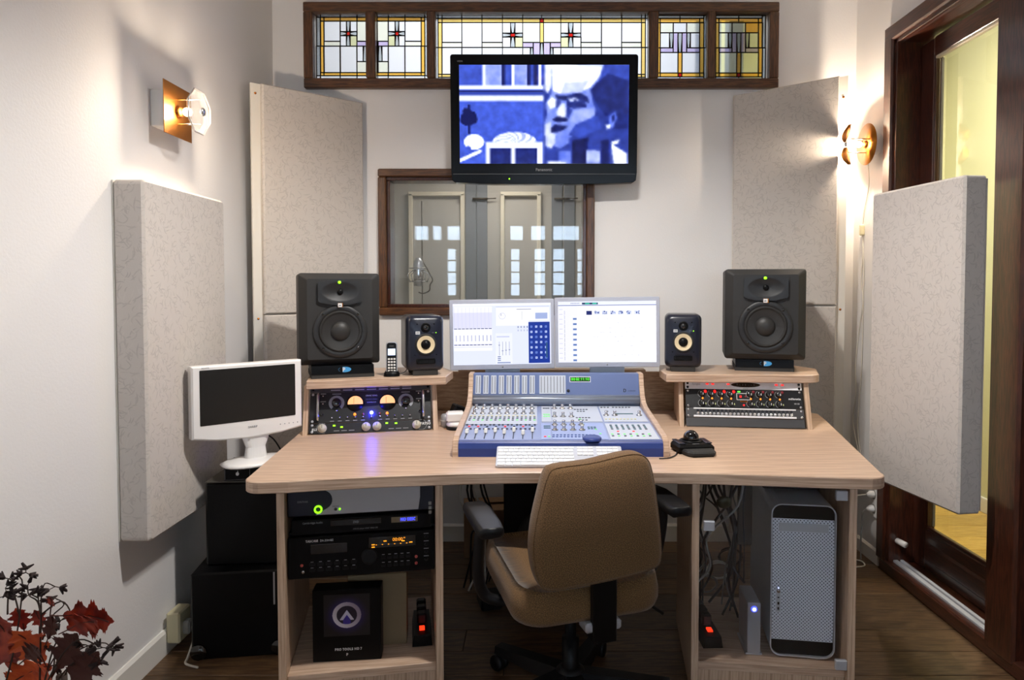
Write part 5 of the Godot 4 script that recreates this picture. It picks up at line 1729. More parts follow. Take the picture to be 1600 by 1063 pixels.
	obj("centre_lamp_led", disc(0.004, 0.002, 10), M.led_red, t, Vector3(0.0, -0.028, 0.002), FACE)
	words("millennia", 0.0085, M.print_white, t, Vector3(0.214, 0.003, 0.0022), Basis(), true)
	words("HV-3D", 0.006, M.print_white, t, Vector3(0.222, -0.018, 0.0022))
	t = rack_unit("silver_unit", "silver rack unit with an oval black window at the top of the right rack", orr, -7.1, 0.1665, 0.034, M.rack_silver)
	rack_screws(t, 0.034, M.black_satin)
	var oval := PackedVector2Array()
	for i in 28:
		oval.append(Vector2(cos(TAU * i / 28) * 0.062, sin(TAU * i / 28) * 0.011))
	obj("oval_window", MB.new().prism(oval, 0.0, 0.002, 0.0005), M.black_gloss, t, Vector3(0.012, 0.004, 0.002))
	for k in 7:
		obj("level_mark", bx(Vector3(0.004, 0.006, 0.0006), Vector3(-0.024 + k * 0.012, 0.004, 0.0042)), M.rack_grey, t)
	for x in [-0.152, -0.128, -0.062, -0.038, 0.142, 0.168]:
		obj("red_lamp_led", bx(Vector3(0.011, 0.006, 0.001), Vector3(x, 0.006, 0.0024)), M.led_red, t)
	words("Apogee", 0.008, M.print_grey, t, Vector3(-0.2, 0.005, 0.0022))
	words("ROSETTA", 0.004, M.print_grey, t, Vector3(0.012, -0.013, 0.0022))


func half_frame(w: float, h: float, k: float) -> PackedVector2Array:
	# a rectangular frame as one outline with a hair line cut
	var a := w / 2
	var b := h / 2
	return PackedVector2Array([Vector2(-a, -b), Vector2(a, -b), Vector2(a, b), Vector2(-a, b), Vector2(-a, -b + 0.0004), Vector2(-a + k, -b + k), Vector2(-a + k, b - k), Vector2(a - k, b - k), Vector2(a - k, -b + k), Vector2(-a + k, -b + k - 0.0004)])


# ---------------------------------------------------------------- left cupboard
func in_left(p: Vector3) -> Vector3:
	return Vector3(-0.56, 0, -2.19) + Basis(Vector3.UP, deg_to_rad(10.5)) * p


func in_right(p: Vector3) -> Vector3:
	return Vector3(0.768, 0, -2.212) + Basis(Vector3.UP, deg_to_rad(-6.3)) * p


func build_left_cabinet_gear() -> void:
	var z := -0.035
	# power amplifier
	var t := thing("power_amplifier", "silver and navy amplifier with a green ring lamp under the desktop", "amplifier", in_left(Vector3(0, 0.617, z)), 10.5)
	obj("casing", bx(Vector3(0.464, 0.085, 0.4), Vector3(0, 0.0425, -0.2), 0.003), M.navy, t)
	var plate := PackedVector2Array([Vector2(-0.145, 0.004), Vector2(0.180, 0.004), Vector2(0.186, 0.045), Vector2(0.186, 0.083), Vector2(-0.11, 0.083)])
	plate.append_array(arc(Vector2(-0.125, 0.052), 0.032, 70, -60, 8))
	obj("face_plate", MB.new().prism(plate, 0.0, 0.004, 0.001), M.amp_silver, t)
	obj("ring_lamp_led", MB.new().prism(half_ring(0.008, 0.013, 0, 359, 24), 0.0, 0.004), M.led_lime, t, Vector3(-0.137, 0.022, 0.002))
	obj("headphone_hole", disc(0.005, 0.001), M.black_gloss, t, Vector3(-0.083, 0.02, 0.004), FACE)
	obj("status_led", disc(0.0035, 0.002, 10), M.led_lime, t, Vector3(-0.070, 0.02, 0.004), FACE)
	words("SYNTHAX", 0.006, M.print_grey, t, Vector3(-0.185, 0.048, 0.0012))
	words("Genius", 0.005, M.print_dark, t, Vector3(-0.083, 0.03, 0.0045))
	for k in 3:
		obj("side_switch", bx(Vector3(0.010, 0.011, 0.004), Vector3(0.218, 0.022 - k * 0.015, 0.002), 0.001), M.cable_grey, t)
	# disc player
	t = thing("disc_player", "slim black disc player with a blue NO DISC display", "disc player", in_left(Vector3(0, 0.557, z)), 10.5)
	obj("casing", bx(Vector3(0.44, 0.049, 0.36), Vector3(0, 0.0245, -0.18), 0.002), M.black_satin, t)
	obj("disc_tray", bx(Vector3(0.16, 0.02, 0.003), Vector3(-0.02, 0.034, 0.001), 0.0008), M.black_gloss, t)
	obj("display_glass", bx(Vector3(0.085, 0.018, 0.002), Vector3(0.135, 0.033, 0.001)), mat_once("display_tan", c8(120, 104, 78), 0.3), t)
	words("NO DISC", 0.0095, M.led_blue, t, Vector3(0.146, 0.033, 0.0022), Basis(), false, "display_digits")
	words("Cambridge Audio", 0.006, M.print_grey, t, Vector3(-0.155, 0.038, 0.0006))
	words("DVD", 0.007, M.print_grey, t, Vector3(-0.02, 0.034, 0.003))
	words("DVD/CD player HDMI 1080p USB", 0.004, M.print_grey, t, Vector3(0.01, 0.011, 0.0006))
	# tape recorder
	t = thing("tape_recorder", "tall black tape recorder with amber display and jog wheel", "recorder", in_left(Vector3(0, 0.415, z)), 10.5)
	obj("casing", bx(Vector3(0.464, 0.134, 0.36), Vector3(0, 0.067, -0.18), 0.002), M.black_satin, t)
	obj("tape_door", bx(Vector3(0.115, 0.032, 0.003), Vector3(-0.105, 0.094, 0.001), 0.001), M.black_gloss, t)
	obj("jog_wheel", MB.new().lathe([Vector2(0.026, 0), Vector2(0.025, 0.008), Vector2(0.021, 0.010), Vector2(0.014, 0.008), Vector2(0, 0.008)], 28), M.black_plastic, t, Vector3(0.022, 0.060, 0.0), FACE)
	obj("display_glass", bx(Vector3(0.15, 0.034, 0.002), Vector3(0.095, 0.104, 0.001)), M.black_gloss, t)
	words("00:00", 0.010, M.led_amber, t, Vector3(0.112, 0.110, 0.0022), Basis(), false, "display_digits")
	words("88", 0.004, M.led_amber, t, Vector3(0.134, 0.114, 0.0022), Basis(), false, "display_digits")
	for k in 16:
		obj("level_led", bx(Vector3(0.004, 0.002, 0.001), Vector3(0.044 + k * 0.0065, 0.096, 0.0022)), M.led_amber if k % 3 == 0 else M.rack_grey, t)
	for p in [[0.034, 0.097], [0.034, 0.089], [0.072, 0.107], [0.13, 0.104], [0.155, 0.098]]:
		obj("marker_led", bx(Vector3(0.010, 0.0032, 0.001), Vector3(p[0], p[1], 0.0022)), M.led_amber, t)
	words("TASCAM", 0.0075, M.print_white, t, Vector3(-0.158, 0.121, 0.0006), Basis(), true)
	words("DA-20mkII", 0.0065, M.print_white, t, Vector3(-0.112, 0.121, 0.0006))
	for p in [[-0.19, 0.044], [0.172, 0.048], [0.172, 0.026]]:
		obj("red_button", disc(0.005, 0.003, 12), mat_once("button_pink", c8(190, 80, 70), 0.5), t, Vector3(p[0], p[1], 0.0), FACE)
	for r in 2:
		for k in 6:
			obj("key_button", bx(Vector3(0.018, 0.009, 0.003), Vector3(-0.158 + k * 0.026, 0.045 - r * 0.019, 0.001), 0.0008), M.black_plastic, t)
			obj("key_print", bx(Vector3(0.009, 0.002, 0.0006), Vector3(-0.158 + k * 0.026, 0.053 - r * 0.019, 0.0006)), M.print_grey, t)
		for k in 5:
			obj("key_button", bx(Vector3(0.014, 0.009, 0.003), Vector3(0.066 + k * 0.02, 0.052 - r * 0.026, 0.001), 0.0008), M.black_plastic, t)
			obj("key_print", bx(Vector3(0.009, 0.002, 0.0006), Vector3(0.066 + k * 0.02, 0.062 - r * 0.026, 0.0006)), M.print_grey, t)
	for k in 4:
		obj("input_dial", MB.new().lathe([Vector2(0.006, 0), Vector2(0.005, 0.006), Vector2(0, 0.006)], 12), M.black_plastic, t, Vector3(0.205, 0.112 - k * 0.025, 0.0), FACE)
		obj("key_print", bx(Vector3(0.016, 0.0025, 0.0006), Vector3(0.205, 0.123 - k * 0.025, 0.0006)), M.print_grey, t)
	obj("headphone_hole", disc(0.005, 0.001), M.chrome, t, Vector3(-0.186, 0.022, 0.0), FACE)
	# gear sits on runners fixed between the cupboard sides
	for s in [-1, 1]:
		for y in [[0.405, "lower"], [0.548, "middle"], [0.608, "upper"]]:
			one("runner", bx(Vector3(0.02, 0.008, 0.34), Vector3.ZERO, 0.001), M.rack_black, "black steel runner, %s one on the %s inside of the left cupboard" % [y[1], "left" if s < 0 else "right"], "runner", in_left(Vector3(s * 0.224, y[0] + 0.004, -0.24)), 10.5, "steel runners in the left cupboard")
	# software box and the boxes behind it
	t = thing("software_box", "black software box with a round silver emblem standing in the left cupboard", "box", in_left(Vector3(-0.055, 0.112, -0.075)), 6.0)
	obj("carton", bx(Vector3(0.222, 0.242, 0.06), Vector3(0, 0.121, -0.03), 0.002), M.black_satin, t)
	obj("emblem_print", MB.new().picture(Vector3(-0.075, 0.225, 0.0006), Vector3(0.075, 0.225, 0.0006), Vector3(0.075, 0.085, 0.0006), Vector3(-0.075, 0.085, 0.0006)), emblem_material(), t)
	words("PRO TOOLS HD 7", 0.0085, M.print_white, t, Vector3(0.004, 0.040, 0.0006), Basis(), true)
	words("P", 0.009, M.print_white, t, Vector3(0.0, 0.022, 0.0006), Basis(), true)
	t = thing("carton_stack", "pale carton behind the black software box", "box", in_left(Vector3(0.02, 0.112, -0.16)), 8.0)
	obj("carton", bx(Vector3(0.20, 0.25, 0.09), Vector3(0.02, 0.125, -0.045), 0.002), mat_once("carton_tan", c8(132, 112, 84), 0.8), t)
	obj("flap", bx(Vector3(0.19, 0.004, 0.06), Vector3(0.02, 0.254, -0.03), 0.001), mat_once("carton_tan", c8(132, 112, 84), 0.8), t)
	power_strip("black power strip with a red switch in the left cupboard", in_left(Vector3(0.192, 0.112, -0.12)), 10.5, 0.2)


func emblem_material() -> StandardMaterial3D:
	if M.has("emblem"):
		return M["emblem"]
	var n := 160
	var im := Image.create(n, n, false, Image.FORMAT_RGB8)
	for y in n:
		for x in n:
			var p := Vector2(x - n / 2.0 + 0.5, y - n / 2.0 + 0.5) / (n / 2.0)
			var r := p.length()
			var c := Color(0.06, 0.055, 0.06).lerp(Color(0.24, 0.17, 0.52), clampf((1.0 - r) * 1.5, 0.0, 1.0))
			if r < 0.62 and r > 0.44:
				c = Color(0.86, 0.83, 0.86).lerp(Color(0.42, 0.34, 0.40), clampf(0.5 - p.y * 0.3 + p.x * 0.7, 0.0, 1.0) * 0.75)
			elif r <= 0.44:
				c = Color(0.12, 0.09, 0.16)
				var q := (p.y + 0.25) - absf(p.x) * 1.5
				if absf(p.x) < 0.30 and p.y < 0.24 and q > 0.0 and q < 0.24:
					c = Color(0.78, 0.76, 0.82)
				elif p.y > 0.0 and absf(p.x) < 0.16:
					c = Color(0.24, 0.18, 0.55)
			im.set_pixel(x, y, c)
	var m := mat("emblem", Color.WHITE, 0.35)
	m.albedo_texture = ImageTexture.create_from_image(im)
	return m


func power_strip(label: String, at: Vector3, turn: float, long: float) -> void:
	var t := thing("power_strip", label, "power strip", at, turn, "black power strips")
	obj("housing", MB.new().prism(PackedVector2Array([Vector2(-0.034, 0), Vector2(0.034, 0), Vector2(0.028, 0.04), Vector2(-0.028, 0.04)]), 0.0, -long, 0.004), M.black_satin, t)
	obj("red_switch_light", bx(Vector3(0.018, 0.006, 0.026), Vector3(0, 0.042, -0.05), 0.001), M.switch_red_light, t)
	for k in 3:
		obj("plug", bx(Vector3(0.034, 0.04, 0.034), Vector3(0, 0.06, -0.095 - k * 0.05), 0.006), M.black_plastic, t)


# ---------------------------------------------------------------- right cupboard
func build_right_cabinet_gear() -> void:
	# aluminium tower with a perforated front
	var t := thing("computer_tower", "tall aluminium computer tower with a perforated front behind the smoked glass", "computer", in_right(Vector3(0.112, 0.112, -0.065)), -8.5)
	var w := 0.207
	var h := 0.515
	var outer := rrect(w, h, 0.034, 6, Vector2(0, h / 2))
	var inner := rrect(w - 0.008, h - 0.008, 0.030, 6, Vector2(0, h / 2))
	obj("shell", MB.new().loft([ring3(outer, -0.42), ring3(outer, 0.0), ring3(inner, 0.0), ring3(inner, -0.012)], true, false), M.aluminium, t)
	obj("front_recess", MB.new().prism(inner, -0.014, -0.010), M.black_satin, t)
	var im := Image.create(16, 16, false, Image.FORMAT_RGB8)
	for y in 16:
		for x in 16:
			var d := minf(Vector2(x - 3.5, y - 3.5).length(), Vector2(x - 11.5, y - 11.5).length())
			im.set_pixel(x, y, Color(0.26, 0.29, 0.36) if d < 2.7 else Color(0.93, 0.95, 0.99))
	var pm := mat("perforated", Color.WHITE, 0.5, 0.0)
	pm.albedo_texture = ImageTexture.create_from_image(im)
	pm.uv1_scale = Vector3(17, 38, 1)
	# the perforated sheet curves inwards at top and bottom
	var g := MB.new().smooth()
	var sec := []
	for i in 13:
		var y := 0.036 + 0.443 * i / 12.0
		var e := minf(i, 12 - i)
		sec.append(Vector2(y, -0.003 - (0.010 if e == 0 else 0.003 if e == 1 else 0.0)))
	for i in 12:
		var a: Vector2 = sec[i]
		var b: Vector2 = sec[i + 1]
		var x := w / 2 - 0.0055
		var pts := [Vector3(-x, b.x, b.y), Vector3(x, b.x, b.y), Vector3(x, a.x, a.y), Vector3(-x, a.x, a.y)]
		var us := [Vector2(0, 1 - (i + 1) / 12.0), Vector2(1, 1 - (i + 1) / 12.0), Vector2(1, 1 - i / 12.0), Vector2(0, 1 - i / 12.0)]
		for k in [0, 1, 2, 0, 2, 3]:
			g.st.set_uv(us[k])
			g.st.add_vertex(pts[k])
	obj("perforated_front", g, pm, t)
	obj("disc_slot", bx(Vector3(0.158, 0.028, 0.003), Vector3(0, 0.437, -0.002), 0.0006), M.aluminium, t)
	var strip := obj("port_strip", bx(Vector3(0.014, 0.082, 0.002), Vector3(0, 0, 0)), M.aluminium, t, Vector3(-0.078, 0.19, -0.0015))
	obj("power_button", disc(0.006, 0.003, 14), M.chrome, strip, Vector3(0, 0.03, 0.001), FACE)
	obj("power_led", disc(0.002, 0.001, 8), M.led_blue_core, strip, Vector3(0, 0.04, 0.001), FACE)
	for y in [0.008, -0.012, -0.03]:
		obj("port", bx(Vector3(0.006, 0.009 if y < 0 else 0.004, 0.001), Vector3(0, y, 0.0012)), M.black_gloss, strip)
	for s in [-1, 1]:
		obj("foot", bx(Vector3(0.16, 0.006, 0.02), Vector3(0, -0.003, -0.2 + s * 0.15)), M.aluminium, t)
	t.position.y += 0.006
	# slim external drive
	t = thing("external_drive", "slim upright silver drive with a round blue lamp behind the smoked glass", "hard drive", in_right(Vector3(-0.043, 0.112, -0.075)), -5.0)
	obj("stand", bx(Vector3(0.056, 0.006, 0.14), Vector3(0, 0.003, -0.07), 0.001), M.aluminium, t)
	obj("casing", MB.new().prism(rrect(0.044, 0.172, 0.004, 3, Vector2(0, 0.092)), -0.14, 0.0, 0.002), M.steel, t)
	obj("blue_lamp_led", MB.new().lathe([Vector2(0.010, 0), Vector2(0.0095, 0.002), Vector2(0.006, 0.003)], 18), M.led_blue, t, Vector3(0.0, 0.157, 0.0), FACE)
	obj("blue_lamp_core_led", MB.new().lathe([Vector2(0.0065, 0.003), Vector2(0, 0.004)], 16), M.led_blue_core, t, Vector3(0.0, 0.157, 0.0), FACE)
	power_strip("black power strip with a red switch left of the slim drive", in_right(Vector3(-0.172, 0.112, -0.10)), 2.0, 0.2)
	# box shaped board and the tangle of leads
	one("upright_board", bx(Vector3(0.05, 0.30, 0.02), Vector3(0, 0.15, 0), 0.002), mat_once("board_dark", c8(70, 58, 44), 0.8), "dark upright board behind the smoked glass beside the leads", "board", in_right(Vector3(-0.035, 0.408, -0.3)), -6.0)
	one("equipment_box", bx(Vector3(0.2, 0.06, 0.2), Vector3(0, 0.03, 0), 0.004), M.navy, "dark blue box standing on the computer tower", "box", in_right(Vector3(0.11, 0.64, -0.32)), -6.0)
	var r := RandomNumberGenerator.new()
	r.seed = 9
	for i in 20:
		var x0 := r.randf_range(-0.21, -0.04)
		var z0 := -0.20 - i * 0.0125
		var x1 := clampf(x0 + r.randf_range(-0.15, 0.15), -0.215, -0.05)
		var low := 0.30 if i < 9 else 0.121
		var pts := [in_right(Vector3(x0, 0.704, z0)), in_right(Vector3(lerpf(x0, x1, 0.3) + r.randf_range(-0.02, 0.02), 0.58, z0)), in_right(Vector3(x1, 0.42 + r.randf() * 0.08, z0)), in_right(Vector3(clampf(x1 + r.randf_range(-0.05, 0.05), -0.215, -0.05), (0.42 + low) / 2, z0)), in_right(Vector3(clampf(x1 + r.randf_range(-0.06, 0.06), -0.215, -0.05), low, z0))]
		var m: Material = M.cable if i % 6 else M.cable_grey
		one("hanging_cable", MB.new().tube(curve(pts, 5), r.randf_range(0.0025, 0.0055), 6), m, "thin %s lead in the tangle behind the smoked glass" % ("black" if i % 6 else "grey"), "cable", Vector3.ZERO, 0.0, "black leads behind the smoked glass" if i % 6 else "grey leads behind the smoked glass")
	for i in 3:
		var c := in_right(Vector3(-0.15 + i * 0.05, 0.15 + 0.05 * i, -0.475 - 0.015 * i))
		var loop := PackedVector3Array()
		for k in 33:
			var a := TAU * k / 16.0
			loop.append(c + Vector3(cos(a) * (0.045 + 0.004 * sin(k)), sin(a) * (0.03 + 0.002 * k / 8.0) + 0.03, sin(a * 0.5) * 0.004))
		one("cable_coil", MB.new().tube(loop, 0.0035, 6), [M.cable_grey, M.cable_white, M.cable][i], "%s coiled lead low behind the smoked glass" % ["grey", "pale", "black"][i], "cable", Vector3.ZERO, 0.0, "")
	one("cloth_tie", MB.new().ball(Vector3.ZERO, Vector3(0.028, 0.022, 0.02), 10), M.olive, "olive cloth tie round the bundle of leads", "cable tie", in_right(Vector3(-0.13, 0.60, -0.17)))


# ---------------------------------------------------------------- black boxes, small television
func build_black_boxes() -> void:
	var t := thing("black_box", "large black box on the floor left of the desk", "equipment box", Vector3(-1.082, 0, -2.46), 8)
	obj("body", bx(Vector3(0.33, 0.318, 0.40), Vector3(0, 0.159, -0.22), 0.006), M.black_satin, t)
	obj("handle_groove", bx(Vector3(0.006, 0.12, 0.004), Vector3(0.125, 0.25, -0.019), 0.001), M.steel, t)
	for s in [-1, 1]:
		obj("corner_guard", MB.new().lathe([Vector2(0.0, 0), Vector2(0.03, 0.0), Vector2(0.028, 0.006), Vector2(0, 0.008)], 12), M.black_gloss, t, Vector3(s * 0.14, 0.03, -0.019), FACE)
	t = thing("black_box", "black box with a matt top carrying the white television", "equipment box", Vector3(-1.075, 0.318, -2.53), 4)
	obj("body", bx(Vector3(0.30, 0.31, 0.36), Vector3(0, 0.155, -0.19), 0.008), M.black_satin, t)
	obj("lid", bx(Vector3(0.298, 0.006, 0.358), Vector3(0, 0.313, -0.19), 0.002), mat_once("lid_grey", c8(62, 58, 50), 0.5), t)
	# flat black carton with a pale outlined end
	t = thing("flat_carton", "flat black carton with a small apple mark under the white television", "box", Vector3(-1.07, 0.634, -2.56), 12)
	obj("carton", bx(Vector3(0.24, 0.05, 0.16), Vector3(0.03, 0.025, -0.08), 0.001), M.black_satin, t)
	obj("edge_print", MB.new().prism(half_frame(0.088, 0.045, 0.0012), 0.0, 0.0006), M.print_grey, t, Vector3(-0.044, 0.025, 0.0004))
	obj("apple_mark", MB.new().ball(Vector3(-0.044, 0.024, 0.0), Vector3(0.006, 0.007, 0.001), 10), M.print_white, t)
	obj("apple_mark", bx(Vector3(0.0016, 0.005, 0.001), Vector3(-0.0425, 0.033, 0.0005)), M.print_white, t)
	# white television, turned to the right
	var a := Vector3(-1.230, 0, -2.455)
	var e := Vector3(-0.928, 0, -2.722)
	var dir := (e - a).normalized()
	t = thing("white_television", "small white flat television with a dark screen standing on the black boxes", "television", Vector3((a.x + e.x) / 2, 0.684, (a.z + e.z) / 2))
	t.basis = Basis(dir, Vector3.UP, dir.cross(Vector3.UP))
	var w := 0.404
	var y0 := 0.102
	var h := 0.282
	var body := PackedVector2Array([Vector2(-w / 2, y0 + h), Vector2(w / 2, y0 + h), Vector2(w / 2, y0 + 0.018), Vector2(w * 0.3, y0 + 0.004), Vector2(0, y0 - 0.002), Vector2(-w * 0.3, y0 + 0.004), Vector2(-w / 2, y0 + 0.018)])
	obj("bezel", MB.new().prism(body, -0.05, 0.0, 0.006), M.white_plastic, t)
	obj("screen", MB.new().prism(rrect(0.350, 0.202, 0.002, 1), 0.0, 0.0012), M.screen_off, t, Vector3(0.0, y0 + 0.166, 0.0))
	obj("back_shell", MB.new().prism(rrect(0.26, 0.2, 0.02, 3, Vector2(0, y0 + 0.15)), -0.08, -0.048, 0.01), M.white_plastic, t)
	words("SHARP", 0.0085, M.print_grey, t, Vector3(0.01, y0 + 0.040, 0.0006), Basis(), true)
	words("AQUOS", 0.006, M.print_grey, t, Vector3(-0.155, y0 + 0.274, 0.0006))
	for k in 5:
		obj("button_mark", disc(0.002, 0.001, 8), M.print_grey, t, Vector3(0.115 + k * 0.017, y0 + 0.036, 0.0), FACE)
	obj("neck", MB.new().loft([ring_at(0.042, 0.026, 0.012, -0.03), ring_at(0.036, 0.022, 0.06, -0.03), ring_at(0.055, 0.022, y0 + 0.01, -0.03)]), M.white_plastic, t, Vector3(0.03, 0, 0))
	var foot := MB.new().smooth()
	foot.loft([ring_at(0.125, 0.085, 0.0, -0.02), ring_at(0.13, 0.09, 0.006, -0.02), ring_at(0.11, 0.075, 0.014, -0.02), ring_at(0.05, 0.03, 0.020, -0.03)])
	obj("foot", foot, M.white_plastic, t, Vector3(0.03, 0, 0))
	one("television_lead", MB.new().tube(curve([Vector3(-1.09, 0.78, -2.72), Vector3(-1.06, 0.74, -2.77), Vector3(-1.03, 0.66, -2.81), Vector3(-1.02, 0.642, -2.84)]), 0.003, 6), M.cable, "thin black lead behind the white television", "cable")


func ring_at(rx: float, rz: float, y: float, z: float, n := 24) -> PackedVector3Array:
	var out := PackedVector3Array()
	for i in n:
		var a := TAU * i / n
		var c := cos(a)
		var s := sin(a)
		out.append(Vector3(signf(c) * pow(absf(c), 0.8) * rx, y, z + signf(s) * pow(absf(s), 0.8) * rz))
	return out


# ---------------------------------------------------------------- small things on the desk
func build_desk_items() -> void:
	# keyboard leaning on the console's lip
	var t := thing("computer_keyboard", "flat white and aluminium computer keyboard leaning on the console", "keyboard", Vector3(0.079, 0.752, -2.285))
	t.rotation.x = deg_to_rad(21.0)
	obj("plate", MB.new().prism(rrect(0.431, 0.116, 0.005, 3), 0.0, 0.006, 0.001, Vector3(0, 0.0, -0.058), FLAT), M.aluminium, t)
	var rows := [[1.0, 14, 0.011, 0], [1.0, 14, 0.0165, 1], [1.0, 14, 0.0165, 2], [1.0, 13, 0.0165, 3], [1.0, 12, 0.0165, 4]]
	var zz := [-0.1035, -0.087, -0.0675, -0.048, -0.0285, -0.0095]
	var hh := [0.011, 0.0165, 0.0165, 0.0165, 0.0165, 0.0165]
	var left := -0.2105
	var widths := [[], [], [], [], [], []]
	for i in 14:
		widths[0].append(0.0187)
	for i in 13:
		widths[1].append(0.0178)
	widths[1].append(0.0275)
	widths[2].append(0.0275)
	for i in 13:
		widths[2].append(0.0178)
	widths[3].append(0.033)
	for i in 11:
		widths[3].append(0.0178)
	widths[3].append(0.032)
	widths[4].append(0.026)
	for i in 11:
		widths[4].append(0.0178)
	widths[4].append(0.039)
	widths[5] = [0.028, 0.023, 0.028, 0.108, 0.028, 0.021, 0.025]
	for r in 6:
		var x := left
		for w in widths[r]:
			key(t, x + w / 2, zz[r], w - 0.0022, hh[r] - 0.0018)
			x += w
	for r in [0, 1, 2]:
		for c in 3:
			key(t, 0.070 + c * 0.0188, zz[r], 0.0165, hh[r] - 0.0018)
	key(t, 0.0888, zz[4], 0.0165, 0.0147)
	for c in 3:
		key(t, 0.070 + c * 0.0188, zz[5], 0.0165, 0.0147)
	for r in 6:
		for c in 4:
			key(t, 0.137 + c * 0.0188, zz[r], 0.0165, hh[r] - 0.0018)
	# trackball
	t = thing("trackball", "black trackball with a large glossy ball right of the console", "trackball", Vector3(0.578, 0.75, -2.50), 8)
	var out := PackedVector2Array([Vector2(-0.066, 0.02), Vector2(-0.072, -0.06), Vector2(-0.06, -0.085), Vector2(0.055, -0.085), Vector2(0.07, -0.06), Vector2(0.066, 0.02)])
	obj("ball_house", MB.new().prism(out, 0.0, 0.034, 0.010, Vector3.ZERO, FLAT), M.black_satin, t)
	obj("wrist_rest", MB.new().prism(PackedVector2Array([Vector2(-0.06, 0.0), Vector2(-0.05, 0.055), Vector2(-0.035, 0.075), Vector2(0.045, 0.075), Vector2(0.058, 0.055), Vector2(0.066, 0.0)]), 0.0, 0.020, 0.006, Vector3.ZERO, FLAT), M.black_soft, t)
	obj("ball_ring", MB.new().lathe([Vector2(0.042, 0), Vector2(0.042, 0.006), Vector2(0.034, 0.008), Vector2(0.030, 0.004)], 24), M.black_satin, t, Vector3(0, 0.033, -0.04))
	obj("ball", MB.new().ball(Vector3(0, 0.046, -0.04), Vector3(0.029, 0.029, 0.029), 20), M.black_gloss, t)
	obj("badge", bx(Vector3(0.026, 0.001, 0.003), Vector3(0, 0.034, 0.008)), M.steel, t)
	for s in [-1, 1]:
		obj("side_button", MB.new().prism(PackedVector2Array([Vector2(s * 0.038, 0.012), Vector2(s * 0.062, 0.010), Vector2(s * 0.064, -0.07), Vector2(s * 0.045, -0.072)]), 0.034, 0.038, 0.002, Vector3.ZERO, FLAT), M.krk_body, t)
	one("trackball_lead", MB.new().tube(curve([Vector3(0.515, 0.757, -2.50), Vector3(0.50, 0.7545, -2.455), Vector3(0.485, 0.7535, -2.43), Vector3(0.46, 0.7535, -2.405), Vector3(0.43, 0.7535, -2.40)]), 0.0022, 6), M.cable, "thin black lead beside the trackball", "cable")
	# cordless handset in its cradle
	t = thing("cordless_phone", "silver and black cordless handset standing upright in its cradle", "telephone", Vector3(-0.614, 0.975, -2.925), 12)
	obj("cradle", MB.new().loft([ring_at(0.034, 0.03, 0.0, -0.012), ring_at(0.033, 0.029, 0.012, -0.012), ring_at(0.024, 0.018, 0.026, -0.012)]), M.black_satin, t)
	var tilt := Basis(Vector3.RIGHT, deg_to_rad(-6))
	var hs := obj("handset", MB.new().prism(rrect(0.048, 0.138, 0.012, 4, Vector2(0, 0.073)), -0.022, 0.0, 0.003), M.silver_plastic, t, Vector3(0, 0.006, 0.006), tilt)
	obj("black_front", MB.new().prism(rrect(0.040, 0.128, 0.010, 4, Vector2(0, 0.073)), 0.0, 0.0012), M.black_satin, hs)
	obj("display_light", bx(Vector3(0.031, 0.028, 0.001), Vector3(0, 0.098, 0.0014)), glow("phone_display_light", Color(0.82, 0.88, 1.0), 0.6), hs)
	for r in 5:
		for c in 3:
			obj("phone_key", bx(Vector3(0.0085, 0.0075, 0.002), Vector3(-0.0115 + c * 0.0115, 0.068 - r * 0.0125, 0.0016), 0.0008), M.white_matt, hs)
	words("SIEMENS", 0.0035, M.print_grey, hs, Vector3(0, 0.123, 0.0014))
	one("handset_lead", MB.new().tube(curve([Vector3(-0.585, 0.982, -2.945), Vector3(-0.565, 0.990, -2.96), Vector3(-0.555, 1.005, -2.975), Vector3(-0.545, 0.998, -2.99), Vector3(-0.55, 0.979, -3.02)]), 0.0015, 5), M.cable, "thin dark lead of the cordless handset", "cable")
	# chargers lying left of the console
	t = thing("power_adapter", "grey rounded adapter lying beside the left rack", "power adapter", Vector3(-0.392, 0.75, -2.975), 20)
	obj("body", MB.new().lathe([Vector2(0, 0.0), Vector2(0.019, 0.0), Vector2(0.022, 0.012), Vector2(0.022, 0.045), Vector2(0.017, 0.055), Vector2(0, 0.056)], 18), M.silver_plastic, t)
	obj("seam", MB.new().lathe([Vector2(0.0222, 0.026), Vector2(0.0232, 0.028), Vector2(0.0222, 0.03)], 18), M.white_matt, t)
	t = thing("ribbed_adapter", "black ribbed adapter leaning between two pale adapters", "power adapter", Vector3(-0.362, 0.775, -3.045), 25)
	t.rotation.z = deg_to_rad(-22)
	obj("body", bx(Vector3(0.05, 0.075, 0.06), Vector3(0, 0.022, 0), 0.006), M.black_plastic, t)
	for k in 5:
		obj("rib", bx(Vector3(0.044, 0.004, 0.002), Vector3(0, 0.002 + k * 0.012, 0.031)), M.black_satin, t)
	t = thing("white_charger", "white flat charger stacked on a dark pad beside the console", "power adapter", Vector3(-0.345, 0.75, -2.925), 10)
	obj("pad", MB.new().lathe([Vector2(0, 0), Vector2(0.038, 0), Vector2(0.038, 0.012), Vector2(0.036, 0.015), Vector2(0, 0.015)], 18), M.black_plastic, t)
	obj("foot", MB.new().lathe([Vector2(0, 0.015), Vector2(0.036, 0.015), Vector2(0.038, 0.022), Vector2(0.03, 0.032), Vector2(0, 0.034)], 18), M.white_plastic, t)
	obj("body", MB.new().prism(rrect(0.078, 0.056, 0.012, 4), 0.032, 0.075, 0.008, Vector3(0, 0, 0), FLAT), M.white_plastic, t)


func key(t: Node3D, x: float, z: float, w: float, d: float) -> void:
	var k := "key_%d_%d" % [roundi(w * 10000), roundi(d * 10000)]
	if not cache.has(k):
		cache[k] = bx(Vector3(w, 0.004, d), Vector3.ZERO, 0.0008).mesh()
	inst("key", cache[k], M.key_white, t, Vector3(x, 0.0078, z))


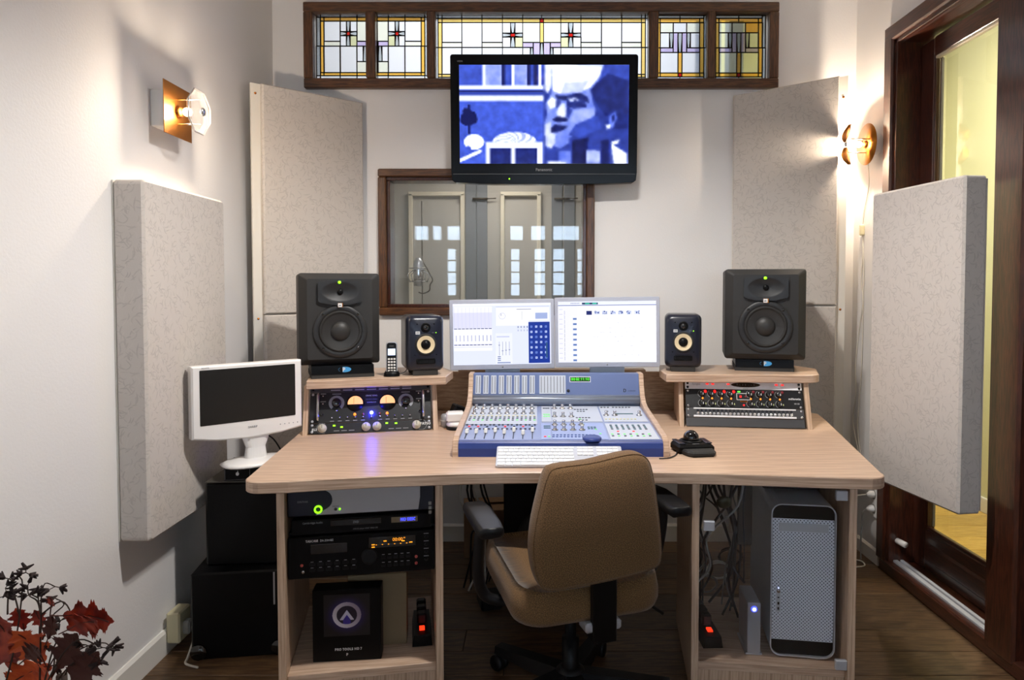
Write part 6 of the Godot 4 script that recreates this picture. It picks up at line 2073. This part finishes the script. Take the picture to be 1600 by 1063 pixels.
# ---------------------------------------------------------------- office chair
func outline(pts: Array, steps := 5) -> PackedVector2Array:
	var out := PackedVector2Array()
	var n := pts.size()
	for i in n:
		var a: Vector2 = pts[(i + n - 1) % n]
		var b: Vector2 = pts[i]
		var c: Vector2 = pts[(i + 1) % n]
		var d: Vector2 = pts[(i + 2) % n]
		for s in steps:
			out.append(b.cubic_interpolate(c, a, d, float(s) / steps))
	return out


func build_chair() -> void:
	var t := thing("office_chair", "brown cloth office chair seen from behind at the desk", "chair", Vector3(0.188, 0, -1.965), 18)
	# back: cushion with a padded rim, outline in the x-y plane, outer face towards +z
	var shape := outline([Vector2(-0.122, 0.836), Vector2(-0.021, 0.842), Vector2(0.082, 0.855), Vector2(0.139, 0.855), Vector2(0.170, 0.838), Vector2(0.183, 0.798), Vector2(0.192, 0.706), Vector2(0.202, 0.605), Vector2(0.204, 0.542), Vector2(0.183, 0.515), Vector2(0.093, 0.505), Vector2(-0.082, 0.495), Vector2(-0.160, 0.493), Vector2(-0.187, 0.517), Vector2(-0.202, 0.589), Vector2(-0.198, 0.664), Vector2(-0.177, 0.748), Vector2(-0.152, 0.816)], 3)
	var mid := Vector2(0.0, 0.67)
	var rings := []
	for k in [[-0.085, 0.90], [-0.075, 0.96], [-0.055, 0.995], [-0.03, 1.0], [-0.008, 0.985], [0.004, 0.955], [0.010, 0.90], [0.016, 0.6], [0.018, 0.25]]:
		var r := PackedVector3Array()
		for p in shape:
			var q: Vector2 = mid + (p - mid) * k[1]
			r.append(Vector3(q.x, q.y, k[0] - 0.06 * pow((q.y - 0.60) / 0.26, 2) * signf(q.y - 0.60) * 0.6 - 0.35 * q.x * q.x))
		rings.append(r)
	obj("backrest", MB.new().smooth().loft(rings), M.chair_cloth, t)
	# piping seam round the outer face
	var seam := PackedVector3Array()
	for p in rings[4]:
		seam.append(p + Vector3(0, 0, 0.002))
	seam.append(seam[0])
	obj("piping", MB.new().tube(seam, 0.0022, 5), M.chair_cloth, t)
	# seat cushion
	var sp := rrect(0.48, 0.46, 0.09, 6)
	rings = []
	for k in [[0.385, 0.90], [0.39, 0.97], [0.41, 1.0], [0.44, 1.0], [0.462, 0.97], [0.47, 0.9], [0.472, 0.6], [0.468, 0.2]]:
		var r := PackedVector3Array()
		for p in sp:
			var q: Vector2 = p * k[1]
			r.append(Vector3(q.x, k[0] + (0.02 * absf(q.x) / 0.24 if k[0] > 0.45 else 0.0) + 0.02 * (-q.y) / 0.23, -0.27 + q.y))
		rings.append(r)
	obj("seat", MB.new().smooth().loft(rings), M.chair_cloth, t)
	# seat back bracket, mechanism, column
	obj("back_bracket", bx(Vector3(0.075, 0.22, 0.03), Vector3(0.02, 0.42, -0.03), 0.004), M.black_satin, t)
	obj("back_bracket", bx(Vector3(0.075, 0.025, 0.26), Vector3(0.02, 0.325, -0.16), 0.004), M.black_satin, t)
	obj("mechanism", bx(Vector3(0.14, 0.05, 0.2), Vector3(0.0, 0.36, -0.25), 0.008), M.black_satin, t)
	obj("bracket_plate", bx(Vector3(0.115, 0.03, 0.06), Vector3(0.02, 0.355, -0.055), 0.006), M.steel, t)
	obj("tilt_lever", MB.new().tube(PackedVector3Array([Vector3(0.05, 0.36, -0.2), Vector3(0.24, 0.33, -0.16), Vector3(0.28, 0.30, -0.15)]), 0.006, 8), M.black_plastic, t)
	obj("gas_column", MB.new().lathe([Vector2(0.028, 0.08), Vector2(0.028, 0.22), Vector2(0.018, 0.222), Vector2(0.018, 0.34)], 18), M.black_satin, t, Vector3(0, 0, -0.25))
	obj("hub", MB.new().lathe([Vector2(0.045, 0.055), Vector2(0.05, 0.07), Vector2(0.046, 0.115), Vector2(0.03, 0.125)], 20), M.black_plastic, t, Vector3(0, 0, -0.25))
	for k in 5:
		var a := deg_to_rad(-22.0 + 72.0 * k)
		var d := Vector3(cos(a), 0, -sin(a))
		var side := Vector3(-d.z, 0, d.x)
		var r0 := PackedVector3Array()
		var r1 := PackedVector3Array()
		for c in [[-0.032, 0.06], [0.032, 0.06], [0.026, 0.115], [-0.026, 0.115]]:
			r0.append(d * 0.03 + side * c[0] + Vector3(0, c[1], 0))
		for c in [[-0.022, 0.062], [0.022, 0.062], [0.018, 0.088], [-0.018, 0.088]]:
			r1.append(d * 0.32 + side * c[0] + Vector3(0, c[1], 0))
		obj("base_leg", MB.new().loft([r0, r1]), M.black_plastic, t, Vector3(0, 0, -0.25))
		var wheel := obj("caster", MB.new().lathe([Vector2(0, -0.024), Vector2(0.024, -0.024), Vector2(0.028, -0.02), Vector2(0.028, -0.004), Vector2(0.014, -0.003), Vector2(0.014, 0.003), Vector2(0.028, 0.004), Vector2(0.028, 0.02), Vector2(0.024, 0.024), Vector2(0, 0.024)], 18), M.black_plastic, t, Vector3(0, 0.028, -0.25) + d * 0.315, Basis(Vector3(0, 1, 0), side, d))
		obj("caster_stem", MB.new().tube(PackedVector3Array([Vector3(0.02, 0, 0), Vector3(0.036, 0, 0)]), 0.008, 8), M.chrome, wheel)
	# arms
	for s in [-1, 1]:
		var ax: float = s * 0.305
		rings = []
		for k in [[0.03, 0.55, 0.0], [0.02, 0.9, -0.004], [-0.03, 1.0, 0.0], [-0.14, 1.0, 0.006], [-0.21, 0.85, 0.004], [-0.235, 0.5, -0.008]]:
			var r := PackedVector3Array()
			for p in rrect(0.082 * k[1], 0.034 * (0.6 + 0.4 * k[1]), 0.013, 4):
				r.append(Vector3(ax + p.x, 0.655 + k[2] + p.y, k[0] - 0.10))
			rings.append(r)
		obj("arm_pad", MB.new().smooth().loft(rings), M.black_plastic, t)
		obj("arm_post", MB.new().tube(curve([Vector3(ax, 0.64, -0.20), Vector3(ax + s * 0.005, 0.55, -0.22), Vector3(ax - s * 0.005, 0.43, -0.25), Vector3(ax - s * 0.06, 0.375, -0.25), Vector3(s * 0.06, 0.37, -0.25)], 5), 0.018, 8), M.black_plastic, t)


# ---------------------------------------------------------------- wall lamps
func build_sconces() -> void:
	# square brass plate with crystal, on the left wall
	var t := thing("wall_sconce", "square brass wall lamp with a glowing bulb and octagonal crystal on the left wall", "lamp", Vector3(XL, 1.993, -2.55), 90, "crystal wall lamps")
	obj("wall_box", bx(Vector3(0.13, 0.13, 0.055), Vector3(0, 0, 0.0275), 0.003), M.white_matt, t)
	obj("brass_plate", bx(Vector3(0.195, 0.187, 0.003), Vector3(0, 0, 0.065), 0.0008), M.brass, t)
	obj("socket", MB.new().lathe([Vector2(0.022, 0.066), Vector2(0.02, 0.078), Vector2(0.012, 0.080), Vector2(0, 0.08)], 16), M.copper, t, Vector3.ZERO, FACE)
	obj("bulb", MB.new().ball(Vector3(0, 0, 0.100), Vector3(0.016, 0.016, 0.017), 16), M.bulb_light, t)
	omni(Vector3(0, 0, 0.100), 0.31, WARM, 0.015, t)
	for s in [-1, 1]:
		obj("crystal_pin", MB.new().tube(PackedVector3Array([Vector3(0, s * 0.045, 0.066), Vector3(0, s * 0.045, 0.148)]), 0.0032, 8), M.chrome, t)
	var oct := PackedVector2Array()
	for i in 8:
		oct.append(Vector2(cos(TAU * (i + 0.5) / 8), sin(TAU * (i + 0.5) / 8)) * 0.083)
	obj("crystal", MB.new().loft([ring3(MB.inset(oct, 0.014), 0.128), ring3(oct, 0.138), ring3(oct, 0.146), ring3(MB.inset(oct, 0.014), 0.156)]), M.crystal, t)
	var edge := ring3(oct, 0.142)
	edge.append(edge[0])
	obj("crystal_edge", MB.new().tube(edge, 0.003, 6), M.chrome, t)
	obj("crystal_boss", MB.new().ball(Vector3(0, 0, 0.157), Vector3(0.016, 0.016, 0.008), 14), M.chrome, t)
	# round brass plate with two curved brass leaves, on the right wall
	t = thing("wall_sconce", "round brass wall lamp with curved brass leaves and a glowing bulb beside the door", "lamp", Vector3(XR, 2.052, -3.405), -90, "crystal wall lamps")
	obj("wall_box", MB.new().lathe([Vector2(0.05, 0), Vector2(0.05, 0.045), Vector2(0, 0.046)], 24), M.white_matt, t, Vector3.ZERO, FACE)
	obj("brass_plate", MB.new().lathe([Vector2(0.10, 0.054), Vector2(0.10, 0.057), Vector2(0, 0.058)], 36), M.brass, t, Vector3.ZERO, FACE)
	obj("socket", MB.new().lathe([Vector2(0.02, 0.057), Vector2(0.018, 0.07), Vector2(0, 0.072)], 16), M.copper, t, Vector3.ZERO, FACE)
	obj("bulb", MB.new().ball(Vector3(0, 0, 0.094), Vector3(0.016, 0.016, 0.017), 16), M.bulb_light, t)
	omni(Vector3(0, 0, 0.094), 0.55, WARM, 0.015, t)
	for s in [-1, 1]:
		var leaf := MB.new().smooth()
		var rows := []
		for i in 7:
			var a := deg_to_rad(-48 + 16.0 * i)
			var w := 0.036 * cos(a * 1.3) + 0.004
			var row := PackedVector3Array()
			for k in [-1.0, -0.5, 0.0, 0.5, 1.0]:
				row.append(Vector3(w * k, s * (0.045 + 0.055 * (1.0 - cos(a))) + 0.0, 0.145 + sin(a) * 0.02 + 0.006 * absf(k)))
			rows.append(row)
		rows.clear()
		for i in 9:
			var f := i / 8.0
			var w := 0.045 * sin(PI * (0.12 + 0.88 * f) * 0.95)
			var row := PackedVector3Array()
			for k in [-1.0, -0.5, 0.0, 0.5, 1.0]:
				row.append(Vector3(w * k, s * lerpf(0.012, 0.098, f), 0.150 + 0.012 * k * k - 0.02 * f * f))
			rows.append(row)
		leaf.loft(rows, false, false, false)
		obj("brass_leaf", leaf, M.brass, t)
	for k in 3:
		var a := TAU * k / 3.0 + 0.5
		obj("crystal_pin", MB.new().tube(PackedVector3Array([Vector3(cos(a) * 0.04, sin(a) * 0.04, 0.056), Vector3(cos(a) * 0.04, sin(a) * 0.04, 0.150)]), 0.003, 8), M.chrome, t)
	obj("crystal", MB.new().lathe([Vector2(0.05, 0.118), Vector2(0.06, 0.126), Vector2(0.05, 0.136), Vector2(0.0, 0.138)], 10), M.crystal, t, Vector3.ZERO, FACE)
	obj("crystal_boss", MB.new().ball(Vector3(0, 0, 0.158), Vector3(0.013, 0.013, 0.008), 14), M.chrome, t)
	# its cord with a switch, down the wall
	t = thing("lamp_cord", "pale lamp cord with an inline switch running down the wall below the round lamp", "cord", Vector3(XR - 0.004, 0, -3.53))
	obj("cord", MB.new().tube(curve([Vector3(-0.04, 1.96, 0.12), Vector3(-0.006, 1.86, 0.06), Vector3(-0.003, 1.70, -0.005), Vector3(-0.003, 1.52, 0.0), Vector3(-0.003, 1.40, -0.012), Vector3(-0.003, 1.28, 0.01), Vector3(-0.003, 1.12, -0.03), Vector3(-0.003, 0.95, -0.06), Vector3(-0.003, 0.8, -0.05), Vector3(-0.003, 0.62, -0.07), Vector3(-0.003, 0.34, 0.10)]), 0.0028, 6), M.cable_white, t)
	obj("second_cord", MB.new().tube(curve([Vector3(-0.004, 1.62, -0.004), Vector3(-0.003, 1.48, 0.012), Vector3(-0.003, 1.30, 0.014), Vector3(-0.003, 1.1, 0.01), Vector3(-0.003, 0.9, 0.004), Vector3(-0.003, 0.6, -0.02), Vector3(-0.003, 0.33, 0.10)]), 0.0025, 6), M.cable_white, t)
	obj("switch", MB.new().prism(rrect(0.026, 0.056, 0.008, 3), -0.016, 0.002, 0.003, Vector3(0, 1.645, -0.004), Basis(Vector3(0, 0, 1), Vector3(0, 1, 0), Vector3(1, 0, 0))), M.beige_plastic, t)
	# sockets
	t = thing("wall_socket", "white double wall socket with two plugs under the right end of the desk", "socket", Vector3(XR, 0.302, -3.36), -90)
	obj("plate", bx(Vector3(0.075, 0.155, 0.014), Vector3(0, 0, 0.007), 0.004), M.white_plastic, t)
	for y in [0.036, -0.036]:
		obj("socket_well", disc(0.024, 0.002, 20), M.cable_grey, t, Vector3(0, y, 0.014), FACE)
		obj("plug", MB.new().lathe([Vector2(0.018, 0.0), Vector2(0.018, 0.016), Vector2(0.007, 0.032), Vector2(0, 0.034)], 14), M.white_plastic, t, Vector3(0, y, 0.015), FACE)
	one("plug_lead", MB.new().tube(curve([Vector3(1.618, 0.337, -3.36), Vector3(1.57, 0.33, -3.36), Vector3(1.53, 0.30, -3.40), Vector3(1.50, 0.15, -3.44), Vector3(1.49, 0.006, -3.45), Vector3(1.55, 0.005, -3.40), Vector3(1.60, 0.005, -3.36), Vector3(1.585, 0.005, -3.30), Vector3(1.50, 0.005, -3.29), Vector3(1.40, 0.005, -3.32)]), 0.0035, 6), M.cable_white, "white lead looping from the upper plug to the floor", "cable")
	one("plug_lead", MB.new().tube(curve([Vector3(1.618, 0.265, -3.36), Vector3(1.60, 0.25, -3.352), Vector3(1.595, 0.20, -3.348), Vector3(1.59, 0.10, -3.346), Vector3(1.592, 0.02, -3.346)]), 0.0035, 6), M.cable_grey, "grey lead dropping from the lower plug", "cable")
	t = thing("skirting_socket", "beige socket block on the left skirting beside the black boxes", "socket", Vector3(XL + 0.014, 0.04, -2.54), 90)
	obj("block", bx(Vector3(0.085, 0.115, 0.05), Vector3(0, 0.058, 0.025), 0.006), M.beige_plastic, t)
	obj("plug", bx(Vector3(0.035, 0.05, 0.028), Vector3(-0.005, 0.05, 0.062), 0.006), M.cable_grey, t)
	one("skirting_lead", MB.new().tube(curve([Vector3(-1.286, 0.09, -2.535), Vector3(-1.275, 0.05, -2.53), Vector3(-1.268, 0.008, -2.47), Vector3(-1.255, 0.005, -2.43), Vector3(-1.20, 0.005, -2.405)]), 0.004, 6), M.cable_white, "white lead from the beige socket block to the black boxes", "cable")


# ---------------------------------------------------------------- below the desk
func build_under_desk() -> void:
	var t := thing("subwoofer", "black subwoofer box in the shadow under the desk", "loudspeaker", Vector3(0.06, 0, -2.93))
	obj("cabinet", bx(Vector3(0.40, 0.52, 0.38), Vector3(0, 0.26, -0.19), 0.006), M.black_satin, t)
	obj("driver", MB.new().lathe([Vector2(0.15, 0), Vector2(0.145, 0.008), Vector2(0.12, 0.006), Vector2(0.05, 0.002), Vector2(0, 0.008)], 32), M.cone_black, t, Vector3(0, 0.26, 0.0), FACE)
	obj("control_knob", disc(0.014, 0.014, 14), M.steel, t, Vector3(-0.03, 0.47, 0.0), FACE)
	t = thing("cable_tray", "grey cable tray fixed under the desktop at the back", "tray", Vector3(0.06, 0.62, -3.05))
	obj("tray", bx(Vector3(0.62, 0.012, 0.2), Vector3(0, 0.0, 0), 0.002), M.rack_grey, t)
	obj("tray_lip", bx(Vector3(0.62, 0.03, 0.006), Vector3(0, 0.014, 0.1), 0.001), M.rack_grey, t)
	for s in [-0.28, 0.28]:
		obj("hanger", bx(Vector3(0.02, 0.084, 0.006), Vector3(s, 0.047, -0.05)), M.rack_grey, t)
	t = thing("cardboard_carton", "brown cardboard carton on the floor behind the leads under the desk", "box", Vector3(-0.22, 0, -3.5), 6)
	obj("carton", bx(Vector3(0.30, 0.24, 0.16), Vector3(0, 0.12, 0), 0.003), M.cardboard, t)
	obj("flap", bx(Vector3(0.30, 0.003, 0.08), Vector3(0, 0.25, -0.055), 0.0), M.cardboard, t)
	var r := RandomNumberGenerator.new()
	r.seed = 17
	for i in 7:
		var x := -0.31 + i * 0.016
		var z := -3.02 - i * 0.016
		var pts := [Vector3(-0.27 + r.randf() * 0.04, 0.70, z), Vector3(x + r.randf_range(-0.04, 0.03), 0.45, z), Vector3(x + 0.04, 0.26 + r.randf() * 0.08, z), Vector3(x + 0.12 * r.randf(), 0.20 + r.randf() * 0.06, z), Vector3(x + r.randf_range(-0.06, 0.06), 0.008, z)]
		var m: Material = M.cable if i % 4 else M.cable_white
		one("loose_cable", MB.new().tube(curve(pts, 5), r.randf_range(0.003, 0.0055), 6), m, "%s lead hanging under the desk left of the chair" % ("black" if i % 4 else "white"), "cable", Vector3.ZERO, 0.0, "black leads under the desk" if i % 4 else "white leads under the desk")
	one("multi_plug", bx(Vector3(0.09, 0.05, 0.12), Vector3(0, 0.025, 0), 0.008), M.black_plastic, "black plug block on the floor under the desk", "power strip", Vector3(-0.20, 0.0, -2.90), 15)


# ---------------------------------------------------------------- dried bouquet in the corner of the picture
func oak_leaf(long: float, curl: float) -> MB:
	# lobed oak leaf, built as a curved strip either side of its rib
	var n := 40
	var b := MB.new().smooth()
	var prev := []
	for i in n + 1:
		var f := float(i) / n
		var lobe := 0.20 * sin(PI * pow(f, 0.8)) * (0.72 + 0.28 * cos(f * TAU * 4.0)) + 0.05 * absf(sin(f * TAU * 9.0)) * sin(PI * f)
		var w := long * maxf(lobe * 1.7, 0.004)
		var row := []
		for k in [-1.0, -0.6, 0.0, 0.6, 1.0]:
			var y: float = curl * long * (0.9 * f * f - 0.3 * f) + 0.10 * long * k * k * sin(PI * f) + 0.012 * long * sin(f * 23.0 + k * 3.0)
			var fw: float = w * k
			row.append(Vector3(fw, y, -f * long - absf(k) * 0.10 * long * sin(f * PI)))
		if i > 0:
			for j in 4:
				b.quad(prev[j], prev[j + 1], row[j + 1], row[j], Vector3.UP)
		prev = row
	return b


func build_plant() -> void:
	var t := thing("dried_bouquet", "dried autumn bouquet of red oak leaves and dark seed heads in the near corner", "bouquet", Vector3(-0.945, 0.14, -1.35))
	# leaf: foot, tip, kind, fullness
	var leaves := [[Vector3(-0.122, 0.428, -0.032), Vector3(-0.131, 0.567, -0.032), 0, 0.90], [Vector3(-0.155, 0.431, -0.016), Vector3(-0.138, 0.555, -0.016), 0, 0.80], [Vector3(-0.033, 0.466, 0.0), Vector3(-0.075, 0.544, 0.0), 1, 0.80], [Vector3(0.016, 0.568, 0.016), Vector3(0.116, 0.56, 0.016), 0, 0.75], [Vector3(0.035, 0.547, 0.032), Vector3(0.111, 0.585, 0.032), 0, 0.60], [Vector3(-0.037, 0.446, -0.024), Vector3(-0.126, 0.417, -0.024), 1, 0.90], [Vector3(-0.053, 0.409, -0.008), Vector3(-0.006, 0.468, -0.008), 1, 0.90], [Vector3(-0.002, 0.457, 0.008), Vector3(0.048, 0.535, 0.008), 2, 0.70], [Vector3(0.033, 0.428, 0.024), Vector3(0.085, 0.498, 0.024), 2, 0.60], [Vector3(-0.096, 0.515, -0.032), Vector3(-0.105, 0.567, -0.032), 0, 0.70], [Vector3(-0.048, 0.529, -0.016), Vector3(-0.065, 0.562, -0.016), 0, 0.70], [Vector3(-0.017, 0.576, 0.0), Vector3(-0.012, 0.602, 0.0), 0, 0.90], [Vector3(-0.014, 0.52, 0.016), Vector3(0.0, 0.571, 0.016), 2, 0.50], [Vector3(-0.047, 0.49, 0.032), Vector3(-0.002, 0.528, 0.032), 2, 0.80] ]
	var k := 0
	for l in leaves:
		var d: Vector3 = l[1] - l[0]
		k += 1
		var bs := Basis(Vector3(0, 0, 1), -atan2(d.x, d.y)) * Basis(Vector3.RIGHT, deg_to_rad(80.0 + (k * 17) % 30 - 8.0)) * Basis(Vector3(0, 0, 1), deg_to_rad((k * 41) % 50 - 25.0))
		var o := obj("oak_leaf", oak_leaf(d.length(), 0.30 + 0.05 * (k % 4)), [M.leaf_red, M.leaf_orange, M.leaf_brown][l[2]], t, l[0], bs.scaled_local(Vector3(0.6 + l[3] * 0.75, 1, 1)))
		obj("leaf_rib", MB.new().tube(curve([Vector3(0, 0.001, 0.02), Vector3(0, 0.001, 0), Vector3(0, -0.02 * d.length(), -d.length() * 0.4), Vector3(0, 0.2 * d.length(), -d.length() * 0.9)], 4), 0.0012, 5), M.leaf_brown, o)
	# stems, each ending in a dark seed head
	var stems := [ [Vector3(-0.064, 0.416, -0.024), Vector3(-0.058, 0.551, -0.024), Vector3(-0.06, 0.584, -0.024), Vector3(-0.052, 0.611, -0.024)], [Vector3(-0.048, 0.592, -0.008), Vector3(-0.061, 0.598, -0.008)], [Vector3(-0.038, 0.434, 0.008), Vector3(-0.032, 0.567, 0.008), Vector3(-0.031, 0.599, 0.008), Vector3(-0.023, 0.628, 0.008), Vector3(-0.003, 0.622, 0.008)], [Vector3(-0.021, 0.574, 0.024), Vector3(-0.027, 0.6, 0.024), Vector3(-0.043, 0.612, 0.024), Vector3(-0.045, 0.631, 0.024)], [Vector3(-0.048, 0.503, -0.016), Vector3(-0.029, 0.549, -0.016), Vector3(-0.003, 0.575, -0.016), Vector3(-0.021, 0.588, -0.016)], [Vector3(-0.036, 0.563, 0.0), Vector3(0.002, 0.589, 0.0), Vector3(0.02, 0.566, 0.0), Vector3(0.001, 0.55, 0.0)], [Vector3(-0.069, 0.571, 0.016), Vector3(-0.08, 0.615, 0.016), Vector3(-0.095, 0.622, 0.016)], [Vector3(-0.123, 0.551, -0.024), Vector3(-0.12, 0.591, -0.024), Vector3(-0.108, 0.614, -0.024), Vector3(-0.118, 0.624, -0.024)], [Vector3(-0.108, 0.598, -0.008), Vector3(-0.118, 0.595, -0.008)], [Vector3(-0.028, 0.434, 0.008), Vector3(-0.001, 0.515, 0.008), Vector3(0.037, 0.505, 0.008), Vector3(0.056, 0.505, 0.008)], [Vector3(-0.01, 0.443, 0.024), Vector3(0.022, 0.498, 0.024), Vector3(0.054, 0.524, 0.024), Vector3(0.085, 0.514, 0.024), Vector3(0.098, 0.508, 0.024)], [Vector3(-0.039, 0.42, -0.016), Vector3(-0.012, 0.457, -0.016), Vector3(0.008, 0.477, -0.016), Vector3(0.018, 0.479, -0.016)], [Vector3(0.004, 0.43, 0.0), Vector3(0.018, 0.466, 0.0), Vector3(0.038, 0.492, 0.0), Vector3(0.083, 0.505, 0.0), Vector3(0.098, 0.497, 0.0)], [Vector3(0.003, 0.439, 0.016), Vector3(0.029, 0.468, 0.016), Vector3(0.061, 0.488, 0.016), Vector3(0.086, 0.481, 0.016)], [Vector3(-0.051, 0.416, -0.024), Vector3(-0.04, 0.446, -0.024), Vector3(-0.027, 0.466, -0.024), Vector3(-0.024, 0.453, -0.024)], [Vector3(-0.027, 0.425, -0.008), Vector3(-0.019, 0.468, -0.008), Vector3(-0.025, 0.492, -0.008), Vector3(-0.04, 0.501, -0.008)], [Vector3(-0.104, 0.434, 0.008), Vector3(-0.083, 0.515, 0.008), Vector3(-0.067, 0.624, 0.008), Vector3(-0.076, 0.644, 0.008), Vector3(-0.06, 0.65, 0.008)] ]
	var r := RandomNumberGenerator.new()
	r.seed = 33
	for s in stems:
		var pts: Array = s
		obj("stem", MB.new().tube(curve(pts, 4), 0.0018, 5, 0.0010), M.twig, t)
		for q in 3:
			var a := r.randf() * TAU
			var tip: Vector3 = pts[-1] + Vector3(cos(a) * 0.010, sin(a) * 0.008, r.randf_range(-0.008, 0.008))
			obj("twig", MB.new().tube(PackedVector3Array([pts[-2].lerp(pts[-1], 0.7), pts[-1], tip]), 0.0010, 4), M.twig, t)
			var pod := MB.new().smooth()
			var d: Vector3 = (tip - pts[-1]).normalized()
			for e in 4:
				var dd: Vector3 = (d + Vector3(r.randf_range(-0.8, 0.8), r.randf_range(-0.8, 0.8), r.randf_range(-0.8, 0.8))).normalized()
				pod.tube(PackedVector3Array([tip, tip + dd * 0.005, tip + dd * 0.010, tip + dd * 0.014]), 0.0038, 6, 0.0012)
			obj("seed_head", pod, M.seed_head, t)
	obj("stem_bundle", MB.new().tube(PackedVector3Array([Vector3(0, 0.2, 0), Vector3(0, 0.44, 0)]), 0.010, 8), M.twig, t)
	var v := thing("floor_vase", "brown ceramic floor vase holding the dried bouquet", "vase", Vector3(-0.945, 0.14, -1.35))
	obj("body", MB.new().lathe([Vector2(0, 0), Vector2(0.07, 0), Vector2(0.10, 0.08), Vector2(0.095, 0.18), Vector2(0.05, 0.28), Vector2(0.045, 0.33), Vector2(0.055, 0.35), Vector2(0.05, 0.35), Vector2(0.04, 0.32), Vector2(0.04, 0.26), Vector2(0.0, 0.2)], 28), M.ceramic, v)
	var st := thing("plant_stand", "low dark wooden stand under the floor vase", "stand", Vector3(-0.945, 0, -1.35))
	obj("top", bx(Vector3(0.24, 0.022, 0.24), Vector3(0, 0.129, 0), 0.003), M.brown_frame, st)
	for sx in [-1, 1]:
		for sz in [-1, 1]:
			obj("leg", bx(Vector3(0.026, 0.118, 0.026), Vector3(sx * 0.095, 0.059, sz * 0.095), 0.002), M.brown_frame_up, st)
